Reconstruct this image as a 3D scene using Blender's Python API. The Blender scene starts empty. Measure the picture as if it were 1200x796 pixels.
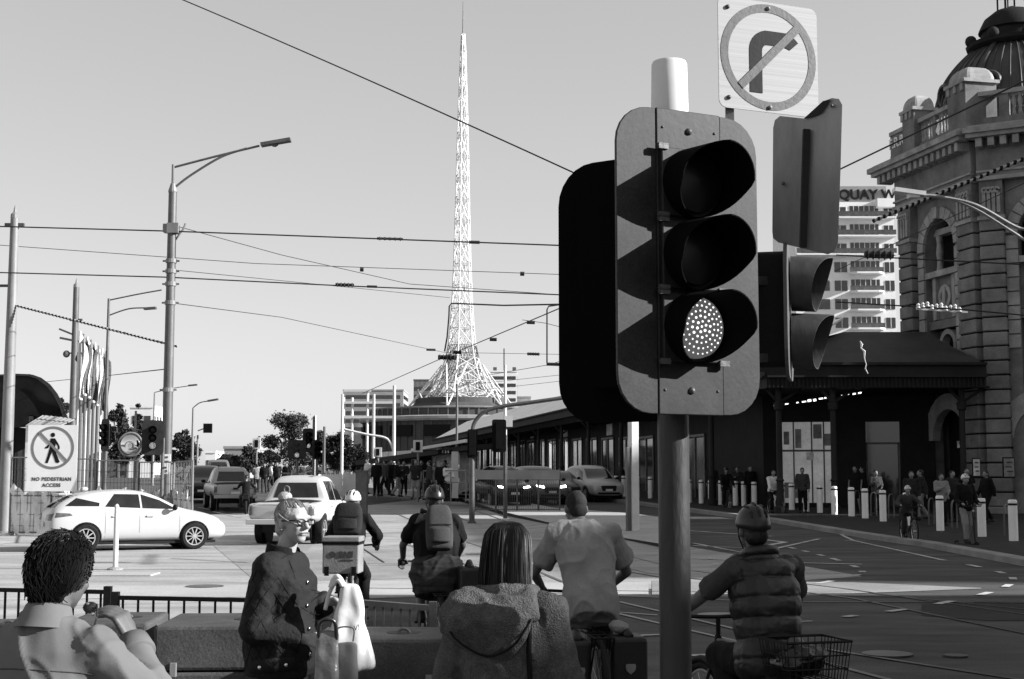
import bpy, math, random
from mathutils import Vector as V, Matrix as MX, noise as NZ, Euler
from mathutils.bvhtree import BVHTree
sc = bpy.context.scene
C = sc.collection
R = math.radians
pi = math.pi
random.seed(7)
rnd = random.uniform

# ---------------------------------------------------------------- camera maths
F = 1200 * 50 / 36
HZ, CAMZ = 560.0, 1.75
PITCH = math.atan((HZ - 398) / F)
def ray(px, py):
    a, b = (px - 600) / F, (398 - py) / F
    return V((a, math.cos(PITCH) - b * math.sin(PITCH), math.sin(PITCH) + b * math.cos(PITCH)))
def W(px, py, Y):
    d = ray(px, py)
    return V((0, 0, CAMZ)) + d * (Y / d.y)
def gz(Y):
    if Y < 42: return 0.0
    if Y < 125: return 0.021 * (Y - 42)
    return 1.743
def G(px, py, dz=0.0):
    d = ray(px, py)
    lo, hi = 3.0, 600.0
    for _ in range(60):
        m = (lo + hi) / 2
        z = CAMZ + d.z * m / d.y
        if z > gz(m) + dz: lo = m
        else: hi = m
    return V((d.x * lo / d.y, lo, gz(lo) + dz))
ANG = R(13)
U = V((-math.sin(ANG), math.cos(ANG), 0)); VV = V((math.cos(ANG), math.sin(ANG), 0))

# ---------------------------------------------------------------- materials
MATS = {}
def mat(name, base=0.3, rough=0.6, metal=0.0, var=0.25, scale=6.0, bump=0.15, bscale=40.0, emit=0.0,
        stretch=(1, 1, 1), spec=None, fine=0.0, alpha=1.0, trans=0.0):
    if name in MATS: return MATS[name]
    m = bpy.data.materials.new(name); m.use_nodes = True
    nt = m.node_tree; n = nt.nodes; L = nt.links
    b = n['Principled BSDF']
    b.inputs['Roughness'].default_value = rough
    b.inputs['Metallic'].default_value = metal
    b.inputs['Specular IOR Level'].default_value = spec if spec is not None else (.12 if rough >= .6 else .35)
    tc = n.new('ShaderNodeTexCoord')
    mp = n.new('ShaderNodeMapping'); mp.inputs['Scale'].default_value = stretch
    L.new(tc.outputs['Object'], mp.inputs['Vector'])
    nz = n.new('ShaderNodeTexNoise'); nz.inputs['Scale'].default_value = scale
    nz.inputs['Detail'].default_value = 6; nz.inputs['Roughness'].default_value = 0.65
    L.new(mp.outputs['Vector'], nz.inputs['Vector'])
    cr = n.new('ShaderNodeValToRGB')
    lo, hi = base * (1 - var), min(base * (1 + var), 0.95)
    cr.color_ramp.elements[0].position = 0.3; cr.color_ramp.elements[1].position = 0.7
    cr.color_ramp.elements[0].color = (lo, lo, lo, 1); cr.color_ramp.elements[1].color = (hi, hi, hi, 1)
    L.new(nz.outputs['Fac'], cr.inputs['Fac'])
    col = cr.outputs['Color']
    if fine:
        n2 = n.new('ShaderNodeTexNoise'); n2.inputs['Scale'].default_value = bscale * 2; n2.inputs['Detail'].default_value = 2
        L.new(mp.outputs['Vector'], n2.inputs['Vector'])
        mr = n.new('ShaderNodeMapRange'); mr.inputs['From Min'].default_value = .3; mr.inputs['From Max'].default_value = .7
        mr.inputs['To Min'].default_value = 1 - fine; mr.inputs['To Max'].default_value = 1 + fine
        L.new(n2.outputs['Fac'], mr.inputs['Value'])
        mu = n.new('ShaderNodeMixRGB'); mu.blend_type = 'MULTIPLY'; mu.inputs['Fac'].default_value = 1
        L.new(col, mu.inputs['Color1']); L.new(mr.outputs['Result'], mu.inputs['Color2'])
        col = mu.outputs['Color']
    L.new(col, b.inputs['Base Color'])
    if bump:
        n3 = n.new('ShaderNodeTexNoise'); n3.inputs['Scale'].default_value = bscale; n3.inputs['Detail'].default_value = 4
        L.new(mp.outputs['Vector'], n3.inputs['Vector'])
        bp = n.new('ShaderNodeBump'); bp.inputs['Strength'].default_value = bump; bp.inputs['Distance'].default_value = 0.02
        L.new(n3.outputs['Fac'], bp.inputs['Height']); L.new(bp.outputs['Normal'], b.inputs['Normal'])
    if emit:
        b.inputs['Emission Color'].default_value = (1, 1, 1, 1); b.inputs['Emission Strength'].default_value = emit
    if trans:
        b.inputs['Transmission Weight'].default_value = trans
    if alpha < 1:
        b.inputs['Alpha'].default_value = alpha
    MATS[name] = m
    return m
def MT(n): return MATS[n]

# ---------------------------------------------------------------- mesh builder
class MB:
    def __init__(s): s.v = []; s.f = []; s.M = MX.Identity(4)
    def add(s, vs, fs):
        o = len(s.v); s.v += [s.M @ V(p) for p in vs]; s.f += [tuple(i + o for i in f) for f in fs]
        return s
    def box(s, c, sz, rz=0.0, rot=None):
        x, y, z = sz[0] / 2, sz[1] / 2, sz[2] / 2
        m = rot if rot else MX.Rotation(rz, 3, 'Z')
        c = V(c)
        P = [c + m @ V((a * x, b * y, d * z)) for d in (-1, 1) for b in (-1, 1) for a in (-1, 1)]
        return s.add(P, [(0, 2, 3, 1), (4, 5, 7, 6), (0, 1, 5, 4), (2, 6, 7, 3), (0, 4, 6, 2), (1, 3, 7, 5)])
    def beam(s, p, q, w, h=None, up=(0, 0, 1)):
        p, q = V(p), V(q); d = q - p; l = d.length
        if l < 1e-6: return s
        y = d / l; x = y.cross(V(up))
        if x.length < 1e-4: x = y.cross(V((1, 0, 0)))
        x.normalize(); z = x.cross(y)
        m = MX((x, y, z)).transposed()
        return s.box((p + q) / 2, (w, l, h or w), rot=m)
    def prism(s, poly, z0, z1):
        n = len(poly)
        P = [(a, b, z0) for a, b in poly] + [(a, b, z1) for a, b in poly]
        return s.add(P, [tuple(range(n))[::-1], tuple(range(n, 2 * n))] + [(i, (i + 1) % n, n + (i + 1) % n, n + i) for i in range(n)])
    def slab(s, pts, d):
        d = V(d); n = len(pts); P = [V(p) for p in pts]; P += [p + d for p in P]
        return s.add(P, [tuple(range(n))[::-1], tuple(range(n, 2 * n))] + [(i, (i + 1) % n, n + (i + 1) % n, n + i) for i in range(n)])
    def quad(s, *p): return s.add(list(p), [tuple(range(len(p)))])
    def tube(s, pts, r, n=8, cap=True, sy=1.0):
        pts = [V(p) for p in pts]; k = len(pts)
        rr = r if isinstance(r, (list, tuple)) else [r] * k
        P = []; prev = None
        for i, p in enumerate(pts):
            d = (pts[min(i + 1, k - 1)] - pts[max(i - 1, 0)])
            if d.length < 1e-9: d = V((0, 0, 1))
            d.normalize()
            if prev is None:
                a = V((0, 0, 1)) if abs(d.z) < .9 else V((1, 0, 0))
                x = d.cross(a).normalized()
            else:
                x = prev - d * prev.dot(d)
                x = x.normalized() if x.length > 1e-6 else d.orthogonal().normalized()
            prev = x; y = d.cross(x)
            for j in range(n):
                t = 2 * pi * j / n
                P.append(p + x * math.cos(t) * rr[i] + y * math.sin(t) * rr[i] * sy)
        Fs = [(i * n + j, i * n + (j + 1) % n, (i + 1) * n + (j + 1) % n, (i + 1) * n + j) for i in range(k - 1) for j in range(n)]
        if cap: Fs += [tuple(range(n))[::-1], tuple(range((k - 1) * n, k * n))]
        return s.add(P, Fs)
    def cyl(s, p, q, r, r2=None, n=16): return s.tube([p, q], [r, r if r2 is None else r2], n)
    def cap(s, p, q, r, r2=None, n=10):   # capsule
        p, q = V(p), V(q); r2 = r if r2 is None else r2
        d = (q - p)
        d = d.normalized() if d.length > 1e-6 else V((0, 0, 1))
        pts, rr = [], []
        for t in (-89, -60, -30): pts.append(p + d * r * math.sin(R(t))); rr.append(r * math.cos(R(t)))
        pts.append(p); rr.append(r); pts.append(q); rr.append(r2)
        for t in (30, 60, 89): pts.append(q + d * r2 * math.sin(R(t))); rr.append(r2 * math.cos(R(t)))
        return s.tube(pts, rr, n)
    def sph(s, c, r, rot=None, n=16, m=10):
        if not isinstance(r, (tuple, list)): r = (r, r, r)
        c = V(c); P = [V((0, 0, -1))]
        for i in range(1, m):
            t = -pi / 2 + pi * i / m
            for j in range(n): P.append(V((math.cos(t) * math.cos(2 * pi * j / n), math.cos(t) * math.sin(2 * pi * j / n), math.sin(t))))
        P.append(V((0, 0, 1)))
        P = [V((p.x * r[0], p.y * r[1], p.z * r[2])) for p in P]
        if rot: P = [rot @ p for p in P]
        Fs = [(0, 1 + (j + 1) % n, 1 + j) for j in range(n)]
        for i in range(m - 2):
            a = 1 + i * n; b = a + n
            Fs += [(a + j, a + (j + 1) % n, b + (j + 1) % n, b + j) for j in range(n)]
        a = 1 + (m - 2) * n; e = len(P) - 1
        Fs += [(a + j, a + (j + 1) % n, e) for j in range(n)]
        return s.add([c + p for p in P], Fs)
    def lathe(s, prof, c=(0, 0, 0), n=24, rot=None):
        c = V(c); k = len(prof); P = []
        for r, z in prof:
            for j in range(n):
                p = V((r * math.cos(2 * pi * j / n), r * math.sin(2 * pi * j / n), z))
                P.append(c + (rot @ p if rot else p))
        Fs = [(i * n + j, i * n + (j + 1) % n, (i + 1) * n + (j + 1) % n, (i + 1) * n + j) for i in range(k - 1) for j in range(n)]
        Fs += [tuple(range(n))[::-1], tuple(range((k - 1) * n, k * n))]
        return s.add(P, Fs)
    def loft(s, rings, cap=True, closed=True):
        n = len(rings[0]); k = len(rings); P = [p for r in rings for p in r]
        m = n if closed else n - 1
        Fs = [(i * n + j, i * n + (j + 1) % n, (i + 1) * n + (j + 1) % n, (i + 1) * n + j) for i in range(k - 1) for j in range(m)]
        if cap and closed: Fs += [tuple(range(n))[::-1], tuple(range((k - 1) * n, k * n))]
        return s.add(P, Fs)
    def torus(s, c, R0, r, axis=(1, 0, 0), n=32, m=8, a0=0, a1=2 * pi):
        c = V(c); ax = V(axis).normalized(); e1 = ax.orthogonal().normalized(); e2 = ax.cross(e1)
        full = abs(a1 - a0 - 2 * pi) < 1e-6
        k = n if full else n + 1
        P = []
        for i in range(k):
            t = a0 + (a1 - a0) * i / n
            d = e1 * math.cos(t) + e2 * math.sin(t)
            for j in range(m):
                q = 2 * pi * j / m
                P.append(c + d * (R0 + r * math.cos(q)) + ax * r * math.sin(q))
        Fs = [(i * m + j, i * m + (j + 1) % m, ((i + 1) % k) * m + (j + 1) % m, ((i + 1) % k) * m + j) for i in range(n) for j in range(m)]
        return s.add(P, Fs)
    def mesh(s, name):
        me = bpy.data.meshes.new(name)
        me.from_pydata([tuple(p) for p in s.v], [], s.f); me.update()
        return me
    def build(s, name, m, parent=None, smooth=False, bevel=0.0, seg=2, sub=0, angle=None):
        return link(name, s.mesh(name), m, parent, smooth, bevel, seg, sub)
def link(name, me, m, parent=None, smooth=False, bevel=0.0, seg=2, sub=0):
    o = bpy.data.objects.new(name, me)
    if m is not None:
        me.materials.clear(); me.materials.append(MATS[m] if isinstance(m, str) else m)
    if smooth:
        me.polygons.foreach_set('use_smooth', [True] * len(me.polygons))
        if smooth == 'auto': me.set_sharp_from_angle(angle=R(38))
    C.objects.link(o)
    if parent: o.parent = parent
    if bevel:
        b = o.modifiers.new('Bevel', 'BEVEL'); b.width = bevel; b.segments = seg; b.limit_method = 'ANGLE'; b.angle_limit = R(35)
    if sub:
        b = o.modifiers.new('Sub', 'SUBSURF'); b.levels = sub; b.render_levels = sub
    return o
TMP = bpy.data.scenes.new('workbench')        # small side scene where modifiers are evaluated, removed at the end
def evalmesh(o, *extra):
    for q in (o,) + extra:
        if q.name in C.objects: C.objects.unlink(q)
        TMP.collection.objects.link(q)
    with bpy.context.temp_override(scene=TMP, view_layer=TMP.view_layers[0]):
        dg = bpy.context.evaluated_depsgraph_get(); dg.update()
        me = bpy.data.meshes.new_from_object(o.evaluated_get(dg))
    for q in (o,) + extra: TMP.collection.objects.unlink(q)
    return me
def displace(me, fn):       # move every vertex by fn(position, normal)
    n = len(me.vertices); co = [0.0] * (3 * n); no = [0.0] * (3 * n)
    me.vertices.foreach_get('co', co); me.vertices.foreach_get('normal', no)
    out = []
    for i in range(n): out.extend(fn(V(co[3 * i:3 * i + 3]), V(no[3 * i:3 * i + 3])))
    me.vertices.foreach_set('co', out); me.update()
def fuse(mb, voxel, it=4, wr=0.0, ws=6.0, fac=0.5, wst=(1, 1, 1)):
    """union of closed shapes as one continuous skin, with cloth-like relief"""
    me = mb.mesh('tmp'); o = bpy.data.objects.new('tmp', me); C.objects.link(o)
    r = o.modifiers.new('r', 'REMESH'); r.mode = 'VOXEL'; r.voxel_size = voxel
    if it:
        s = o.modifiers.new('s', 'SMOOTH'); s.iterations = it; s.factor = fac
    out = evalmesh(o)
    bpy.data.objects.remove(o); bpy.data.meshes.remove(me)
    if wr:
        def fold(p, n):
            q = V((p.x * wst[0], p.y * wst[1], p.z * wst[2]))
            return p + n * (1.5 * (1 - abs(NZ.noise(q * ws))) ** 6 - .45 + .35 * NZ.noise(q * ws * 2.3) + .5 * (1 - abs(NZ.noise(q * ws * 1.9 + V((5, 2, 8))))) ** 6) * wr
        displace(out, fold)
    return out
def thing(name, label, cat, loc=(0, 0, 0), rz=0.0, group=None):
    o = bpy.data.objects.new(name, None); C.objects.link(o); o.empty_display_size = .2
    o.location = loc; o.rotation_euler = (0, 0, rz)
    return tag(o, label, cat, group)
def tag(o, label, cat, group=None):
    o['label'] = label; o['category'] = cat
    if group: o['group'] = group
    return o
def struct(o, k='structure'): o['kind'] = k; return o
def dup(o, parent=None):
    c = o.copy(); C.objects.link(c)
    if parent: c.parent = parent
    for ch in list(o.children): dup(ch, c)
    return c
def text_mesh(txt, size, depth=0.004, align='CENTER', bold=0.0, spacing=1.0):
    cu = bpy.data.curves.new('t', 'FONT'); cu.body = txt; cu.size = size; cu.extrude = depth / 2
    cu.align_x = align; cu.align_y = 'CENTER'; cu.offset = bold; cu.space_character = spacing
    o = bpy.data.objects.new('t', cu); C.objects.link(o)
    me = evalmesh(o); bpy.data.objects.remove(o)
    return me
def text(name, txt, size, m, parent, M, **k):
    me = text_mesh(txt, size, **k); me.transform(M)
    return link(name, me, m, parent)
def frame(o, x, y, z=None):     # 4x4 from origin and axes
    x, y = V(x).normalized(), V(y).normalized(); z = V(z) if z else x.cross(y)
    m = MX((x, y, z)).transposed().to_4x4(); m.translation = V(o); return m
def arc(cx, cy, r, a0, a1, n):
    return [(cx + r * math.cos(R(a0 + (a1 - a0) * i / n)), cy + r * math.sin(R(a0 + (a1 - a0) * i / n))) for i in range(n + 1)]
def rrect(x0, y0, x1, y1, r, n=6):
    return arc(x1 - r, y1 - r, r, 0, 90, n) + arc(x0 + r, y1 - r, r, 90, 180, n) + arc(x0 + r, y0 + r, r, 180, 270, n) + arc(x1 - r, y0 + r, r, 270, 360, n)
def spline(pts, n=8):
    pts = [V(p) for p in pts]; out = []
    for i in range(len(pts) - 1):
        a, b, c, d = pts[max(i - 1, 0)], pts[i], pts[i + 1], pts[min(i + 2, len(pts) - 1)]
        for k in range(n):
            t = k / n
            out.append(.5 * ((2 * b) + (c - a) * t + (2 * a - 5 * b + 4 * c - d) * t * t + (3 * b - a - 3 * c + d) * t ** 3))
    out.append(pts[-1]); return out

def parts(name, me, m, parent, locs, rz=None):      # one shared mesh, one object per piece
    out = []
    for i, p in enumerate(locs):
        o = link(name, me, m if i == 0 else None, parent); o.location = p
        if rz: o.rotation_euler.z = rz[i]
        out.append(o)
    return out
# ---------------------------------------------------------------- world, sun, camera
SUN_EL, SUN_BACK = R(24), R(10)
SUNV = V((math.cos(SUN_EL) * math.cos(SUN_BACK), -math.cos(SUN_EL) * math.sin(SUN_BACK), math.sin(SUN_EL)))
w = bpy.data.worlds.new('World'); sc.world = w; w.use_nodes = True
nt = w.node_tree; bg = nt.nodes['Background']
sky = nt.nodes.new('ShaderNodeTexSky'); sky.sky_type = 'NISHITA'; sky.sun_disc = False
sky.sun_elevation = SUN_EL; sky.sun_rotation = math.atan2(SUNV.x, SUNV.y)
sky.air_density = 1.0; sky.dust_density = 1.0; sky.ozone_density = 1.0
sep = nt.nodes.new('ShaderNodeSeparateColor')           # black-and-white film behind an orange filter
mx = nt.nodes.new('ShaderNodeMath'); mx.operation = 'MULTIPLY_ADD'; mx.inputs[1].default_value = 0.45
ma = nt.nodes.new('ShaderNodeMath'); ma.operation = 'MULTIPLY'; ma.inputs[1].default_value = 0.4
nt.links.new(sky.outputs['Color'], sep.inputs['Color'])
nt.links.new(sep.outputs['Green'], ma.inputs[0])
nt.links.new(sep.outputs['Red'], mx.inputs[0]); nt.links.new(ma.outputs[0], mx.inputs[2])
pw = nt.nodes.new('ShaderNodeMath'); pw.operation = 'POWER'; pw.inputs[1].default_value = .5      # film response of the sky
k_ = nt.nodes.new('ShaderNodeMath'); k_.operation = 'MULTIPLY'; k_.inputs[1].default_value = 1.6
nt.links.new(mx.outputs[0], pw.inputs[0]); nt.links.new(pw.outputs[0], k_.inputs[0])
nt.links.new(k_.outputs[0], bg.inputs['Color']); bg.inputs['Strength'].default_value = 0.1
sl = bpy.data.lights.new('sun', 'SUN'); sl.energy = 4.2; sl.angle = R(.5); sl.color = (1, 1, 1)
so = bpy.data.objects.new('sun', sl); C.objects.link(so); so.location = (60, -10, 60)
so.rotation_euler = (-SUNV).to_track_quat('-Z', 'Y').to_euler()
cd = bpy.data.cameras.new('camera'); cam = bpy.data.objects.new('camera', cd); C.objects.link(cam)
cd.lens = 50; cd.sensor_width = 36; cd.clip_end = 6000; cd.clip_start = .05
cam.location = (0, 0, CAMZ); cam.rotation_euler = (pi / 2 + PITCH, 0, 0)
sc.camera = cam
cd.dof.use_dof = False
vs = sc.view_settings; vs.view_transform = 'Standard'; vs.look = 'None'; vs.exposure = 1.4; vs.gamma = 1
# ---------------------------------------------------------------- palette (black-and-white film)
mat('asphalt', .07, .85, var=.5, scale=1.0, bump=.5, bscale=60, fine=.35, stretch=(.35, 1, 1))
mat('worn_sunlit_asphalt', .24, .85, var=.25, scale=.6, bump=.5, bscale=60, fine=.25)  # worn asphalt, also the painted tail of the sun strip
mat('asphalt_patch', .03, .85, var=.3, scale=.8, bump=.5, bscale=60, fine=.35)
mat('sunlit_concrete_road', .29, .8, var=.3, scale=1.3, bump=.3, bscale=30, fine=.2, stretch=(.25, 1, 1))  # concrete, pale enough to carry the sunlight on the road
mat('pavement', .22, .8, var=.25, scale=.7, bump=.3, bscale=25, fine=.2)
mat('pale_pavement', .35, .8, var=.15, scale=.6, bump=.3, bscale=25, fine=.15)
mat('bluestone', .03, .8, var=.3, scale=2, bump=.4, bscale=20, fine=.2)
mat('road_paint', .75, .7, var=.25, scale=5, bump=.2, bscale=60, fine=.15)
mat('tar', .022, .6, var=.4, scale=3)
mat('rail_steel', .08, .35, .8, var=.3, scale=3)
mat('stone', .16, .8, var=.4, scale=.9, bump=.4, bscale=14, fine=.12)
mat('pale_stone', .27, .8, var=.35, scale=1.5, bump=.4, bscale=14, fine=.12)
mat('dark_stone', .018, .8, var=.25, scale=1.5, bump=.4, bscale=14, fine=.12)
mat('dome_copper', .035, .5, var=.4, scale=1.5, stretch=(1, 1, .3))
mat('void', .012, .9, var=.2, bump=0)
mat('canopy_iron', .02, .7, var=.3, scale=2, stretch=(1, 1, .3))
mat('canopy_roof', .8, .5, var=.15, scale=.6)
mat('canopy_dark_roof', .04, .6, var=.25, scale=1.2)
mat('glass_dark', .02, .05, var=.3, scale=2, bump=0, spec=.8)
mat('glass_shop', .06, .12, var=.6, scale=1.3, bump=0, spec=.8)
mat('white_render', .82, .6, var=.06, scale=.3)
mat('grey_render', .3, .7, var=.15, scale=.3)
mat('brown_wall', .07, .8, var=.2, scale=.2, stretch=(1, 1, .1))
mat('spire_white', .6, .4, var=.05, bump=0)
mat('white_paint', .55, .5, var=.1, scale=3, bump=.02)
mat('cream_paint', .55, .5, var=.15, scale=3, bump=.1)
mat('galv', .11, .5, .3, var=.25, scale=4, bump=.15, stretch=(1, 1, .4))
mat('galv_pale', .19, .5, .1, var=.2, scale=4, bump=.15, stretch=(1, 1, .3))
mat('grey_steel', .08, .5, .2, var=.3, scale=4, bump=.15)
mat('black_paint', .008, .5, var=.3, scale=5, bump=.1, spec=.2)
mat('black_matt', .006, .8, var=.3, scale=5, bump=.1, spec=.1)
mat('wire', .03, .6, bump=0)
mat('foliage', .06, .7, var=.6, scale=1.2, bump=0)
mat('foliage_dark', .03, .7, var=.6, scale=.8, bump=0)
mat('bark', .07, .9, var=.4, scale=6, stretch=(1, 1, .3))
mat('shade_cloth', .7, .9, var=.3, scale=1.5, bump=.3, bscale=4)
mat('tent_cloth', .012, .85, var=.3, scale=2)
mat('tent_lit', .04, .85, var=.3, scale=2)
mat('chrome', .6, .15, 1, var=.1, bump=0)
mat('mirror', .8, .03, 1, var=.02, bump=0)
mat('lamp_white', .9, .3, var=.02, bump=0, emit=6)
mat('sun_spot_glow', .7, .3, var=.02, bump=0, emit=.9)
mat('shop_lit', .3, .2, var=.7, scale=1.6, bump=0, emit=.05)
mat('poster', .55, .5, var=.5, scale=3, bump=0)
mat('poster_grey', .2, .5, var=.5, scale=4, bump=0)
mat('sign_grey', .1, .5, var=.1, scale=6, bump=.05)
mat('sign_black', .008, .6, var=.2, scale=6, bump=.05, spec=.15)
mat('letters', .05, .6, bump=0, spec=.2)
mat('pale_letters', .7, .6, bump=0)

# ---------------------------------------------------------------- ground sheet
def sheet(xs, ys, dz):
    mb = MB(); n = len(xs)
    P = [(x, y, gz(y) + dz) for y in ys for x in xs]
    mb.add(P, [(j * n + i, j * n + i + 1, (j + 1) * n + i + 1, (j + 1) * n + i) for j in range(len(ys) - 1) for i in range(n - 1)])
    return mb
ys = [-200, -30, 0, 20, 42] + [42 + 8.3 * k for k in range(1, 11)] + [160, 300, 800, 2000, 5000]
struct(sheet([-3000, -600, -100, -30, 0, 30, 100, 600, 3000], ys, 0).build('road', 'asphalt'))

def strip(pts, width, dz):     # ribbon along ground points (world xy), following the ground
    mb = MB(); P = []
    q = []
    for a, b in zip(pts[:-1], pts[1:]):
        k = max(1, int((b - a).length / 2.5))
        q += [a.lerp(b, i / k) for i in range(k)]
    q.append(pts[-1])
    for i, p in enumerate(q):
        d = q[min(i + 1, len(q) - 1)] - q[max(i - 1, 0)]; d.z = 0; d.normalize()
        nrm = V((-d.y, d.x, 0)) * width / 2
        for t in (nrm, -nrm):
            a = p + t; P.append((a.x, a.y, gz(a.y) + dz))
    return mb.add(P, [(2 * i, 2 * i + 2, 2 * i + 3, 2 * i + 1) for i in range(len(q) - 1)])
def area(polypx, dz, close_far=None):   # ground patch between a near and a far polyline of equal length
    near, far = polypx
    mb = MB(); P = []; n = len(near); k = 6
    for a, b in zip(near, far):
        for i in range(k + 1):
            p = a.lerp(b, i / k); P.append((p.x, p.y, gz(p.y) + dz))
    return mb.add(P, [(i * (k + 1) + j, (i + 1) * (k + 1) + j, (i + 1) * (k + 1) + j + 1, i * (k + 1) + j + 1) for i in range(n - 1) for j in range(k)])
def GP(*pp): return [G(x, y) for x, y in pp]
def dens(pts, step=2.5):
    q = []
    for a, b in zip(pts[:-1], pts[1:]):
        k = max(1, int((b - a).length / step)); q += [a.lerp(b, i / k) for i in range(k)]
    return q + [pts[-1]]

# concrete tram reservation through the crossing and pale plaza on the left
struct(area((GP((-160, 716), (300, 705), (640, 694), (775, 690), (1010, 676)), GP((190, 606), (390, 597), (520, 582), (590, 604), (1005, 674.5))), .004).build('tram_reservation', 'sunlit_concrete_road'))
struct(area((GP((-300, 770), (60, 765), (330, 745)), GP((-260, 640), (100, 622), (240, 607))), .002).build('carriageway', 'sunlit_concrete_road'))  # sunlit part of the road, brightness put into a paler surface
plaza_near = GP((-420, 662), (-100, 652), (60, 630), (150, 612), (205, 604))
struct(area((plaza_near, [p + V((-60, 30, 0)) for p in plaza_near[:2]] + [p + V((-40, 40, 0)) for p in plaza_near[2:]]), .008).build('plaza', 'pale_pavement'))
struct(area((GP((-120, 706), (120, 702), (420, 699), (760, 697)), GP((-120, 692), (120, 688), (420, 684), (760, 683))), .008).build('sun_band', 'pale_pavement'))  # pale band where low sun crosses the road, light put into colour
struct(area((GP((764, 697.5), (1000, 696), (1150, 690.5)), GP((764, 681), (1000, 683), (1150, 689.5))), .008).build('sun_band', 'worn_sunlit_asphalt'))  # tapered end of the sun strip, painted paler than the road
struct(area((GP((300, 682), (520, 678), (640, 676)), GP((250, 640), (420, 628), (560, 628))), .008).build('worn_sunlit_asphalt', 'worn_sunlit_asphalt'))
# near corner pavement, behind a kerb
mb = MB()
mb.slab([(-30, -20, 0.0), (30, -20, 0.0), (30, 5.6, 0.0), (1.2, 6.7, 0.0), (-2.0, 9.4, 0.0), (-30, 10.4, 0.0)], (0, 0, .13))
struct(mb.build('near_pavement', 'pavement', bevel=.02))

# rails: grooves and steel
def line(name, m, pp, wd, dz=.012): return struct(strip(GP(*pp), wd, dz).build(name, m))
for pp in [((1210, 800), (955, 760), (700, 700), (560, 640), (455, 598)), ((1050, 800), (930, 768), (690, 712), (480, 640), (425, 612)),
           ((1210, 745), (1000, 702), (760, 672), (640, 640), (520, 600)), ((1210, 722), (985, 690), (800, 668), (690, 640), (555, 598)),
           ((1210, 708), (1120, 706), (900, 706), (500, 690)), ((1210, 716), (1060, 700), (800, 694), (430, 690))]:
    line('tram_rail', 'rail_steel', pp, .07)
for pp in [((640, 668), (520, 664), (430, 663)), ((470, 627), (560, 628), (660, 636)), ((430, 610), (520, 616), (600, 630)), ((660, 655), (720, 668), (790, 680)), ((500, 650), (640, 655), (770, 652)),
           ((0, 640), (40, 641)), ((60, 668), (300, 668)), ((420, 640), (450, 660)), ((200, 655), (290, 660))]:
    line('tar_seam', 'tar', pp, .05, .013)
mat('paint_worn', .4, .8, var=.4, scale=2, fine=.3)
for pp, wd in [(((440, 625), (500, 641), (420, 615)), .01), (((250, 600), (282, 607)), .15), (((408, 612), (470, 632), (500, 644)), .22), (((405, 622), (428, 628)), .2),
               (((810, 655), (925, 660), (1010, 662)), .16), (((812, 637), (880, 650), (960, 632)), .12), (((870, 630), (920, 636), (880, 643), (812, 640)), .2),
               (((800, 622), (905, 629)), .14), (((990, 634), (1110, 632)), .1), (((980, 623), (1000, 634), (1100, 656)), .1),
               (((925, 727), (952, 729), (900, 732)), .04), (((690, 748), (775, 745)), .1), (((640, 745), (670, 742)), .1),
               (((800, 770), (850, 768)), .12), (((800, 780), (850, 778)), .12), (((640, 712), (770, 722)), .05), (((640, 720), (720, 730)), .04),
               (((425, 702), (500, 700)), .05), (((690, 602), (800, 612)), .1), (((620, 603), (760, 608)), .25), (((230, 612), (300, 640)), .05), (((232, 595), (262, 600)), .12)]:
    line('painted_line', 'paint_worn', pp, wd, .014)
# dashed turning lines, curving with the traffic
dashes = [spline(GP((800, 641), (836, 656), (838, 664)), 4), spline(GP((925, 642), (975, 655), (1008, 668), (1000, 676), (930, 690)), 5),
          spline(GP((1100, 656), (1160, 668), (1188, 680), (1160, 695), (1080, 712), (990, 724)), 5)]
for path in dashes:
    q = dens(path, .45); k = 0
    while k + 1 < len(q):
        struct(strip(q[k:min(k + 2, len(q))], .13, .014).build('lane_dash', 'paint_worn')); k += 3
# repaired patches
struct(area((GP((1080, 722), (1160, 728), (1230, 728)), GP((1080, 708), (1160, 706), (1230, 706))), .006).build('road_patch', 'asphalt_patch'))
for (x, y, r) in [(1040, 768, .25), (1120, 770, .12), (845, 722, .3), (560, 650, .3), (240, 688, .3)]:
    c = G(x, y); mb = MB(); mb.prism(arc(c.x, c.y, r, 0, 345, 23), gz(c.y) + .005, gz(c.y) + .02); struct(mb.build('manhole_cover', 'rail_steel'))

# right-hand footpath with bluestone kerb
kerb = dens(GP((1420, 700), (1200, 664), (1080, 641), (1000, 629), (900, 612), (820, 602), (740, 591), (690, 585), (640, 579)), 3)
kerb = [kerb[0] + V((14, -3, 0))] + kerb + [kerb[-1] + U * 60 + VV * -2]
mb = MB(); P = []
for p in kerb:
    for off in (0.0, .32, 8, 60):
        P.append((p.x + off, p.y + off * .02, gz(p.y) + .14))
n = 4
mb.add(P, [(i * n + j, i * n + j + 1, (i + 1) * n + j + 1, (i + 1) * n + j) for i in range(len(kerb) - 1) for j in range(1, 3)])
struct(mb.build('footpath', 'bluestone'))
mb = MB(); rings = []
for p in kerb:
    z = gz(p.y); rings.append([V((p.x, p.y, z - .05)), V((p.x, p.y, z + .13)), V((p.x + .03, p.y, z + .145)), V((p.x + .33, p.y, z + .145)), V((p.x + .33, p.y, z - .05))])
mb.loft(rings); struct(mb.build('kerb', 'pavement'))

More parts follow.
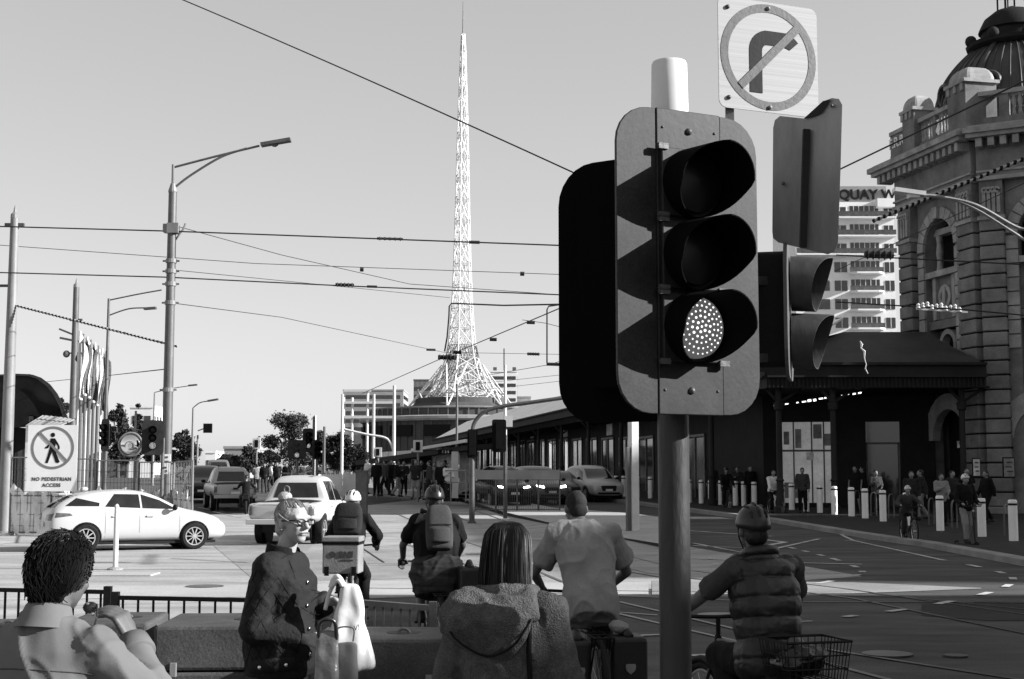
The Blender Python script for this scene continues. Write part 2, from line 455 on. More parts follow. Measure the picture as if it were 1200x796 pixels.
# traffic island with kerb
isl = GP((505, 577), (545, 589), (590, 604), (650, 619), (705, 632), (780, 645), (805, 640), (785, 612), (740, 606), (650, 599), (590, 588), (545, 577))
isl = [isl[i].lerp(isl[(i + 1) % 12], k / 4) for i in range(12) for k in range(4)]
mb = MB(); n = len(isl)
mb.add([(p.x, p.y, gz(p.y) - .05) for p in isl] + [(p.x, p.y, gz(p.y) + .14) for p in isl], [(i, (i + 1) % n, n + (i + 1) % n, n + i) for i in range(n)])
struct(mb.build('island_kerb', 'bluestone'))
mb = MB(); half = n // 2
a = [isl[i] for i in range(half + 1)]; b = [isl[(n - i) % n] for i in range(half + 1)]
P = []
for p, q in zip(a, b): P += [(p.x, p.y, gz(p.y) + .14), (q.x, q.y, gz(q.y) + .14)]
mb.add(P, [(2 * i, 2 * i + 2, 2 * i + 3, 2 * i + 1) for i in range(half)])
struct(mb.build('traffic_island', 'pale_pavement'))
# tram platform, a raised slab
pl = GP((420, 577), (545, 587), (556, 573), (425, 566))
mb = MB(); mb.slab([(p.x, p.y, gz(p.y) - .1) for p in pl], (0, 0, .42)); struct(mb.build('tram_platform', 'pavement', bevel=.03))
# ---------------------------------------------------------------- unseen city blocks on the right, placed and sized to shade the crossing
def add_shade_block(name, label, foot, h, m):
    r = thing(name, label, 'building')
    mb = MB(); mb.prism(foot, 0, h); mb.build('wall', m, r)
    me = MB().box((0, 0, 0), (1.6, .08, 1.8)).mesh('window'); n = len(foot)
    a, b = V((*foot[3], 0)), V((*foot[0], 0)); d = (b - a); l = d.length; d.normalize(); k = min(int(l / 4), 14); fl = min(int(h / 3.6), 7)
    L_ = [a + d * (j + .5) * l / k + V((0, 0, 1.9 + f * 3.6)) for f in range(fl) for j in range(k)]
    parts('window', me, 'glass_dark', r, L_, [math.atan2(d.y, d.x)] * len(L_))
    mb = MB(); mb.prism([(x * 1.0, y) for x, y in foot], h + .001, h + .25); mb.build('roof', 'grey_render', r)
    return r
add_shade_block('shade_block', 'unseen low masonry corner block added right of the crossing to shade it', [(31.0, -40), (78, -40), (78, 15.6), (31.0, 15.6)], 15.0, 'stone')
add_shade_block('shade_tower', 'unseen tall tower added down the street on the right to shade the road', [(99, 8), (140, 8), (140, 36), (94, 36)], 44.0, 'grey_render')

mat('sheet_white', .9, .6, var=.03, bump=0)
# ---------------------------------------------------------------- railway station: corner pavilion
def wbox(mb, O, d, nrm, s0, s1, z0, z1, p0, p1):
    c = O + d * (s0 + s1) / 2 + nrm * (p0 + p1) / 2 + V((0, 0, (z0 + z1) / 2))
    rot = MX((d, nrm, V((0, 0, 1)))).transposed()
    mb.box(c, (abs(s1 - s0), abs(p1 - p0), abs(z1 - z0)), rot=rot)
def warch(mb, O, d, nrm, sc_, zc, r0, r1, a0, a1, p0, p1, n=24):    # arch band (annulus sector) standing on the wall
    pts = [(sc_ + r1 * math.cos(t), zc + r1 * math.sin(t)) for t in [R(a0 + (a1 - a0) * i / n) for i in range(n + 1)]]
    inn = [(sc_ + r0 * math.cos(t), zc + r0 * math.sin(t)) for t in [R(a0 + (a1 - a0) * i / n) for i in range(n + 1)]]
    for i in range(n):
        q = [inn[i], pts[i], pts[i + 1], inn[i + 1]]
        mb.slab([O + d * a + V((0, 0, z)) + nrm * p0 for a, z in q], nrm * (p1 - p0))
def wpoly(mb, O, d, nrm, poly, p0, p1): mb.slab([O + d * a + V((0, 0, z)) + nrm * p0 for a, z in poly], nrm * (p1 - p0))

st = thing('railway_station', 'dark stone railway station corner pavilion with ribbed dome and arched window on the right', 'station')
Cn = V((18.35, 55, .27))
FL = (V((-.2233, .9747, 0)), V((-.9747, -.2233, 0)), 6.0)
FR = (V((.86, -.51, 0)).normalized(), V((-.51, -.86, 0)).normalized(), 7.0)
body, trim, dark = MB(), MB(), MB()
def pilaster(d, nn, s0, s1, p=.35):
    rust = MB()
    z = .4
    while z < 11.4:                      # rusticated courses with open joints
        wbox(rust, Cn, d, nn, s0, s1, z, z + .50, -.1, p); z += .56
    wbox(dark, Cn, d, nn, s0 + .05, s1 - .05, 0, 11.4, -.1, p - .06)
    wbox(trim, Cn, d, nn, s0 - .05, s1 + .05, 11.45, 11.6, -.1, p + .08)
    wbox(body, Cn, d, nn, s0 + .03, s1 - .03, 11.6, 13.0, -.1, p - .02)      # carved capital panel
    for k in range(4):
        wbox(trim, Cn, d, nn, s0 + .15 + k * (s1 - s0 - .2) / 4, s0 + .28 + k * (s1 - s0 - .2) / 4, 11.7, 12.6 - .12 * (k % 2), p - .02, p + .07)
        warch(trim, Cn, d, nn, s0 + .25 + k * (s1 - s0 - .3) / 4, 12.6, .05, .13, 0, 300, p - .02, p + .1, 10)
    wbox(rust, Cn, d, nn, s0 - .08, s1 + .08, 0, .38, -.1, p + .1)
    rust.build('pilaster', 'stone', st, bevel=.03, seg=1)
for d, nn, ln in (FL, FR):
    L_ = ln
    # wall with the bay recessed
    c = 3.1 if d is FL[0] else 2.55
    pilaster(d, nn, 0.02, 1.25 if d is FL[0] else .95)
    if d is FL[0]: pilaster(d, nn, 4.9, 6.0)
    else: pilaster(d, nn, 4.2, 5.4)
    b0, b1 = (1.25, 4.9) if d is FL[0] else (.95, 4.2)
    ri, ro = (1.22, 1.7) if d is FL[0] else (1.15, 1.6)
    zc = 10.9
    # spandrel wall around the tall arch
    for i in range(24):
        t0, t1 = pi * i / 24, pi * (i + 1) / 24
        q = [(c + ri * math.cos(t0), zc + ri * math.sin(t0)), (c + ri * math.cos(t0), 13.1), (c + ri * math.cos(t1), 13.1), (c + ri * math.cos(t1), zc + ri * math.sin(t1))]
        if abs(q[0][0] - q[2][0]) > .005: wpoly(body, Cn, d, nn, q, -.6, 0)
    wbox(body, Cn, d, nn, b0, c - ri, 0, 13.1, -.6, -.002); wbox(body, Cn, d, nn, c + ri, b1, 0, 13.1, -.6, -.002)
    for k in range(11):                  # voussoirs
        a0 = 180 * k / 11
        warch(trim, Cn, d, nn, c, zc, ri + .01, ro, a0 + .8, a0 + 180 / 11 - .8, -.1, .12 if k != 5 else .25, 3)
    for k in range(8):
        z = 10.3 - k * .55
        wbox(trim, Cn, d, nn, c - ro, c - ri - .01, z, z + .5, -.1, .1); wbox(trim, Cn, d, nn, c + ri + .01, c + ro, z, z + .5, -.1, .1)
    wbox(dark, Cn, d, nn, c - ri, c + ri, 0, 12.2, -.95, -.85)                 # dark glazing set deep
    wbox(trim, Cn, d, nn, c - ri, c + ri, 9.75, 10.0, -.85, .05)               # balcony rail and carved panel
    wbox(body, Cn, d, nn, c - ri, c + ri, 8.0, 9.75, -.7, -.25)
    warch(trim, Cn, d, nn, c, 8.9, .3, .5, 0, 360, -.25, -.12, 18); wbox(trim, Cn, d, nn, c - .12, c + .12, 8.6, 9.3, -.25, -.08)
    for s in (-.75, .75):
        wbox(trim, Cn, d, nn, c + s - .12, c + s + .12, 8.0, 9.75, -.25, -.1)
        trim.lathe([(.16, 0), (.13, .2), (.1, .5), (.15, .8), (.1, 1.2), (.15, 1.5), (.17, 1.6)], Cn + d * (c + s) - nn * .4 + V((0, 0, 10.0)), 10)
    wbox(trim, Cn, d, nn, c - ri, c + ri, 11.55, 11.8, -.7, -.3)
    warch(trim, Cn, d, nn, c - .1, 6.9, .45, .65, 0, 180, -.5, -.15, 12)
    wbox(trim, Cn, d, nn, c - .75, c - .55, 5.5, 6.9, -.5, -.15); wbox(trim, Cn, d, nn, c + .35, c + .55, 5.5, 6.9, -.5, -.15)
    wbox(body, Cn, d, nn, c - ri, c + ri, 7.6, 7.95, -.7, -.1)
    # street entrance arch
    warch(trim, Cn, d, nn, c - .3, 3.0, 1.25, 1.9, 0, 180, -.3, .06, 15)
    # entablature, dentils, cornice, parapet
    e0, e1 = -.02, ln + .15
    wbox(body, Cn, d, nn, e0, e1, 13.1, 14.25, -.6, .36)
    wbox(trim, Cn, d, nn, e0, e1 + .05, 13.0, 13.16, -.5, .46); wbox(trim, Cn, d, nn, e0, e1 + .05, 13.32, 13.4, -.5, .43)
    k = 0
    while e0 + .15 + k * .46 < e1 + .5:
        wbox(trim, Cn, d, nn, e0 + .1 + k * .46, e0 + .34 + k * .46, 14.27, 14.6, .2, .86); k += 1
    wbox(body, Cn, d, nn, e0, e1, 14.25, 14.62, -.5, .4)
    wbox(trim, Cn, d, nn, e0 - .25, e1 + .9, 14.62, 14.78, -.5, 1.0); wbox(trim, Cn, d, nn, e0 - .32, e1 + 1.0, 14.78, 15.0, -.5, 1.14); wbox(trim, Cn, d, nn, e0 - .2, e1 + .8, 15.0, 15.1, -.5, .95)
    wbox(body, Cn, d, nn, e0, e1 + .4, 15.1, 15.5, -.4, .3)
    wbox(trim, Cn, d, nn, e0, e1 + .4, 16.38, 16.55, -.2, .34)
    wbox(body, Cn, d, nn, .9, 1.25, 15.5, 16.38, -.1, .26)
    for s0, s1 in (((1.25, 2.7), (3.0, 4.4)) if d is FL[0] else ((1.3, 3.2), (3.6, 5.4))):
        wbox(body, Cn, d, nn, s1, s1 + .3, 15.5, 16.38, -.1, .27)
        k = 0
        while s0 + .12 + k * .24 < s1:
            trim.lathe([(.05, 0), (.09, .1), (.05, .3), (.1, .6), (.05, .78), (.08, .88)], Cn + d * (s0 + .12 + k * .24) + nn * .1 + V((0, 0, 15.5)), 8); k += 1
    wbox(body, Cn, d, nn, 4.7, e1 + .4, 15.5, 16.38, -.1, .28)
def pier(s, z0, hw):
    d, nn, _ = FL
    wbox(body, Cn, d, nn, s - hw, s + hw, z0, 16.95, -hw, hw)
    wbox(trim, Cn, d, nn, s - hw - .1, s + hw + .1, 16.95, 17.08, -hw - .1, hw + .1)
    for k in range(3): wbox(trim, Cn, d, nn, s - hw + .1 + k * hw * .75, s - hw + .3 + k * hw * .75, 16.65, 16.95, -hw - .06, hw + .06)
    c = Cn + d * s + V((0, 0, 17.08))
    rings = []
    for a in range(0, 91, 15):
        rr = (hw + .02) * math.cos(R(a)) ** .6 if a < 90 else .02; z = .6 * math.sin(R(a))
        rings.append([c + d * x * rr + nn * y * rr + V((0, 0, z)) for x, y in rrect(-1, -1, 1, 1, .35, 3)])
    trim.loft(rings)
pier(.35, 15.1, .68); pier(4.55, 15.1, .5)
# core of the building behind both faces
A = Cn + FL[0] * 6.0; B = Cn + FR[0] * 7.0
core = [(Cn.x + .75, Cn.y + .95), (B.x + .6, B.y + 1.0), (B.x + 14, B.y + 6), (B.x + 14, B.y + 24), (A.x + 7.5, A.y + 14), (A.x + 1.0, A.y + .02)]
body.prism(core, 0, 14.9)
body.build('wall', 'stone', st); trim.build('trim', 'pale_stone', st); dark.build('deep_openings', 'void', st);
# dome
dc = V((22.1, 61.2, .2))
dm = MB(); prof = [(3.9, 14.8), (3.9, 16.3), (3.6, 16.35), (3.6, 16.9), (3.45, 17.0), (3.42, 17.6), (3.25, 18.3), (2.95, 18.9), (2.5, 19.5), (1.95, 20.05), (1.5, 20.35), (.1, 20.4)]
dm.lathe(prof, dc, 48); do = dm.build('dome', 'dome_copper', st, smooth='auto')
rb = MB(); sm = MB()
for k in range(48):
    a = 2 * pi * k / 48
    pts = [dc + V((math.cos(a) * r, math.sin(a) * r, z)) for r, z in prof[4:11]]
    if k % 6 == 0: rb.tube(spline(pts, 4), .12, 6)
    else: sm.tube(spline(pts, 4), .04, 5)
rb.build('rib', 'dome_copper', do, smooth=True); sm.build('seams', 'dome_copper', do, smooth=True)
for a in range(0, 360, 45):
    a = R(a + 8); e = V((math.cos(a), math.sin(a), 0)); t = V((-e.y, e.x, 0)); c = dc + e * 3.05 + V((0, 0, 18.15))
    oc = MB(); oc.torus(c + e * .25, .42, .1, e, 18, 6); oc.tube([c - e * .4, c + e * .25], .5, 14); o = oc.build('oculus', 'dome_copper', do, smooth='auto')
    g = MB(); g.tube([c + e * .2, c + e * .27], .36, 14); g.build('oculus_glass', 'void', do)
ln = MB()
ln.lathe([(1.6, 20.2), (1.95, 20.4), (2.0, 20.55), (1.75, 20.6), (1.35, 20.75), (1.3, 21.1), (1.45, 21.15), (1.4, 21.3), (1.2, 21.7), (.75, 22.05), (.3, 22.2), (.1, 22.3)], dc, 24)
for a in range(0, 360, 45): ln.sph(dc + V((1.85 * math.cos(R(a)), 1.85 * math.sin(R(a)), 20.7)), .26, n=10, m=6)
ln.build('lantern', 'dark_stone', do, smooth='auto')
fn = MB(); f0 = dc + V((-.25, 0, 22.0))
fn.tube([f0, f0 + V((0, 0, 2.2))], .07, 6); fn.box(f0 + V((-.05, 0, 1.9)), (.7, .6, .6)); fn.tube([f0 + V((-1.8, 0, 2.5)), f0 + V((-.2, 0, 2.0)), f0 + V((1.6, 0, 1.7))], .05, 6)
for x in (-.35, .1, .4): fn.tube([f0 + V((x, 0, -.1)), f0 + V((x, 0, .9))], .06, 6); fn.sph(f0 + V((x, 0, 1.0)), .16, n=8, m=6)
fn.build('finial', 'black_paint', do)
# lettering on the parapet panel
d, nn, _ = FL
M_ = frame(Cn + d * 5.7 + nn * .30 + V((0, 0, 16.0)), -d, (0, 0, 1))
text('parapet_lettering', 'F.R.R.A', .62, 'pale_letters', st, M_, depth=.03, bold=.012)

# ---------------------------------------------------------------- station verandah along the road
ver = thing('station_verandah', 'long iron verandah roof in front of the station shops along the right footpath', 'verandah')
EA, EB, EF = V((9.7, 54.0, 0)), V((18.0, 53.9, 0)), V((-9.2, 164, 0))
zb = 5.15
rA, rB, rF = V((13.6, 58, 7.7)), V((16.9, 58, 7.7)), V((-5.2, 164, 7.2))
def zup(p, z): return V((p.x, p.y, z))
f = MB()
f.slab([zup(EA, 6.05), zup(EB, 6.05), rB, rA], (0, 0, -.08)); f.slab([zup(EB, 6.05), zup(EB, 6.05) + V((.1, 6, 0)), rB], (0, 0, -.08))
f.build('hipped_roof', 'canopy_dark_roof', ver)  # pavilion's shade on the near roof put into a dark colour
f = MB(); f.slab([zup(EA, 6.05), V((13.6, 58, 8.3)), V((-5.2, 164, 8.2)), zup(EF, 6.05)], (0, 0, -.08)); f.build('roof', 'canopy_roof', ver)
f = MB(); f.slab([rA, rB + V((3, 6, 0)), rF + V((8, 0, 0)), rF], (0, 0, -.1)); f.build('flat_roof', 'canopy_dark_roof', ver)
f = MB()
for a, b in ((EA, EB), (EF, EA)):
    dd = (b - a); l = dd.length; dd.normalize(); nr = V((dd.y, -dd.x, 0))
    f.beam(zup(a, 5.82) + nr * .03, zup(b, 5.82) + nr * .03, .12, .4); f.beam(zup(a, 6.06) + nr * .1, zup(b, 6.06) + nr * .1, .3, .1); f.beam(zup(a, 5.58) + nr * .1, zup(b, 5.58) + nr * .1, .2, .07)
    k = 0
    while k * .16 < l and k < 560:
        c = zup(a, 5.36) + dd * (k * .16 + .08) + nr * .04; f.beam(c - V((0, 0, .19)), c + V((0, 0, .19)), .09, .05, up=(1, 0, 0)); k += 1
    f.beam(zup(a, 5.36), zup(b, 5.36), .03, .42)
f.build('fascia', 'canopy_iron', ver)
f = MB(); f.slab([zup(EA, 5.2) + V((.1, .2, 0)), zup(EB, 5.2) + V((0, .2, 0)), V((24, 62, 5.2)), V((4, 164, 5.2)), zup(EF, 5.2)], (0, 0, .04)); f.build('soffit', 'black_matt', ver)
f = MB()
for px in (912, 977): 
    p = W(px, 500, 54.2); pass
cols = [V((10.2, 54.4, 0)), V((12.25, 54.3, 0)), V((17.2, 54.4, 0))] + [EA.lerp(EF, k / 14) + V((.3, 0, 0)) for k in range(1, 14)]
for p in cols:
    z0 = gz(p.y) + .14; c = MB()
    c.lathe([(.22, 0), (.22, .25), (.15, .3), (.13, 1.2), (.17, 1.25), (.12, 1.32), (.11, 3.9), (.17, 3.95), (.2, 4.2), (.12, 4.25), (.12, 5.2 - z0)], (p.x, p.y, z0), 12)
    c.beam((p.x, p.y, 4.6), (p.x + .9, p.y + .2, 5.15), .06, .1); c.beam((p.x, p.y, 4.6), (p.x - .5, p.y - .1, 5.15), .06, .1)
    c.build('column', 'canopy_iron', ver, smooth='auto')
t = thing('sun_spots', 'broken row of glowing dashes standing for sun spots beneath the verandah eave', 'lights', W(905, 477, 55.5))  # glowing dashes added for dappled sun on the eave beam
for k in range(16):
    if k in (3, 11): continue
    a = W(907 + k * 6.6, 476.5 - k * 1.05 + rnd(-.6, .6), 55.5) - t.location; m_ = MB(); m_.beam(a, a + V((rnd(.06, .17), 0, .02)), .06, rnd(.04, .09)); m_.build('lamp', 'sun_spot_glow', t)  # each dash glows in place of a sunlit patch, not a lamp
t = thing('roof_strip', 'ragged white strip on the dark verandah roof', 'white strip', W(1011, 420, 53.4)); m_ = MB()  # uneven white strip set over the roof slope
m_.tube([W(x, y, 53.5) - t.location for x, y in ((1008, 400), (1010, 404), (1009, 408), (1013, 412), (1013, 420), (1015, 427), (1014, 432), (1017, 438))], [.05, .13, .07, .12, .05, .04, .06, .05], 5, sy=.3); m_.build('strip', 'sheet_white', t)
# ---------------------------------------------------------------- shops under the verandah
shop = thing('station_shops', 'dark shopfronts with glazed bays and posters under the station verandah', 'shops')
w_ = MB(); gl, fr, ps, pd = MB(), MB(), MB(), MB()
S0, S1 = V((10.9, 60.5, .2)), V((17.4, 59.2, .2)); d = (S1 - S0).normalized(); nn = V((d.y, -d.x, 0))
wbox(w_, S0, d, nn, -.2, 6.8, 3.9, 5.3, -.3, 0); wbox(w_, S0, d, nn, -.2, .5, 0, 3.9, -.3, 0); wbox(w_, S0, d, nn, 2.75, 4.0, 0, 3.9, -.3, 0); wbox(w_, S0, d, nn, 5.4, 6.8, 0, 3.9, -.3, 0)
wbox(fr, S0, d, nn, .5, 2.75, 2.65, 2.73, -.16, -.08)
for s in (.5, 1.0, 1.75, 2.25, 2.7): wbox(fr, S0, d, nn, s, s + .06, .4, 3.9, -.16, -.09)
wbox(w_, S0, d, nn, .5, 2.75, 0, .5, -.25, 0)
wbox(ps, S0, d, nn, 1.55, 1.85, 2.3, 2.62, -.08, -.07); wbox(pd, S0, d, nn, .55, 1.4, .7, 1.35, -.08, -.06)
for (a, b, z0, z1) in ((.62, .85, 2.95, 3.5), (1.1, 1.35, 2.8, 3.6), (1.85, 2.2, 3.2, 3.8), (2.3, 2.65, 2.9, 3.4)): wbox(pd, S0, d, nn, a, b, z0, z1, -.08, -.07)
wbox(gl, S0, d, nn, .5, 2.75, .5, 3.9, -.2, -.16)
g2 = MB(); wbox(g2, S0, d, nn, 4.0, 5.4, .2, 3.9, -.25, -.22); g2.build('door_glass', 'glass_dark', shop)
for s in (4.0, 5.3): wbox(fr, S0, d, nn, s, s + .07, 0, 3.0, -.2, -.1)
wbox(fr, S0, d, nn, 4.0, 5.4, 2.95, 3.03, -.21, -.1)
# long range along the road
T0, T1 = V((9.4, 68, .4)), V((-4.4, 160, 1.7)); d2 = (T1 - T0); d2.z = 0; l2 = d2.length; d2.normalize(); n2 = V((-d2.y, d2.x, 0))
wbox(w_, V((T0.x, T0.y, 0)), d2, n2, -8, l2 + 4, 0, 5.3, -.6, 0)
k = 0
while k * 5 < l2:
    O = V((T0.x, T0.y, gz(T0.y + k * 5) + .15)); s = k * 5
    g2, fr2 = MB(), MB()
    wbox(g2, O, d2, n2, s + .6, s + 4.0, .5, 3.0, .0, .03); g2 = g2.build('shop_window', 'glass_dark' if k % 3 else 'glass_shop', shop)
    for q in (.55, 2.2, 3.95): wbox(fr2, O, d2, n2, s + q, s + q + .1, .1, 3.05, .03, .08)
    wbox(fr2, O, d2, n2, s + .55, s + 4.05, 3.05, 3.17, .03, .1); fr2.build('frame', 'grey_steel', g2)
    if k % 3 == 1: p2 = MB(); wbox(p2, O, d2, n2, s + 1, s + 2.6, 3.3, 4.0, .0, .05); p2.build('sign_panel', 'poster', shop)
    k += 1
w_.build('wall', 'dark_stone', shop); gl.build('shop_glass', 'shop_lit', shop); fr.build('glazing_frame', 'grey_steel', shop); ps.build('sign_panel', 'poster', shop); pd.build('window_display', 'poster_grey', shop)
# posters fixed to the station wall
for (x, y, w0, h0, Y, m, lb) in ((1075, 548, 8, 20, 59.5, 'poster', 'narrow pale notice board left of the dark station entrance arch'), (1144, 548, 9, 22, 54.9, 'poster', 'narrow pale notice just right of the entrance arch'),
                                (1182, 548, 14, 24, 53.2, 'poster_grey', 'wide framed notice near the right edge of the station wall'), (1127, 521, 13, 9, 56.2, 'poster', 'small bright sign hanging in the entrance arch')):
    a = W(x, y, Y); s = Y / F
    t = thing('notice_board', lb, 'notice', a, 0, None)
    b = MB(); b.box((0, 0, 0), (w0 * s, .05, h0 * s)); b.build('board', 'sign_black', t)
    b = MB(); b.box((0, -.04, 0), (w0 * s * .85, .02, h0 * s * .88)); b.build('sheet', m, t)
    b = MB()
    for k in range(3): b.box((rnd(-.03, .03), -.055, h0 * s * (.25 - .22 * k)), (w0 * s * .5, .006, .05))
    b.build('print', 'letters', t)

# ---------------------------------------------------------------- distant buildings
def blocky(name, label, px0, px1, ytop, Y, depth, m, floors=0, fh=3.4, wm='glass_dark', yaw=0.0, style='bands', inset=1.0, z0=None):
    a, b = W(px0, 560, Y), W(px1, 560, Y); h = W(600, ytop, Y).z
    wd = b.x - a.x; z0 = gz(Y) if z0 is None else z0
    r = thing(name, label, 'building', ((a.x + b.x) / 2, Y, z0), yaw); h -= z0
    mb = MB(); mb.box((0, depth / 2, h / 2), (wd, depth, h)); mb.build('wall', m, r)
    front, side = [], []
    k = 1 if style == 'bands' else max(2, int(wd / 3.4)); ks = 1 if style == 'bands' else max(2, int(depth / 3.4))
    for f_ in range(floors):
        z = h - inset - (f_ + .5) * fh
        if z < 1: break
        front += [(-wd / 2 + (j + .5) * wd / k, 0, z) for j in range(k)]
        side += [(wd / 2, (j + .5) * depth / ks, z) for j in range(ks)]
    q = .9 if style == 'bands' else .55
    if front:
        parts('window', MB().box((0, 0, 0), (wd / k * q, .16, fh * .45)).mesh('window'), wm, r, front)
        parts('window', MB().box((0, 0, 0), (.16, depth / ks * q, fh * .45)).mesh('window'), wm, r, side)
    mb = MB(); mb.box((0, depth / 2, h + .3), (wd + .4, depth + .4, .6)); mb.build('parapet', m, r)
    return r, wd, h
# hotel tower
YT = 260.0; sT = YT / F
a = W(938, 560, YT); b_ = W(1057, 560, YT); zt = W(600, 217, YT).z; wd = b_.x - a.x
ht = thing('hotel_tower', 'white high-rise hotel with rows of balconies behind the station canopy', 'building', (a.x, YT, gz(YT)))
zt -= gz(YT)
mb = MB(); mb.box((wd / 2, 12, (zt - 3) / 2), (wd, 22, zt - 3)); mb.build('wall', 'white_render', ht)
mb = MB(); mb.box((wd / 2 - .2, 12, zt - 1.4), (wd - 1.6, 20, 3.2)); mb.build('penthouse', 'grey_render', ht)
x = lambda px: (px - 938) * sT
for k in range(15):
    z = zt - 6.2 - k * 3.45
    if z < 2: break
    rings = [(x(1001), 1), (x(1001), -.3), (x(1008), -1.2), (x(1034), -1.2), (x(1041), -.3), (x(1041), 1)]
    if k < 3: rings = [(x(938), 1), (x(938), -.8), (x(1056), -.8), (x(1056), 1)]
    bal = MB(); bal.prism(rings, z - .1, z + .2); bo = bal.build('balcony', 'white_render', ht)
    rl = MB(); rl.beam((rings[1][0], rings[1][1], z + .65), (rings[-2][0], rings[-2][1] - .01, z + .65), .05, .8); rl.build('balustrade', 'glass_shop', bo)
    rl = MB(); rl.beam((rings[1][0], rings[1][1] - .01, z + 1.1), (rings[-2][0], rings[-2][1] - .02, z + 1.1), .1, .08); rl.build('handrail', 'galv', bo)
    for px, w0, hh, mm in ((962, 33, 1.9, 1), (992, 15, 1.9, 1), (1021, 34, 2.3, 5), (1050, 11, 1.9, 1)):
        g_ = MB(); g_.box((x(px), .98, z + 1.3), (w0 * sT, .1, hh)); go = g_.build('window', 'glass_dark', ht)
        g_ = MB()
        for j in range(mm): g_.box((x(px) + (j - (mm - 1) / 2) * w0 * sT / (mm + .5), .92, z + 1.3), (.14, .1, hh))
        g_.build('mullion', 'white_paint', go)
mb = MB(); mb.box((x(1046), .2, zt - 3.4), (x(1057) - x(1035), 1.6, 1.6)); mb.build('roof_box', 'white_render', ht)
text('rooftop_sign', 'QUAY W', 2.6, 'sign_black', ht, frame((x(1027), 1.85, zt - 1.5), (1, 0, 0), (0, 0, 1)), depth=.25, bold=.06)

# arts centre: drum, terrace and lattice spire
YS = 482.0; sS = YS / F
cx = W(541, 560, YS).x
th = thing('theatre_building', 'round brown theatre with slotted windows at the foot of the spire', 'building', (cx, YS, gz(YS)))
zz = lambda y: W(600, y, YS).z - gz(YS)
mb = MB(); mb.lathe([(33, 0), (33, zz(497)), (32, zz(492))], n=72); mb.build('wall', 'brown_wall', th)
mb = MB()
for k in range(72):
    a_ = 2 * pi * k / 72; e = V((math.cos(a_), math.sin(a_), 0)); mb.beam(e * 33.2 + V((0, 0, 0)), e * 33.2 + V((0, 0, zz(494))), .5, .5, up=(1, 0, 0))
mb.build('fins', 'brown_wall', th)
for k in range(16):
    mb = MB(); a_ = 2 * pi * (k + .5) / 16
    p, q = V((33.3 * math.cos(a_ - .13), 33.3 * math.sin(a_ - .13), zz(508))), V((33.3 * math.cos(a_ + .13), 33.3 * math.sin(a_ + .13), zz(508)))
    mb.beam(p, q, 1.2, 3.6); mb.build('window', 'void', th)
mb = MB(); mb.lathe([(34, zz(497)), (34.5, zz(495)), (34.5, zz(492)), (33, zz(491))], n=72); mb.build('terrace_rim', 'grey_render', th)
mb = MB(); mb.lathe([(31, zz(492)), (31, zz(483)), (30, zz(482)), (18, zz(478)), (16, zz(474)), (15.6, zz(468)), (10, zz(467))], n=64); mb.build('upper_drum', 'brown_wall', th)
mb = MB()
for k in range(60):
    a_ = 2 * pi * k / 60; p = V((31.3 * math.cos(a_), 31.3 * math.sin(a_), zz(492))); mb.beam(p, p + V((0, 0, 3)), .25, .25, up=(1, 0, 0))
mb.torus((0, 0, zz(482)), 31.3, .35, (0, 0, 1), 60, 5)
mb.build('terrace_railing', 'galv_pale', th)
sp = thing('lattice_spire', 'tall white lattice spire flaring out to a webbed skirt at its base', 'spire', (cx, YS, gz(YS)))
lv = [(475, 15.2, 0), (462, 11.5, 0), (447, 8.6, 0), (432, 6.9, 0), (420, 5.8, 0), (405, 4.9, 0), (385, 4.3, 0), (362, 3.8, 0), (335, 3.4, 0), (310, 3.1, 0), (285, 2.9, 0), (260, 2.7, 0), (235, 2.5, 0), (210, 2.35, 0), (185, 2.2, 0), (160, 2.0, 0), (135, 1.8, 0), (110, 1.55, 0), (85, 1.3, 0), (60, 1.05, 0), (40, .7, 0)]
legs, lat = MB(), MB(); NL = 6
def sp_pt(i, k, half=0.0):
    y, r, _ = lv[i]; a_ = 2 * pi * (k + half) / NL + .3; return V((r * math.cos(a_), r * math.sin(a_), zz(y)))
for k in range(NL):
    legs.tube([sp_pt(i, k) for i in range(len(lv))], [.26 - .009 * i for i in range(len(lv))], 5)
    for i in range(len(lv) - 1):
        r_ = .13 if i > 6 else .19
        lat.tube([sp_pt(i, k), sp_pt(i + 1, k + 1)], r_ * .8, 4); lat.tube([sp_pt(i, k + 1), sp_pt(i + 1, k)], r_ * .8, 4); lat.tube([sp_pt(i + 1, k), sp_pt(i + 1, k + 1)], r_ * .7, 4)
legs.build('leg', 'spire_white', sp); lat.build('lattice', 'spire_white', sp)
core_ = MB()
for i in range(3, len(lv) - 1):     # inner diagonal web
    for k in range(NL): core_.tube([sp_pt(i, k) * 1.0, V((0, 0, (zz(lv[i][0]) + zz(lv[i + 1][0])) / 2))], .09, 3)
core_.build('inner_web', 'spire_white', sp)
wb = MB()
for i in range(0, 5):
    for k in range(36):
        a_ = 2 * pi * k / 36; b__ = 2 * pi * (k + 1) / 36
        y0, r0, _ = lv[i]; y1, r1, _ = lv[i + 1]
        f0_ = 1.0 - .14 * (i < 4); 
        p = V((r0 * f0_ * math.cos(a_), r0 * f0_ * math.sin(a_), zz(y0))); q = V((r1 * f0_ * math.cos(b__), r1 * f0_ * math.sin(b__), zz(y1))); q2 = V((r1 * f0_ * math.cos(a_), r1 * f0_ * math.sin(a_), zz(y1))); p2 = V((r0 * f0_ * math.cos(b__), r0 * f0_ * math.sin(b__), zz(y0)))
        wb.tube([p, q], .07, 3); wb.tube([p2, q2], .07, 3); wb.tube([q, q2], .06, 3)
wb.build('skirt_web', 'galv', sp)
bl = MB()
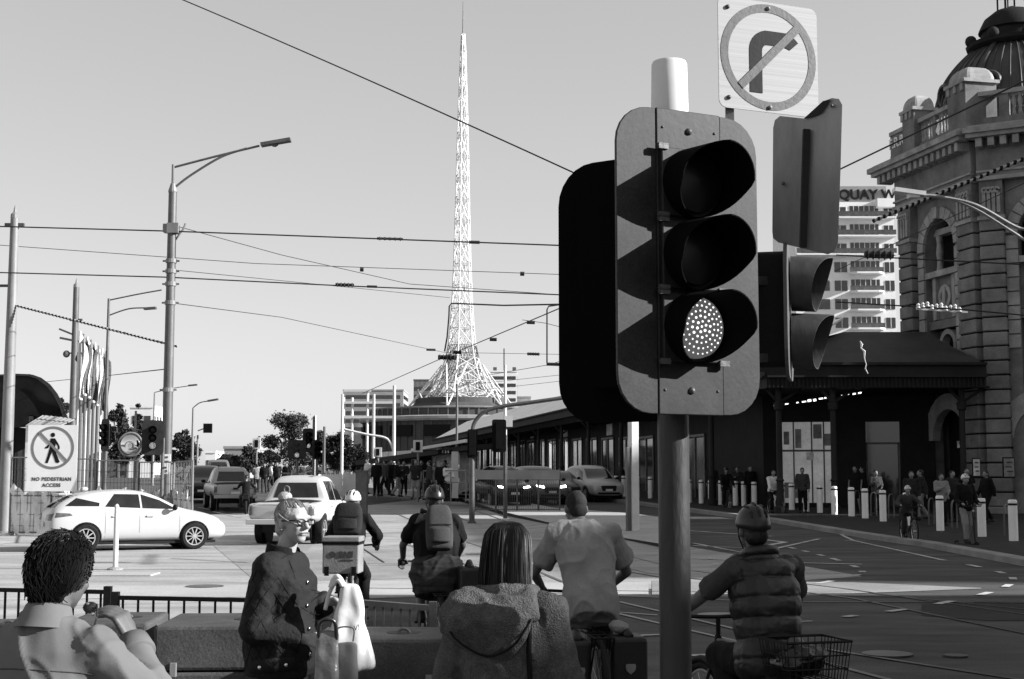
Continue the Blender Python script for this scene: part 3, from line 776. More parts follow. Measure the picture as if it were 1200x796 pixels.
for k in range(NL):                  # big raking struts down to the roof
    a_ = 2 * pi * k / NL + .3
    for da in (-.35, .35): bl.tube([V((15.4 * math.cos(a_ + da), 15.4 * math.sin(a_ + da), zz(474))), sp_pt(0, k) + V((0, 0, 5)), ], .28, 5)
    top = V((7.2 * math.cos(a_ + .5), 7.2 * math.sin(a_ + .5), zz(428)))
    for da in (-.0, 1.05): bl.tube([top, V((19 * math.cos(a_ + da), 19 * math.sin(a_ + da), zz(480)))], .3, 5)
    bl.tube([sp_pt(0, k), V((26 * math.cos(a_), 26 * math.sin(a_), zz(488)))], .36, 5)
bl.build('raking_strut', 'spire_white', sp)
nd = MB(); nd.tube([V((0, 0, zz(45))), V((0, 0, zz(2)))], [.35, .16], 6); nd.build('needle', 'galv', sp)

blocky('office_slab', 'grey slab block with an open rooftop frame left of the theatre', 401, 472, 458, 640, 30, 'grey_render', 5, 3.6, style='bands')
r, wd, h = blocky('office_building', 'plain dark box building peeping out left of the spire skirt', 484, 507, 446, 700, 30, 'stone', 2, 4, inset=2)
r2, wd, h = blocky('apartment_tower', 'small white banded tower block right of the spire base', 575, 606, 436, 620, 16, 'white_render', 14, 3.2, style='bands')
blocky('office_building', 'low pale block beside the banded tower block', 604, 622, 466, 640, 20, 'grey_render', 4, 3.4, style='grid')
mb = MB(); mb.tube([(0, 8, h), (0, 8, h + 11)], .3, 5)
for xx in (-4, 4.5): mb.box((xx, 6, h + 1.5), (1.6, 1.6, 2))
mb.build('antenna', 'grey_steel', r2)
o = thing('roof_frame', 'white open steel frame standing before the grey slab block', 'frame', (W(437, 560, 420).x, 420, gz(420)))
mb = MB(); s4 = 420 / F; z4 = lambda y: W(600, y, 420).z - gz(420)
for px in (402, 412, 430, 437, 461): mb.tube([((px - 437) * s4, 0, 0), ((px - 437) * s4, 0, z4(458 if px in (430, 461) else 466))], .45, 6)
for y in (472, 489): mb.beam((-35 * s4, -.6, z4(y)), (26 * s4, -.6, z4(y)), .7, .7)
mb.beam((-35 * s4, -.6, z4(458)), (-3 * s4, -.6, z4(458)), .5, .7)
mb.build('frame', 'white_paint', o)
blocky('warehouse', 'low flat-roofed building far up the road above the parked utes', 262, 292, 526, 330, 20, 'grey_render', 1, 4, style='grid')
blocky('house', 'small peaked pale building far up the road on the left', 240, 252, 531, 420, 12, 'white_render', 1, 4, style='grid')
blocky('pale_building', 'pale low building on the distant hill left of the lamp pole', 150, 178, 478, 420, 14, 'white_render', 2, 5, style='grid')
# ---------------------------------------------------------------- the big traffic signal in the foreground
def led_lens(parent, c, t, nrm, r, lit):
    m = MB(); z = V((0, 0, 1)); m.lathe([(r, 0), (r * .97, .03), (r * .6, .044), (.002, .05)], c, 28, rot=MX((t, nrm.cross(t) * -1, nrm)).transposed())
    o = m.build('lens', 'lens_lit' if lit else 'lens_off', parent, smooth='auto')
    if lit:
        d = MB(); k = 0
        for ring in range(0, 6):
            cnt = max(1, ring * 6); rr = ring * r * .17
            for j in range(cnt):
                a = 2 * pi * j / cnt + ring * .3
                d.sph(c + t * rr * math.cos(a) + z * rr * math.sin(a) + nrm * (.050 - .02 * (rr / r) ** 2), .0034 * r / .1 * (1.35 - .55 * rr / r) * rnd(.8, 1.15), n=8, m=5)
        d.build('led', 'led_on' if r > .08 else 'lamp_white', o)
    return o
mat('lens_lit', .06, .3, var=.2, bump=0, emit=.035)
mat('led_on', .9, .3, var=.02, bump=0, emit=.55)
mat('lens_off', .004, .4, var=.2, bump=0)
mat('board_black', .014, .5, var=.5, scale=7, bump=.03, bscale=40, spec=.25, fine=.2)
mat('board_side', .02, .5, var=.45, scale=5, bump=.02, bscale=60, spec=.22, fine=.3)
mat('board_back', .002, .9, var=.3, scale=4, bump=.1, spec=.06)
mat('visor_sunlit', .035, .5, var=.5, scale=12, bump=.1, stretch=(1, 1, .2))
mat('visor_black', .002, .8, var=.3, scale=8, bump=.1, spec=.06)
mat('pole_paint', .022, .5, var=.45, scale=7, bump=.2, bscale=50, stretch=(1, 1, .25))
def signal_head(parent, c, th, w, h, pitch, zoff, lit=(0, 0, 1), vis=True, lensr=.1, back=True, mb_='board_black', rad=.12, detail=True, name='signal_head', mback='board_back', lamps=(0, 1, 2), domes=True, mvis='visor_black', vprof=None):
    """target board with housing, three hooded lenses; th = how far it faces right of the camera"""
    t = V((math.cos(th), math.sin(th), 0)); n_ = V((math.sin(th), -math.cos(th), 0)); z = V((0, 0, 1)); c = V(c)
    pt = lambda a, b, d=0: c + t * a + z * b + n_ * d
    out = rrect(-w / 2, -h / 2, w / 2, h / 2, rad)
    b = MB()
    if detail:
        dw = .122
        left = [p for p in out if p[0] < -dw]; left = [(-dw - .002, -h / 2)] + sorted([], key=0) if False else left
        lp = [(-dw - .002, h / 2)] + [p for p in out if p[0] < -dw - .002] + [(-dw - .002, -h / 2)]
        rp = [(dw + .002, -h / 2)] + [p for p in out[21:] + out[:7] if p[0] > dw + .002] + [(dw + .002, h / 2)]
        for poly in (lp, rp): b.slab([pt(x, y, -.012) for x, y in poly], n_ * .012)
        ho = b.build(name, 'board_side', parent, bevel=.002)
        d_ = MB(); d_.slab([pt(x, y, -.012) for x, y in ((-dw, -h / 2 - .002), (dw, -h / 2 - .002), (dw, h / 2 + .002), (-dw, h / 2 + .002))], n_ * .016); d_.build('door_panel', mb_, ho, bevel=.003)
        for k in range(3):
            zc = zoff + (1 - k) * pitch
            d_ = MB(); d_.slab([pt(x, y, .0045) for x, y in rrect(-.115, zc - pitch / 2 + .006, .115, zc + pitch / 2 - .006, .012, 3)], n_ * .018); d_.build('lamp_door', mb_, ho, bevel=.004)
            for sx, sy in ((-.112, -.5), (-.112, .5), (.112, -.5)):
                d_ = MB(); q = pt(sx, zc + sy * pitch * .95, .024); d_.beam(q - t * .018, q + t * .018, .012, .018); d_.tube([q - t * .02, q + t * .02], .006, 6); d_.build('hinge', 'grey_steel', ho)
        for x, y, r in ((0, h / 2 - .065, .012), (-.1, h / 2 - .06, .005), (.1, h / 2 - .06, .005), (0, -h / 2 + .075, .012), (-.1, -h / 2 + .075, .005), (.1, -h / 2 + .075, .005)):
            d_ = MB(); d_.lathe([(r, 0), (r * .9, r * .4), (r * .4, r * .8), (.0005, r * .9)], pt(x, y, .004), 12, rot=MX((t, z, n_)).transposed()); d_.build('bolt', 'grey_steel', ho, smooth=True)
    else:
        b.slab([pt(x, y, -.012) for x, y in out], n_ * .012); ho = b.build(name, mb_, parent)
    if back:
        d_ = MB(); d_.slab([pt(x, y, -.014) for x, y in rrect(-.12, zoff + (.5 - lamps[-1]) * pitch, .12, zoff + 1.5 * pitch, .02, 3)], n_ * -.12)
        for k in lamps if domes else (): d_.sph(pt(0, zoff + (1 - k) * pitch, -.13), (.1, .1, .085), n=16, m=8)
        d_.build('housing', mback, ho, bevel=.006 if detail else 0)
    for k in lamps:
        zc = zoff + (1 - k) * pitch; r = lensr * 1.13
        led_lens(ho, pt(0, zc, .014 if detail else .004), t, n_, lensr, lit[k])
        if vis:
            v_ = MB(); k_ = lensr / .1; N = 40; o_, i_ = [], []
            for j in range(N):
                a = 2 * pi * j / N; deg = abs(((math.degrees(a) + 180) % 360) - 180)
                L_ = .225 - .03 * deg / 95 if deg < 95 else .195 - .165 * ((deg - 95) / 85) ** .8
                if vprof: L_ = vprof[1] + (vprof[0] - vprof[1]) * (1 + math.cos(a)) / 2
                x_, y_ = math.sin(a), math.cos(a); L_ *= 1 - .33 * max(0, -x_)
                for rr, lst in ((r, o_), (r - .004 * k_, i_)):
                    lst.append((pt(x_ * rr, zc + y_ * rr, .005), pt(x_ * rr, zc + y_ * rr - .012 * k_ * (L_ / .2), .005 + L_ * k_)))
            v_.loft([[p[0] for p in o_], [p[1] for p in o_], [p[1] for p in i_], [p[0] for p in i_], [p[0] for p in o_]], cap=False)
            v_.build('visor', mvis, ho, smooth='auto')
    return ho
ts = thing('traffic_signal', 'large black traffic signal in the foreground with its bottom lamp lit on a round post', 'traffic signal', (W(791, 700, 4.66).x, 4.66, 0))
ox, oy = ts.location.x, ts.location.y
def L(p): return V((p.x - ox, p.y - oy, p.z))
zt = W(785, 128, 4.66).z; zc_ = W(785, 72, 4.66).z
m = MB(); m.lathe([(.085, .13), (.085, .16), (.0515, .19), (.0515, zt - .02)], n=32); m.build('post', 'pole_paint', ts, smooth='auto')
m = MB(); m.lathe([(.061, zt - .03), (.0625, zt), (.0595, zc_ - .012), (.055, zc_ - .003), (.01, zc_)], n=32); m.build('post_cap', 'white_paint', ts, smooth='auto')
h1 = signal_head(ts, L(W(808, 307, 4.5)), R(27), .54, .975, .232, .018)
h2 = signal_head(ts, L(W(736, 339, 4.78)), R(180 - 34), .54, .90, .225, 0, lit=(0, 0, 0), mb_='board_back', detail=False, rad=.14, domes=False)
h3 = signal_head(ts, L(W(926, 366, 4.92)), R(76.5), .44, .47, .2, -.1, lit=(0, 0, 0), mb_='galv', detail=False, mback='black_paint', lamps=(0, 1), mvis='visor_sunlit', vprof=(.17, .10), lensr=.085)  # pale board and grey visors carry sunlight on this dark head
for y in (230, 430):
    m = MB(); m.beam(L(W(785, y, 4.66)), L(W(736, y + 15, 4.74)), .05, .03); m.build('bracket', 'grey_steel', ts)
    m = MB(); m.beam(L(W(788, y, 4.62)), L(W(806, y, 4.55)), .07, .05); m.build('bracket', 'grey_steel', ts)
for y in (330, 420): m = MB(); m.beam(L(W(785, y, 4.66)), L(W(905, y, 4.86)), .05, .03); m.build('bracket', 'grey_steel', ts)
# no-right-turn sign
def disc_ring(mb, fr, r0, r1, z0, z1, n=48, a0=0, a1=360):
    for i in range(n):
        A_, B_ = R(a0 + (a1 - a0) * i / n), R(a0 + (a1 - a0) * (i + 1) / n)
        q = [(r0 * math.cos(A_), r0 * math.sin(A_)), (r1 * math.cos(A_), r1 * math.sin(A_)), (r1 * math.cos(B_), r1 * math.sin(B_)), (r0 * math.cos(B_), r0 * math.sin(B_))]
        mb.slab([fr @ V((x, y, z0)) for x, y in q], fr.to_3x3() @ V((0, 0, z1 - z0)))
def plate(mb, fr, poly, z0, z1): mb.slab([fr @ V((x, y, z0)) for x, y in poly], fr.to_3x3() @ V((0, 0, z1 - z0)))
c = W(900.5, 67.5, 5.0); th_ = R(20)
nr = thing('road_sign', 'square white no right turn sign with a crossed bent arrow above the big traffic signal', 'sign', c)
t_ = V((math.cos(th_), math.sin(th_), -.018)).normalized(); fr = frame((0, 0, 0), t_, V((0, 0, 1)))
mat('sign_white', .33, .35, var=.04, scale=30, bump=.1, bscale=6, stretch=(.01, .01, 6))
mat('sign_red', .075, .45, var=.12, scale=20, bump=.05, fine=.15, bscale=60)
h = .203
m = MB(); plate(m, fr, rrect(-h, -h, h, h, .03), -.002, .002); m.build('panel', 'sign_white', nr)
m = MB(); disc_ring(m, fr, .165, .195, .002, .0035); q = .006; e = 1 / math.sqrt(2)
plate(m, fr, [(x * e - y * e, x * e + y * e) for x, y in ((-.166, -.0145), (.166, -.0145), (.166, .0145), (-.166, .0145))], .0045, .006)
m.build('prohibition_ring', 'sign_red', nr)
m = MB()
A1 = [(-.078, -.135), (-.028, -.135), (-.028, .02)] + arc(-.003, .02, .025, 180, 90, 5)[1:] + [(.062, .045), (.062, .045), (.088, .036), (.122, .066), (.088, .097), (.0, .097)] + arc(-.0, .02, .078, 90, 180, 8)[1:]
plate(m, fr, A1, .0025, .0042); m.build('bent_arrow', 'sign_black', nr)
for x, y in ((-.165, .165), (-.165, -.165), (.0, -.185), (.0, .18)):
    m = MB(); m.lathe([(.0085, .002), (.007, .009), (.001, .012)], fr @ V((x, y, 0)), 10, rot=fr.to_3x3()); m.build('bolt', 'grey_steel' if x else 'galv_pale', nr, smooth=True)
m = MB(); m.beam(fr @ V((-.15, -.25, -.02)), fr @ V((-.15, .15, -.02)), .03, .012, up=(0, 1, 0)); m.build('bracket', 'galv', nr)
# bent back of another sign
mat('sign_back', .22, .5, .3, var=.4, scale=5, bump=.1, stretch=(1, 1, .3))
YB = 4.72; bs = thing('sign_back', 'grey back of a dented road sign right of the big traffic signal', 'sign', W(945, 205, YB))
pp = [(905, 272), (906, 150), (908, 141), (914, 136), (942, 139), (952, 132), (964, 119), (975, 115), (983, 116), (987, 123), (985, 200), (982, 285), (978, 295), (970, 298), (940, 291), (912, 284), (906, 279)]
m = MB(); P = [W(x, y, YB - (x - 945) * .0022) - bs.location for x, y in pp]; m.slab(P, V((.001, .004, 0))); m.build('panel', 'sign_back', bs)
m = MB(); P = [W(x, y, YB - (x - 945) * .0022 - .004) - bs.location for x, y in ((942, 139), (964, 119), (973, 117), (962, 133), (950, 138))]; m.slab(P, V((.0, -.006, 0))); m.build('folded_corner', 'black_paint', bs)
m = MB(); m.beam(W(945, 152, YB - .012) - bs.location, W(941, 290, YB - .012) - bs.location, .022, .02, up=(0, 1, 0)); m.build('bracket', 'black_paint', bs)
m = MB()
for x, y in ((975, 124), (944, 166), (918, 215)): m.sph(W(x, y, YB - .012 - (x - 945) * .0022) - bs.location, .007, n=8, m=5)
m.build('rivets', 'grey_steel', bs)

# ---------------------------------------------------------------- poles, lamps, far signals
def pole_thing(name, label, cat, px, Y, ytop, r0, r1, m='galv', group=None, pxt=None, base=0.0):
    p = W(px, 590, Y); z0 = gz(Y) + base; t = thing(name, label, cat, (p.x, Y, z0), 0, group)
    zt = W(px, ytop, Y).z - z0
    mb = MB(); mb.lathe([(r0 * 1.5, 0), (r0 * 1.5, .06), (r0, .08), (r0 * .8 + r1 * .2, zt * .4), (r1, zt)], n=14); mb.build('pole', m, t, smooth='auto')
    return t, zt
def zrel(t, y): return W(600, y, t.location.y).z - t.location.z
def xrel(t, px): return W(px, 400, t.location.y).x - t.location.x
# tram pole with street lamp arm
t, z = pole_thing('street_lamp', 'tall tram pole on the left carrying a curved arm with a street lamp', 'street lamp', 194, 42, 225, .155, .125)
m = MB(); m.tube([(0, 0, z), (0, 0, zrel(t, 193))], .05, 8); m.lathe([(.135, z - .02), (.14, z + .02), (.07, z + .25), (.05, z + .26)], n=12); m.build('pole_top', 'galv_pale', t)
m = MB(); a = zrel(t, 196); b = zrel(t, 220)
m.tube(spline([(0.03, 0, a), (xrel(t, 250), 0, zrel(t, 183)), (xrel(t, 300), 0, zrel(t, 171))], 6), .035, 6)
m.tube(spline([(0.05, 0, b), (xrel(t, 220), 0, zrel(t, 205)), (xrel(t, 255), 0, zrel(t, 184)), (xrel(t, 285), 0, zrel(t, 174))], 6), .035, 6); m.build('arm', 'galv', t)
m = MB(); m.beam((xrel(t, 302), 0, zrel(t, 170)), (xrel(t, 337), 0, zrel(t, 164)), .28, .1); m.sph((xrel(t, 318), 0, zrel(t, 169)), (.12, .1, .09), n=8, m=6); m.build('lamp_head', 'grey_steel', t)
m = MB(); m.box((-.14, 0, zrel(t, 268)), (.2, .3, .25)); m.box((.05, 0, zrel(t, 268)), (.34, .34, .3)); m.tube([(.05, 0, zrel(t, 285)), (.35, 0, zrel(t, 268)), (.4, 0, zrel(t, 262))], .03, 6); m.build('bracket', 'galv_pale', t)
for y in (306, 318, 333, 355, 457):
    m = MB(); m.lathe([(.165, zrel(t, y) - .06), (.165, zrel(t, y) + .06)], n=14); m.beam((-.25, 0, zrel(t, y)), (.25, 0, zrel(t, y)), .04, .05); m.build('band', 'galv_pale', t)
m = MB(); m.box((0.02, -.2, zrel(t, 544)), (.3, .02, .58)); po = m.build('plate', 'sheet_white', t)
m = MB()
for k, y in enumerate((536, 541, 548, 552)): m.box((.02 + .03 * (k % 2), -.215, zrel(t, y)), (.15 - .03 * k % .1, .01, .05))
m.build('print', 'sign_grey', po)
# plain tram poles on the left
def cap_finial(t, z, r):
    m = MB(); m.lathe([(r * 1.05, z), (r, z + .12), (r * .4, z + .2), (r * .3, z + .3), (.01, z + .42)], n=10); m.build('cap', 'galv_pale', t)
t, z = pole_thing('tram_pole', 'pale tram pole at the far left edge beside the black tent', 'pole', 6, 44, 256, .19, .13, 'galv_pale'); cap_finial(t, z, .13)
m = MB(); m.beam((-.3, 0, zrel(t, 264)), (.3, 0, zrel(t, 264)), .1, .12); m.beam((-.5, 0, zrel(t, 335)), (-.1, 0, zrel(t, 335)), .06, .08); m.build('bracket', 'grey_steel', t)
t, z = pole_thing('tram_pole', 'grey tram pole rising beside the row of flags', 'pole', 82, 62, 337, .16, .13); cap_finial(t, z, .13)
m = MB(); m.beam((-.25, 0, zrel(t, 375)), (.3, 0, zrel(t, 375)), .1, .1); m.build('bracket', 'grey_steel', t); m = MB(); m.beam((-.1, -.1, zrel(t, 392)), (xrel(t, 70), -.1, zrel(t, 386)), .12, .08); m.build('side_lamp', 'grey_steel', t); m = MB(); m.sph((-.35, 0, zrel(t, 415)), .16, n=8, m=6); m.sph((.5, 0, zrel(t, 416)), .2, n=8, m=6); m.beam((-.4, 0, zrel(t, 414)), (.5, 0, zrel(t, 414)), .06, .06); m.build('floodlights', 'grey_steel', t)
t, z = pole_thing('street_lamp', 'thin grey lamp post with double arms right of the flags', 'street lamp', 121, 66, 350, .1, .06)
m = MB(); m.tube(spline([(0, 0, zrel(t, 352)), (xrel(t, 160), 0, zrel(t, 345)), (xrel(t, 188), 0, zrel(t, 340))], 5), .035, 5); m.tube(spline([(0, 0, zrel(t, 370)), (xrel(t, 150), 0, zrel(t, 362)), (xrel(t, 172), 0, zrel(t, 361))], 5), .035, 5); m.build('arm', 'galv', t)
m = MB(); m.beam((xrel(t, 168), 0, zrel(t, 362)), (xrel(t, 182), 0, zrel(t, 361)), .3, .1); m.beam((xrel(t, 70), 0, zrel(t, 396)), (xrel(t, 100), 0, zrel(t, 402)), .06, .1); m.build('lamp_head', 'grey_steel', t)
t, z = pole_thing('street_lamp', 'slim far lamp post left of the parked utes with a short bent arm', 'street lamp', 224, 88, 478, .1, .06, 'galv_pale')
m = MB(); m.tube(spline([(0, 0, z), (xrel(t, 236), 0, zrel(t, 472)), (xrel(t, 247), 0, zrel(t, 470))], 5), .035, 5); m.build('arm', 'galv', t)
m = MB(); m.beam((xrel(t, 245), 0, zrel(t, 470)), (xrel(t, 257), 0, zrel(t, 468)), .3, .1); m.build('lamp_head', 'grey_steel', t)
t, z = pole_thing('street_lamp', 'faint distant lamp post beside the tall tram pole with its arm over the road', 'street lamp', 178, 100, 460, .09, .05, 'galv_pale')
m = MB(); m.tube(spline([(0, 0, z), (xrel(t, 205), 0, zrel(t, 455)), (xrel(t, 225), 0, zrel(t, 452))], 5), .03, 5); m.build('arm', 'galv', t)
m = MB(); m.beam((xrel(t, 222), 0, zrel(t, 452)), (xrel(t, 232), 0, zrel(t, 451)), .3, .1); m.build('lamp_head', 'grey_steel', t)
# lamp arm coming in from the right
t, z = pole_thing('street_lamp', 'lamp post just beyond the right edge whose bright arm reaches into the picture', 'street lamp', 1222, 27, 258, .1, .06, 'galv_pale')
m = MB(); m.tube(spline([(0, 0, z), (xrel(t, 1200), 0, zrel(t, 268)), (xrel(t, 1150), 0, zrel(t, 241)), (xrel(t, 1108), 0, zrel(t, 231)), (xrel(t, 1085), 0, zrel(t, 229))], 6), .035, 6)
m.tube(spline([(0, 0, zrel(t, 288)), (xrel(t, 1185), 0, zrel(t, 268)), (xrel(t, 1150), 0, zrel(t, 246)), (xrel(t, 1120), 0, zrel(t, 233))], 6), .03, 6); m.build('arm', 'galv_pale', t)
m = MB(); m.beam((xrel(t, 1088), 0, zrel(t, 228)), (xrel(t, 1052), 0, zrel(t, 223)), .26, .08); m.box((xrel(t, 1075), 0, zrel(t, 230)), (.2, .2, .08)); m.build('lamp_head', 'white_paint', t)

def small_signal(label, px, y, Y, th, lit=(0, 0, 1), w=.62, h=1.0, ped=False, postx=None, ptop=None, group=None, vis=True):
    c = W(px, y, Y); z0 = gz(Y) + .13
    xb = W(px if postx is None else postx, 560, Y + .2).x
    t = thing('traffic_signal', label, 'traffic signal', (xb, Y + .2, z0), 0, group)
    mb = MB(); mb.lathe([(.09, 0), (.09, .05), (.06, .06), (.055, (W(px, ptop, Y).z if ptop else c.z) - z0)], n=10); mb.build('post', 'galv' , t)
    signal_head(t, (c.x - xb, -.2, c.z - z0), th, w, h, .23, 0, lit, vis=vis, detail=False, mb_='board_side', rad=.12)
    return t
small_signal('black traffic signal with bottom lamp lit beside the tall lamp pole on the left', 179, 513, 41, R(12), postx=190)
small_signal('dark traffic signal turned sideways behind the mesh fence on the left', 123, 510, 44, R(-45), lit=(0, 0, 0), w=.5)
small_signal('upper traffic signal of the dark cluster near the centre left, bottom lamp lit', 361, 516, 60, R(35), w=.5, postx=367, ptop=488)
small_signal('black back of a traffic signal at the left of the central signal cluster', 348, 527, 59, R(10), lit=(0, 0, 1), w=.75, h=.8, vis=False)
small_signal('lower traffic signal of the central cluster turned away to the right', 371, 527, 58.5, R(55), lit=(0, 0, 0), w=.5, h=.8)
def box_signal(label, px, y, Y, w, h, post_to=None, lit=False, px_post=None):
    c = W(px, y, Y); z0 = gz(Y) + .13; t = thing('tram_signal', label, 'signal', (c.x, Y, z0))
    s = Y / F; mb = MB(); mb.lathe([(.06, 0), (.05, c.z - z0)], n=8); mb.build('post', 'galv_pale', t)
    mb = MB(); mb.box((0, -.1, c.z - z0), (w * s, .12, h * s)); o = mb.build('white_surround', 'white_paint', t)
    mb = MB(); mb.box((0, -.18, c.z - z0), (w * s * .45, .06, h * s * .7)); mb.build('signal_face', 'black_matt', o)
box_signal('small white framed tram signal above the distant traffic near the trees', 301, 520, 90, 9, 12)
box_signal('white framed tram signal standing behind the left part of the shelter roof', 443, 530, 72, 9, 11)
box_signal('largest white framed tram signal above the middle of the shelter roof', 490, 523, 66, 11, 14)
t, z = pole_thing('traffic_signal', 'small dark signal hanging over the far road on the left', 'traffic signal', 230, 92, 510, .08, .06, 'galv_pale')
m = MB(); m.tube([(0, 0, zrel(t, 505)), (xrel(t, 242), 0, zrel(t, 502))], .04, 6); m.build('arm', 'galv_pale', t)
m = MB(); m.box((xrel(t, 246), -.1, zrel(t, 502)), (.55, .2, .6)); m.build('signal_head', 'black_matt', t)
# convex mirror
mr = thing('traffic_mirror', 'round convex mirror on a post in front of the fenced site', 'mirror', (W(153, 520, 42).x, 42, 0))
zc = W(153, 521, 42).z; m = MB(); m.tube([(0.08, .2, 0), (.08, .2, zc + 1)], .035, 8); m.build('post', 'galv_pale', mr)
m = MB(); rt = MX.Rotation(R(90), 3, 'X') 
m.lathe([(.0, .1), (.15, .093), (.26, .06), (.34, .0)], (0, 0, zc), 28, rot=rt); m.build('convex_glass', 'mirror', mr, smooth=True)
m = MB(); m.torus((0, 0, zc), .34, .035, (0, 1, 0), 32, 8); m.build('rim', 'galv_pale', mr, smooth=True)
# mast arm with two dark signal backs in the centre
t, z = pole_thing('traffic_signal', 'curved mast arm pole with black signal backs left of the big signal', 'traffic signal', 553, 50, 508, .1, .085, 'grey_steel')
m = MB(); m.tube(spline([(0, 0, z), (xrel(t, 556), 0, zrel(t, 496)), (xrel(t, 566), 0, zrel(t, 484)), (xrel(t, 585), 0, zrel(t, 477)), (xrel(t, 620), 0, zrel(t, 472)), (xrel(t, 662), 0, zrel(t, 466))], 5), .07, 8); m.build('mast_arm', 'grey_steel', t)
for px, y, w_, h_ in ((554, 520, .36, 1.0), (585, 511, .5, 1.15)):
    m = MB(); c = V((xrel(t, px), -.1, zrel(t, y))); m.slab([c + V((x, 0, zz_)) for x, zz_ in rrect(-w_ / 2, -h_ / 2, w_ / 2, h_ / 2, .08, 4)], (0, .05, 0)); m.box(c + V((0, -.06, 0)), (.22, .12, h_ * .8)); m.build('signal_head', 'black_matt', t)
t, z = pole_thing('tram_pole', 'slender white pole with a small box standing behind the low barrier', 'pole', 592, 52, 428, .07, .05, 'white_paint')
m = MB(); m.box((.12, -.08, zrel(t, 494)), (.3, .2, .4)); m.build('box', 'white_paint', t)
m = MB(); m.lathe([(.075, 0), (.075, zrel(t, 510))], n=8); m.build('lower_sleeve', 'grey_steel', t)
# square pale pole on the island
p = G(743, 624, .14); t = thing('tram_pole', 'square pale pole with a shaded left face standing on the traffic island', 'pole', p, R(25))
m = MB(); m.box((0, 0, 4.1), (.24, .24, 8.2)); m.build('pole', 'white_paint', t, bevel=.01)
m = MB(); m.box((-.2, -.02, 1.25), (.12, .12, 2.5)); m.build('short_post', 'galv', t, bevel=.01)
# thin mast poles behind the tram stop
for px, yt, Y, lb in ((437, 462, 96, 'white tram mast rising behind the left half of the shelter roof'), (461, 452, 84, 'white tram mast with a curved arm behind the shelter'), (400, 462, 100, 'grey mast right of the dark tree beside the white hoarding'), (535, 450, 120, 'thin pale mast in front of the lattice spire base'), (368, 487, 95, 'short white mast inside the dark central signal cluster'), (379, 500, 104, 'thin dark mast between the trees right of the central signals')):
    t, z = pole_thing('tram_pole', lb, 'pole', px, Y, yt, .11, .09, 'white_paint' if 'white' in lb else 'galv')
    if px == 461:
        m = MB(); m.tube(spline([(0, 0, zrel(t, 530)), (xrel(t, 459), 0, zrel(t, 520)), (xrel(t, 452), 0, zrel(t, 513)), (xrel(t, 430), 0, zrel(t, 509)), (xrel(t, 404), 0, zrel(t, 503))], 5), .08, 6); m.build('arm', 'white_paint', t)

# ---------------------------------------------------------------- overhead wires
def wire(label, pts, r=.012, beads=(), n=10, sag=0.0, name='overhead_wire', m='wire'):
    P = [W(*p) for p in pts]
    if len(P) == 2:
        a, b = P; P = [a.lerp(b, i / n) - V((0, 0, sag * 4 * (i / n) * (1 - i / n))) for i in range(n + 1)]
    o = P[0].copy(); t = thing(name, label, 'wire', o)
    mb = MB(); mb.tube([p - o for p in P], r, 5); mb.build('cable', m, t)
    for px, y, Y, ln, rr in beads:
        c = W(px, y, Y) - o; k = V((1, 0, -.03)).normalized()
        mb = MB(); mb.tube([c - k * ln / 2, c + k * ln / 2], rr, 6)
        if ln > .5:
            for q in range(5): mb.lathe([(rr, -.02), (rr * 1.5, 0), (rr, .02)], c + k * (q - 2) * ln / 5, 6, rot=MX.Rotation(R(90), 3, 'Y'))
        mb.build('insulator', m, t)
    return t
wire('long dark wire running from the top left of the sky down to the big signal', [(205, -4, 16), (680, 206, 12)], .007, sag=-.02)
wire('upper span wire from the far left pole across to the big signal', [(-20, 265, 44), (198, 271, 42), (690, 289, 40)], .022, [(457, 280, 41, .75, .04), (556, 284, 40.6, .3, .05)])
wire('thin wire sloping gently below the upper span wire', [(-20, 286, 50), (300, 309, 50), (690, 323, 50)], .012, [(424, 316, 50, .12, .08), (612, 321, 50, .15, .08)])
wire('second span wire through the middle of the tall lamp pole', [(-20, 319, 44), (195, 325, 42), (400, 335, 42), (690, 347, 42)], .02, [(404, 334, 42, .55, .05), (436, 336, 42, .3, .04)])
wire('stay wire falling from the lamp pole bracket towards the right', [(210, 266, 41.9), (330, 299, 45), (480, 333, 50), (690, 348, 52)], .012)
wire('faint wire leaving the lamp pole towards the top of the spire skirt', [(198, 316, 42), (420, 338, 55), (527, 349, 60)], .011)
wire('lower trolley wire descending from the lamp pole to the spire', [(200, 355, 42), (330, 372, 55), (520, 413, 80), (690, 416, 80)], .013, [(505, 410, 78, .5, .07), (625, 415, 80, .7, .08)])
wire('steep contact wire climbing from the shelter to the big signal', [(425, 461, 90), (527, 416, 70), (690, 347, 40)], .02, [(524, 419, 70, .9, .12), (536, 413, 68, .4, .09), (578, 398, 60, .3, .08), (622, 378, 52, .3, .07)])
wire('dark overhead bracket with two hanging drops right of the spire', [(521, 412, 60), (524, 395, 60), (526, 372, 60), (526.5, 359, 60), (529, 355.5, 60), (590, 358, 60), (690, 356, 60)], .035, [])
wire('hanging dropper with a dark hook near the left edge of the big signal', [(657, 357, 55), (643, 359, 55), (641, 363, 55), (641, 426, 55)], .03, [(648, 427, 55, .5, .07)])
wire('thin cross wire to the right of the spire at hook height', [(570, 440, 70), (641, 428, 60), (690, 414, 55)], .013)
wire('pale thin wire low above the theatre on the right', [(540, 452, 100), (690, 436, 90)], .014)
wire('second pale thin wire low above the theatre on the right', [(540, 460, 100), (690, 443, 90)], .014)
wire('short wire with a dark joint near the right of the spire', [(612, 375, 58), (640, 379, 58), (690, 392, 58)], .012)
wire('faint wire above the far lamp posts on the left', [(-20, 455, 100), (120, 441, 80), (192, 433, 42.2)], .018)
wire('wire rising from behind the sign back to the right edge', [(975, 203, 20), (1215, 88, 16)], .012)
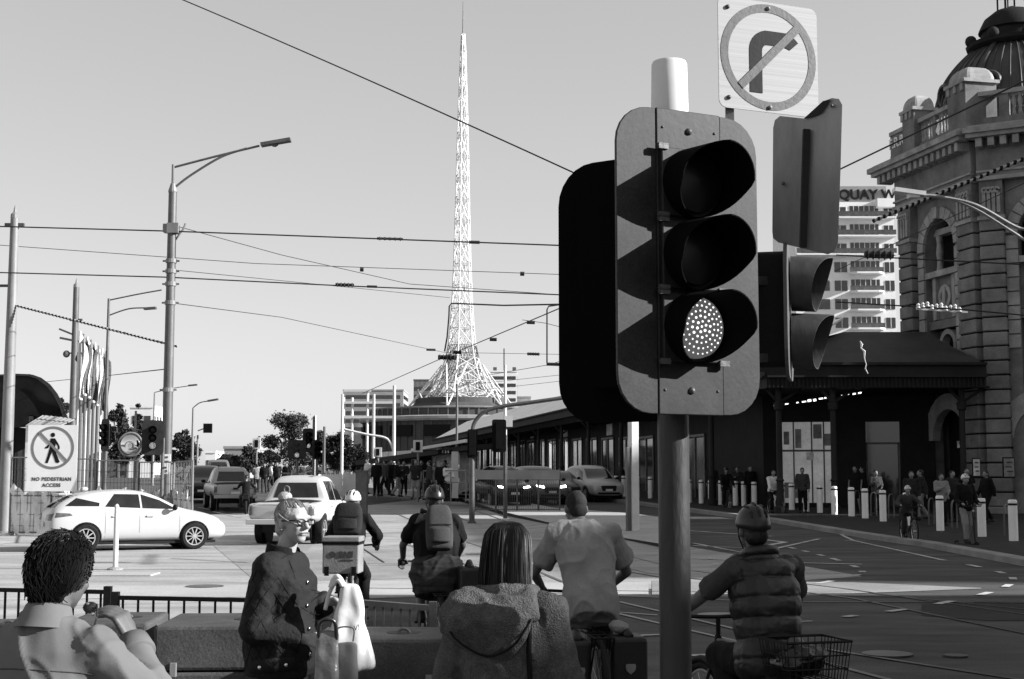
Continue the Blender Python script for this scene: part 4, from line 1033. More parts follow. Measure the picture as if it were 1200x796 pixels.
wire('thin span wire across the front of the station', [(980, 299, 40), (1100, 305, 38), (1215, 311, 36)], .02, [(1030, 299, 39.3, .8, .1)])
wire('span wire with pale insulators in front of the station arch', [(980, 354, 40), (1080, 360, 38), (1130, 363, 37), (1215, 371, 36)], .02)
t = thing('insulator_row', 'cluster of bright insulators strung on the wire before the station arch', 'insulators', W(1100, 360, 37.7))
for k in range(10):
    c = W(1076 + k * 5.4, 359 + .5 * k - 1.5 * (k % 3), 37.7) - t.location; mb = MB(); mb.lathe([(.02, -.07), (.07, -.05), (.04, .0), (.06, .03), (.02, .08)], c, 8); mb.build('insulator', 'white_paint', t)
mb = MB(); mb.beam(W(1074, 362, 37.7) - t.location, W(1134, 366, 37.7) - t.location, .05, .05); mb.build('bar', 'white_paint', t)
wire('thin wire in front of the hotel tower', [(978, 318, 45), (1215, 208, 35)], .012)
def festoon(label, a, b, n, r):
    t = thing('festoon_cable', label, 'cable', W(*a)); o = t.location.copy(); A_, B_ = W(*a), W(*b)
    d = (B_ - A_); m = mat('striped_sleeve', .3, .7, bump=0) if 'striped_sleeve' not in MATS else MATS['striped_sleeve']
    m2 = m.copy(); nt_ = m2.node_tree; wv = nt_.nodes.new('ShaderNodeMath'); wv.operation = 'SINE'; sx = nt_.nodes.new('ShaderNodeSeparateXYZ'); mu = nt_.nodes.new('ShaderNodeMath'); mu.operation = 'MULTIPLY'; mu.inputs[1].default_value = 2 * pi * n / abs(d.x)
    tc = nt_.nodes['Texture Coordinate']; gt = nt_.nodes.new('ShaderNodeMapRange'); gt.inputs['From Min'].default_value = .15; gt.inputs['From Max'].default_value = .35; gt.inputs['To Min'].default_value = .006; gt.inputs['To Max'].default_value = .3
    nt_.links.new(tc.outputs['Object'], sx.inputs[0]); nt_.links.new(sx.outputs['X'], mu.inputs[0]); nt_.links.new(mu.outputs[0], wv.inputs[0]); nt_.links.new(wv.outputs[0], gt.inputs['Value']); nt_.links.new(gt.outputs[0], nt_.nodes['Principled BSDF'].inputs['Base Color'])
    mb = MB(); P = [A_.lerp(B_, k / (n * 4)) - o for k in range(n * 4 + 1)]
    mb.tube(P, [r * (.75 + .25 * math.cos(2 * pi * k / 4)) for k in range(len(P))], 7); mb.build('cable', m2, t, smooth=True)
festoon('striped black and pale cable slung between the left tram poles', (14, 357, 44), (207, 406, 42), 46, .045)
festoon('thick striped twisted cable in front of the station cornice', (1024, 259, 30), (1215, 180, 26), 26, .05)
# ---------------------------------------------------------------- trees
def tree(name, label, px, Y, ytop, wpx, cat='tree', dark=True, group=None, bare=0.0, ybase=0.18, seed=1, n=2200, leaf=None):
    rs = random.Random(seed)
    p = W(px, 560, Y); z0 = gz(Y); s = Y / F
    t = thing(name, label, cat, (p.x, Y, z0), rs.uniform(0, 6), group)
    h = W(px, ytop, Y).z - z0; rw = wpx * s / 2
    tr = MB(); tr.tube(spline([(0, 0, 0), (rs.uniform(-.1, .1), 0, h * .25), (rs.uniform(-.2, .2), .1, h * .55), (0, 0, h * .85)], 4), [h * .028 * (1 - .8 * i / 12) for i in range(13)], 7)
    clumps = []
    for k in range(int(16 + 5 * rs.random())):
        a, q = rs.uniform(0, 2 * pi), rs.random() ** .5
        zc = h * (ybase + (1 - ybase) * (.12 + .8 * rs.random())); f = math.sin(pi * min(1, max(0.05, (zc / h - ybase) / (1 - ybase)))) ** .6
        c = V((math.cos(a) * rw * q * f * .8, math.sin(a) * rw * q * f * .8, zc)); clumps.append((c, rw * rs.uniform(.22, .42)))
        b = V((0, 0, h * rs.uniform(.2, .6)))
        tr.tube([b, b.lerp(c, .6) + V((0, 0, -.1)), c], [h * .010, h * .006, h * .003], 5)
    clumps.append((V((0, 0, h - rw * .2)), rw * .22))
    tr.build('trunk', 'bark', t)
    mb = MB(); lf = leaf or max(.09, s * 1.7)
    tot = sum(r * r for c, r in clumps)
    for c, r in clumps:
        for k in range(int(2.3 * n * r * r / tot)):
            d = V((rs.gauss(0, 1), rs.gauss(0, 1), rs.gauss(0, 1))).normalized() * r * rs.random() ** .4 * (1 + .5 * (rs.random() < .1))
            d.z *= .75; q = c + d
            if q.z < h * .08: continue
            e1 = V((rs.gauss(0, 1), rs.gauss(0, 1), rs.gauss(0, 1))).normalized(); e2 = e1.orthogonal().normalized()
            l = lf * rs.uniform(.6, 1.4)
            mb.quad(q - e1 * l, q + e2 * l * .5, q + e1 * l, q - e2 * l * .5)
    mb.build('crown', 'foliage_dark' if dark else 'foliage', t)
    return t
tree('street_tree', 'leafy dark tree behind the central traffic signals', 340, 112, 484, 62, seed=3, dark=False, n=2600)
tree('street_tree', 'dense dark rounded tree beside the white picket hoarding', 398, 118, 505, 50, seed=5, n=2600)
tree('street_tree', 'low bushy tree between the dark trees of the far road', 368, 150, 505, 40, seed=8, dark=False)
tree('street_tree', 'dark tree behind the far lamp post left of the parked utes', 216, 150, 503, 40, seed=9)
tree('street_tree', 'small dark tree at the far end of the road above the motorcycle', 292, 170, 524, 44, seed=12)
tree('street_tree', 'dark tree showing between the black tent and the flags', 68, 150, 466, 34, seed=15)
tree('hill_tree', 'tree on the skyline right of the flags', 138, 190, 473, 30, seed=17)
tree('hill_tree', 'tree on the distant skyline left of the tall lamp pole', 160, 210, 473, 26, seed=18)
tree('hill_tree', 'broad tree beneath the pale hill building beside the lamp pole', 178, 180, 492, 34, seed=19)
tree('hill_tree', 'dark low tree behind the convex mirror', 148, 160, 500, 44, seed=21)
tree('street_tree', 'tiny tree closing the road in the distance', 268, 230, 536, 40, seed=23)
tree('street_tree', 'small tree beyond the right end of the parked utes', 316, 200, 528, 30, seed=25)
tree('street_tree', 'dark tree between the white mast and the theatre wall', 418, 190, 520, 40, seed=27)
# distant wooded ridge closing the horizon
mb = MB(); rs = random.Random(4); P = []
xs = [-420 + 14 * k for k in range(70)]
for k, x in enumerate(xs):
    hgt = 4.5 + 3 * NZ.noise(V((x * .02, 0, 0))) + (6 if x < -150 else 0) + 1.2 * rs.random()
    P.append([V((x, 610, 0)), V((x, 618, hgt * .8)), V((x, 640, hgt)), V((x, 700, hgt * .6))])
mb.loft(P, cap=False, closed=False)
for k in range(5000):
    x = rs.uniform(-420, 540); hgt = 5 + 3 * NZ.noise(V((x * .02, 0, 0))) + (6 if x < -150 else 0)
    q = V((x, rs.uniform(609, 640), rs.uniform(.3, 1.15) * hgt)); e1 = V((rs.gauss(0, 1), rs.gauss(0, 1), rs.gauss(0, 1))).normalized(); e2 = e1.orthogonal()
    l = rs.uniform(.6, 1.8); mb.quad(q - e1 * l, q + e2 * l * .6, q + e1 * l, q - e2 * l * .6)
o = mb.build('far_wood', 'foliage'); struct(o, 'stuff'); tag(o, 'low wooded ridge closing the horizon far behind the road', 'trees')

# ---------------------------------------------------------------- building site on the left: tent, mesh fence, sign, flags
tn = thing('event_tent', 'black arched tent roof at the left edge behind the no pedestrian sign', 'tent', (W(0, 590, 47).x, 47, gz(47)))
s = 47 / F; X = lambda px: px * s
Zt = lambda y: zrel(tn, y)
prof = [(76, 500), (72, 488), (67, 474), (60, 461), (51, 450), (40, 442), (30, 438.5), (14, 438), (-30, 440), (-120, 450)]
m = MB(); m.loft([[V((X(a) - .35 * yy, yy, Zt(b))) for a, b in prof] + [V((X(a) - .04 - .35 * yy, yy, Zt(b) - .06)) for a, b in prof[::-1]] for yy in (0, 1, 2, 4)]); m.build('arched_roof', 'tent_lit', tn, smooth='auto')
m = MB(); m.slab([V((X(a), .12, Zt(b))) for a, b in [(74, 499), (64, 479), (40, 470), (24, 456), (8, 456), (-40, 462), (-40, 492), (20, 492), (30, 486), (55, 492)]], V((0, .03, 0))); m.build('gable_cloth', 'tent_cloth', tn)
m = MB(); m.slab([V((X(a), .25, Zt(b))) for a, b in prof[:-1] + [(-120, 500)]], V((0, .03, 0))); m.build('gable_upper', 'tent_lit', tn)
m = MB(); m.slab([V((X(a), -.3, Zt(b))) for a, b in [(-60, 490), (34, 488), (34, 500), (-60, 503)]], V((0, .6, 0))); m.build('awning', 'tent_cloth', tn)
m = MB(); m.box((X(-40), 1.5, Zt(500) / 2), (X(100), 2, Zt(500))); m.build('dark_interior', 'void', tn)
sh = thing('site_shed', 'low corrugated shed roof with a jagged ridge beside the black tent', 'shed', (W(45, 590, 45.5).x, 45.5, gz(45.5)))
m = MB(); s2 = 45.5 / F; zz2 = lambda y: zrel(sh, y)
for k in range(14):
    x0 = (-18 + k * 2.9) * s2; m.slab([(x0, 0, zz2(500)), (x0 + 2.5 * s2, 0, zz2(500)), (x0 + (2.5 - .5) * s2 + .15, 1.2, zz2(487 + .3 * k - (k % 2))), (x0 + .15, 1.2, zz2(486 + .3 * k))], (0, 0, .04))
m.build('roof', 'worn_sunlit_asphalt', sh)
m = MB(); m.box((0, .8, zz2(499) / 2), (40 * s2, 1.2, zz2(499))); m.build('wall', 'shade_cloth', sh)
def mesh_panel(label, p, q, h, group='temporary mesh fence panels of the building site', cloth=True, mcl='shade_cloth'):
    p, q = V(p), V(q); t = thing('fence_panel', label, 'fence', p, 0, group); d = q - p
    m = MB()
    m.tube([(0, 0, .05), (0, 0, h)], .03, 6); m.tube([d + V((0, 0, .05)), d + V((0, 0, h))], .03, 6)
    for z in (.15, h * .52, h): m.tube([(0, 0, z), d + V((0, 0, z))], .022, 6)
    m.build('frame', 'galv_pale', t)
    if cloth:
        m = MB(); N = 14; rr = []
        nn_ = V((-d.y, d.x, 0)).normalized()
        for i in range(N + 1):
            b = d * i / N; sag = .12 * math.sin(i * 2.1) * rnd(.3, 1)
            rr.append([b + nn_ * .05 * math.sin(i * 1.7 + z * 3) + V((0, 0, z + (sag if z > 1 else 0))) for z in (.1, .5, .9, h * .6 + .1 * math.sin(i * .9))])
        m.loft(rr, cap=False, closed=False); m.build('shade_cloth', mcl, t, smooth=True)
    m = MB()
    for k in range(1, 12): m.tube([d * k / 12 + V((0, 0, .1)), d * k / 12 + V((0, 0, h - .02))], .006, 4)
    for k in range(1, 7): m.tube([V((0, 0, h * k / 7)), d + V((0, 0, h * k / 7))], .006, 4)
    m.build('wire_mesh', 'galv', t)
    m = MB(); m.box((0, 0, .06), (.3, .6, .12)); m.box(d + V((0, 0, .06)), (.3, .6, .12)); m.build('foot', 'pavement', t, bevel=.02)
    return t
YF = 42.5
fx = [12, 60, 112, 162, 200]
lb = ['leftmost mesh fence panel behind the no pedestrian sign', 'mesh fence panel with shade cloth right of the no pedestrian sign', 'mesh fence panel with torn shade cloth below the convex mirror', 'mesh fence panel with shade cloth left of the tall lamp pole']
for k in range(4):
    mesh_panel(lb[k], W(fx[k], 590, YF - k * .3).xy.to_3d(), W(fx[k + 1], 590, YF - (k + 1) * .3).xy.to_3d(), 2.35 - .05 * k)
mesh_panel('narrow mesh fence panel with pale bars right of the tall lamp pole', W(203, 590, 41.5).xy.to_3d(), W(225, 598, 37.5).xy.to_3d(), 2.2)
ps_ = thing('site_sign', 'large white no pedestrian access sign with a crossed walking figure on the fence', 'sign', W(62, 537, 42.0))
s3 = 42.0 / F; t_ = V((1, 0, 0)); fr = frame((0, -.06, 0), (1, .02, 0), (0, 0, 1))
m = MB(); plate(m, fr, rrect(-29 * s3, -38.5 * s3, 29 * s3, 38.5 * s3, .02), -.012, 0); m.build('board', 'site_white' if 'site_white' in MATS else mat('site_white', .72, .5, var=.06, scale=2, bump=.02), ps_)
f2 = frame(fr @ V((0, 12 * s3, 0)), (1, .02, 0), (0, 0, 1))
mat('sign_mid', .17, .5, var=.1, bump=0)
m = MB(); disc_ring(m, f2, 22 * s3, 25 * s3, .002, .005); a = [(-17.5, 17.5), (-15.2, 19.5), (18, -14.5), (16, -17)]; plate(m, f2, [(x * s3, y * s3) for x, y in a], .009, .012); m.build('prohibition_ring', 'sign_mid', ps_)
m = MB(); plate(m, f2, [(x * s3, y * s3) for x, y in arc(0, 15, 2.6, 0, 345, 15)], .002, .006)
plate(m, f2, [(x * s3, y * s3) for x, y in [(-2.5, 11), (2.5, 11), (6, 6), (8.5, 1), (8, -2), (6.5, -2), (6, 2), (3.5, 5), (3, -1), (5, -8), (8.8, -16), (7, -18), (4, -17), (1, -9), (-.5, -5), (-2, -9), (-5, -18), (-8, -17.5), (-5.5, -9), (-3.2, 0), (-3, 5), (-6, 2), (-8.8, .5), (-8.5, -1), (-5, -.5)]], .002, .006)
m.build('walking_figure', 'sign_black', ps_)
for k, (tx, yy) in enumerate((('NO PEDESTRIAN', -24.5), ('ACCESS', -31.5))):
    text('lettering', tx, 5.6 * s3, 'letters', ps_, frame(fr @ V((0, yy * s3, .004)), (1, .02, 0), (0, 0, 1)), depth=.006, bold=.004, spacing=1.12)
# row of flagpoles
mat('flag_white', .6, .8, var=.3, scale=1.2, bump=.2, bscale=4); mat('flag_grey', .3, .8, var=.5, scale=1.5, bump=.2, bscale=4); mat('flag_dark', .08, .8, var=.6, scale=1.8, bump=.2, bscale=4)
for k in range(8):
    px = 88 + k * 4.5; Y = 52 + k * 5; p = W(px, 590, Y)
    t = thing('flagpole', ['pale flagpole with a hanging white flag, nearest of the row', 'flagpole with a dark patterned flag, second of the row', 'flagpole with a furled pale flag, third of the row', 'flagpole with a dark streaked flag, fourth of the row', 'flagpole with a small grey flag, fifth of the row', 'flagpole with a narrow pale flag, sixth of the row', 'flagpole with a drooping dark flag, seventh of the row', 'flagpole with a small dark flag, farthest of the row'][k], 'flagpole', (p.x, Y, gz(Y)), 0, 'row of flagpoles beside the building site')
    z = zrel(t, 388 + k * 3.4); m = MB(); m.lathe([(.075, 0), (.05, z)], n=8); m.build('pole', 'white_paint' if k % 2 == 0 else 'galv_pale', t)
    m = MB(); s4 = Y / F; rr = []; wf = (8 if k in (0, 1, 3) else 5) * s4; yb, yt = zrel(t, 392 + k * 3.4 + rnd(62, 84)), zrel(t, 392 + k * 3.4)
    for i in range(8):
        u = i / 7; rr.append([V((.06 + u * wf * (.75 + .25 * math.sin(j * .8 + k)), .12 * math.sin(u * 7 + j * .5), yt + (yb - yt) * j / 9 + .25 * u * (j - 9) / 9 * .6 - u * .3)) for j in range(10)])
    m.loft(rr, cap=False, closed=False); m.build('flag', ['flag_white', 'flag_dark', 'flag_white', 'flag_dark', 'flag_grey', 'flag_white', 'flag_dark', 'flag_dark'][k], t, smooth=True)
for k, (px, tp) in enumerate(((91, 505), (96, 500), (101, 503), (106, 508), (111, 512))):
    Y = 46 + k * .6; p = W(px, 590, Y); t = thing('bollard_post', ['thick pale pipe post just right of the site sign', 'second thick pale pipe post from the site sign', 'third thick pale pipe post from the site sign', 'fourth thick pale pipe post from the site sign', 'fifth thick pale pipe post from the site sign'][k], 'post', (p.x, Y, gz(Y)), 0, 'pale pipe posts behind the site sign')
    z = zrel(t, tp - 36); m = MB(); m.lathe([(.05, 0), (.05, z)], n=8); m.build('pipe', 'galv', t); m = MB(); m.lathe([(.06, z), (.06, z + .05), (.01, z + .08)], n=8); m.build('cap', 'white_paint', t)
# striped delineator post by the car
p = G(135, 668); t = thing('flexible_post', 'slim pale marker post standing on the road in front of the white hatchback', 'post', p)
m = MB(); m.lathe([(.05, .02), (.048, .9), (.042, 1.22), (.01, 1.25)], n=12); m.build('post', 'cream_paint', t, smooth='auto')
m = MB(); m.lathe([(.16, 0), (.15, .03), (.06, .06)], n=16); m.build('base', 'worn_sunlit_asphalt', t)
p = G(137, 674); m = MB(); m.slab([(p.x - .9, p.y - .35, .0), (p.x + .7, p.y - .35, 0), (p.x + .7, p.y + .35, 0), (p.x - .9, p.y + .35, 0)], (0, 0, .03)); struct(m.build('post_base_kerb', 'pale_pavement', bevel=.01))

# ---------------------------------------------------------------- white picket hoarding, tram shelter, barrier
Yh = 56.5; a, b = W(373, 560, Yh), W(419, 560, Yh + 1.6); hd = thing('hoarding', 'white timber hoarding with a picket top beside the central signals', 'hoarding', (a.x, a.y, gz(a.y)))
d = V((b.x - a.x, b.y - a.y, 0)); n_ = 18; zt = zrel(hd, 553)
for k in range(n_):
    m = MB(); m.slab([d * (k + .04) / n_, d * (k + .96) / n_, d * (k + .96) / n_ + V((0, 0, zt - .12)), d * (k + .5) / n_ + V((0, 0, zt + (.05 if k % 2 else -.05))), d * (k + .04) / n_ + V((0, 0, zt - .12))], V((0, .03, 0))); m.build('picket', 'white_paint', hd)
m = MB(); m.beam(V((0, .05, .4)), d + V((0, .05, .4)), .06, .1); m.beam(V((0, .05, zt * .8)), d + V((0, .05, zt * .8)), .06, .1); m.build('rail', 'white_paint', hd)
a = W(424, 575, 57); t = thing('utility_box', 'dark upright cabinet at the end of the white hoarding', 'cabinet', (a.x, 57, gz(57))); zt = zrel(t, 553)
m = MB(); m.box((0, 0, zt / 2), (.45, .5, zt)); m.build('body', 'grey_steel', t, bevel=.02); m = MB(); m.box((0, 0, zt + .03), (.52, .58, .06)); m.build('lid', 'grey_steel', t)
# shelter
Ys = 70
sa, sb = W(416, 545, 78), W(552, 527, 62)
shl = thing('tram_shelter', 'tram stop shelter with a long dark roof and a thick white end column', 'shelter', (sa.x, sa.y, gz(sa.y) + .3))
sb = W(552, 527, 62); r0, r1 = sa - shl.location, sb - shl.location
m = MB(); m.slab([r0, r1, r1 + V((1.2, 2.2, .1)), r0 + V((1.0, 2.2, .1))], (0, 0, .22)); m.build('roof', 'canopy_iron', shl)
m = MB(); m.beam(r0.lerp(r1, .55) + V((0, -.06, .35)), r1 + V((-.2, -.06, .38)), .12, .14); m.build('roof_trim', 'white_paint', shl)
c0 = W(533, 580, 63.5) - shl.location; c1 = W(533, 532, 63.5) - shl.location
m = MB(); m.beam((c0.x, c0.y, -.2), (c0.x, c0.y, c1.z + .1), .3, .25, up=(0, 1, 0)); m.build('end_column', 'white_paint', shl)
m = MB(); m.beam((c0.x - .75, c0.y, c1.z + .08), (c0.x - .1, c0.y, c1.z + .08), .1, .2); m.build('destination_board', 'black_matt', shl)
M_ = frame(shl.location * 0 + V((c0.x - .42, c0.y - .06, c1.z + .08)), (1, 0, 0), (0, 0, 1)); text('board_lettering', '1 3 5', .16, 'pale_letters', shl, M_, depth=.01)
for k, u in enumerate((.05, .22, .4, .58, .76, .92)):
    q = r0.lerp(r1, u) + V((.8, 1.6, 0)); m = MB(); m.beam((q.x, q.y, -.3), (q.x, q.y, q.z), .1, .1, up=(0, 1, 0)); m.build('column', 'white_paint' if k % 2 else 'grey_steel', shl)
for u0, u1, mm in ((.06, .2, 'poster'), (.24, .38, 'glass_shop'), (.42, .56, 'black_matt'), (.6, .74, 'poster'), (.78, .9, 'poster_grey')):
    p0, p1 = r0.lerp(r1, u0) + V((.8, 1.7, 0)), r0.lerp(r1, u1) + V((.8, 1.7, 0)); m = MB(); m.slab([(p0.x, p0.y, .1), (p1.x, p1.y, .1), (p1.x, p1.y, 2.1), (p0.x, p0.y, 2.1)], V((0, .05, 0))); m.build('back_panel', mm, shl)
m = MB(); p0, p1 = W(496, 556, 64) - shl.location, W(546, 560, 60) - shl.location
for q in (p0, p0.lerp(p1, .33), p0.lerp(p1, .66), p1): m.tube([(q.x, q.y, -.3), (q.x, q.y, 1.0)], .03, 6)
m.tube([(p0.x, p0.y, 1.0), (p1.x, p1.y, 1.0)], .03, 6); m.tube([(p0.x, p0.y, .5), (p1.x, p1.y, .5)], .025, 6); m.build('handrail', 'galv_pale', shl)
# low barrier on the island
ba, bb = W(556, 585, 57), W(656, 585, 57)
br = thing('barrier_fence', 'low grey panel barrier on the island in front of the waiting cars', 'barrier', (ba.x, 57, gz(57) + .1))
l = bb.x - ba.x; zt = zrel(br, 551); zb_ = zrel(br, 562)
m = MB(); m.box((l / 2, 0, (zt + zb_) / 2), (l, .05, zt - zb_)); m.build('panel', 'worn_sunlit_asphalt', br)
for k in range(5): m = MB(); m.tube([(l * k / 4, .04, 0), (l * k / 4, .04, zt + .04)], .035, 6); m.build('post', 'galv', br)
m = MB()
for k in range(48): m.tube([(l * (k + .5) / 48, .02, .05), (l * (k + .5) / 48, .02, zb_)], .008, 4)
m.tube([(0, .02, .08), (l, .02, .08)], .02, 5); m.build('bars', 'galv', br)

# ---------------------------------------------------------------- bollards along the right footpath
bm = MB(); bm.lathe([(.115, 0), (.115, .98), (.112, 1.02), (.09, 1.045), (.02, 1.05)], n=16); me_b = bm.mesh('bollard_body')
bm = MB(); bm.lathe([(.118, .90), (.118, .955)], n=16); me_k = bm.mesh('bollard_band')
mat('bollard_steel', .78, .5, 0, var=.15, scale=3, bump=.05, stretch=(1, 1, .2))
lastrow = [(1188, 634), (1151, 629), (1102, 622), (1063, 616), (1035, 611), (1014, 607.5), (998, 605), (978, 603), (961, 601), (945, 599.5), (928, 597.5), (917, 596), (907, 595), (884, 594), (872, 593), (862, 592.5), (845, 591.5), (833, 591), (822, 590), (808, 589), (762, 584), (747, 583), (731, 582), (722, 581.6), (716, 581), (710, 580.6)]
proto = None
for k, (x, y) in enumerate(lastrow):
    p = G(x, y, .145) 
    if proto is None:
        proto = thing('bollard', '', 'bollard'); o = link('body', me_b, 'bollard_steel', proto, 'auto'); link('band', me_k, 'black_paint', proto); t = proto
    else: t = dup(proto)
    t.location = p
    near = k < 2
    tag(t, 'pale steel bollard with a dark band in the row along the right-hand kerb' if not near else ['pale steel bollard with a dark band, nearest the right edge, beside a round chevron sign', 'pale steel bollard with a dark band, second from the right edge'][k], 'bollard', 'bollards along the right-hand footpath')
# bicycle hoops behind the bollards
hm = MB(); hm.tube(spline([(-.35, 0, 0), (-.35, 0, .6), (-.25, 0, .8), (0, 0, .85), (.25, 0, .8), (.35, 0, .6), (.35, 0, 0)], 4), .025, 6); me_h = hm.mesh('bike_hoop')
for k in range(9):
    a_, b_ = G(*lastrow[0], .145), G(*lastrow[8], .145); p = a_.lerp(b_, (k + .5) / 9) + V((1.3, .7, 0)); p.z = gz(p.y) + .145
    o = link('bike_hoop', me_h, 'galv' if k == 0 else None); o.location = p; o.rotation_euler.z = R(60)
    tag(o, 'bent steel tube bicycle hoop on the footpath behind the right-hand bollards', 'bike rack', 'bicycle hoops behind the bollards')
p = G(1194, 630, .145) + V((1.2, 1, 0)); t = thing('chevron_sign', 'round sign with a white chevron at the right edge behind the bollards', 'sign', p)
m = MB(); m.tube([(0, 0, 0), (0, 0, .6)], .03, 6); m.build('post', 'galv', t)
m = MB(); m.lathe([(.5, -.02), (.5, .02)], (0, 0, .72), 28, rot=MX.Rotation(R(90), 3, 'X')); m.build('disc', 'black_paint', t)
m = MB(); m.torus((0, -.03, .72), .46, .04, (0, 1, 0), 32, 6)
for sgn in (1, -1): m.slab([(-.1, -.04, .72 + sgn * .27), (.06, -.04, .72 + sgn * .27), (.24, -.04, .72), (.08, -.04, .72)], (0, .015, 0))
m.build('chevron', 'white_paint', t)
p = G(1165, 600, .145) + V((1.6, 2.2, 0)); t = thing('information_board', 'dark information pillar with a pale poster beside the station pier', 'board', p)
m = MB(); m.box((0, 0, 1.3), (.75, .2, 2.6)); m.build('pillar', 'black_matt', t, bevel=.02); m = MB(); m.box((0, -.11, .85), (.62, .03, 1.0)); m.build('poster', 'poster', t)
m = MB(); m.box((0, -.11, 1.85), (.62, .03, .7)); m.build('header', 'poster_grey', t)

# ---------------------------------------------------------------- near corner: concrete blocks and railings
mat('block_concrete', .065, .85, var=.3, scale=3, bump=.15, bscale=60, fine=.25)
def block(label, p, w_, d_, h_, rz, joint=True):
    t = thing('concrete_block', label, 'concrete block', p, rz, 'concrete security blocks at the near corner')
    m = MB(); m.box((0, 0, h_ * .36), (w_, d_, h_ * .72)); m.build('lower_block', 'block_concrete', t, bevel=.015)
    m = MB(); m.box((0, 0, h_ * .86 + .004), (w_ * .995, d_ * .995, h_ * .27)); o = m.build('upper_block', 'block_concrete', t, bevel=.018)
    m = MB(); m.torus((w_ * .12, 0, h_ * .995 - .012), .035, .007, (0, 1, 0), 16, 6, 0, 2 * pi); m.build('lifting_eye', 'grey_steel', o)
    m = MB(); m.prism(arc(w_ * .12, 0, .09, 0, 330, 11), h_ * .995 + .003, h_ * .995 + .006); m.build('recess', 'tar', o)
    for sx in (-.35, .35):
        m = MB(); m.box((sx * w_, -d_ / 2 - .012, h_ * .74), (.03, .03, .07)); m.build('clip', 'galv_pale', t)
    return t
def on(px, py, Y): p = W(px, py, Y); return V((p.x, p.y, .13))
block('large concrete block behind the smiling woman, left of her', on(277, 600, 7.9), .73, .75, .85, R(3))
block('concrete block just right of the man in the pale shirt', on(140, 600, 8.3), .48, .7, .82, R(4))
block('long concrete block behind the white bag', on(455, 600, 7.6), .73, .6, .81, R(-3))
block('concrete block partly hidden at the far left behind the man in the pale shirt', on(-10, 600, 8.3), 1.0, .7, .78, R(2))
t = thing('granite_post', 'pale square stone post between the long block and the hooded woman', 'post', on(508, 600, 5.9)); m = MB(); m.box((0, 0, .36), (.13, .2, .72)); m.build('post', 'pavement', t, bevel=.012)
t = thing('bench_slab', 'rounded grey timber slab lying behind the white bag', 'bench', on(440, 600, 8.35)); a = zrel(t, 737)
m = MB(); m.slab([V((x, y, a - .06)) for x, y in [(-.3, -.16), (.1, -.16)] + arc(.12, -.02, .14, -90, 60, 5) + [(-.3, .2)]], (0, 0, .05)); m.build('slab', 'galv', t, bevel=.01)
m = MB(); m.box((-.05, 0, a / 2 - .03), (.12, .12, a - .06)); m.build('support', 'grey_steel', t)
def railing(label, p, q, h, m_='black_paint', sp=.105, rail=.028, endbox=False):
    p, q = V(p), V(q); t = thing('railing', label, 'railing', p, 0, 'low railings along the near kerb'); d = q - p; n = int(d.length / sp)
    m = MB(); m.beam((0, 0, h), d + V((0, 0, h)), rail * 1.3, rail); m.build('top_rail', m_, t)
    m = MB(); m.beam((0, 0, .12), d + V((0, 0, .12)), rail, rail); m.build('bottom_rail', m_, t)
    me = MB().beam((0, 0, .134), (0, 0, h - .015), .014, .014).mesh('bar')
    parts('bar', me, m_, t, [d * (k + .5) / n for k in range(n)])
    for e in (V((0, 0, 0)), d):
        m = MB(); m.beam(e, e + V((0, 0, h + .04)), .05, .05, up=(0, 1, 0)); m.build('post', m_, t)
    return t
def rp(px, Y): p = W(px, 600, Y); return V((p.x, p.y, .0))
railing('black railing behind the concrete blocks left of the smiling woman', rp(138, 9.9), rp(300, 9.7), .93)
railing('black railing at the far left behind the man in the pale shirt', rp(-60, 10.3), rp(129, 10.0), .96)
railing('grey railing with a thick top bar right of the white bag', rp(405, 9.5), rp(508, 9.0), .94, 'galv', sp=.075, rail=.035)
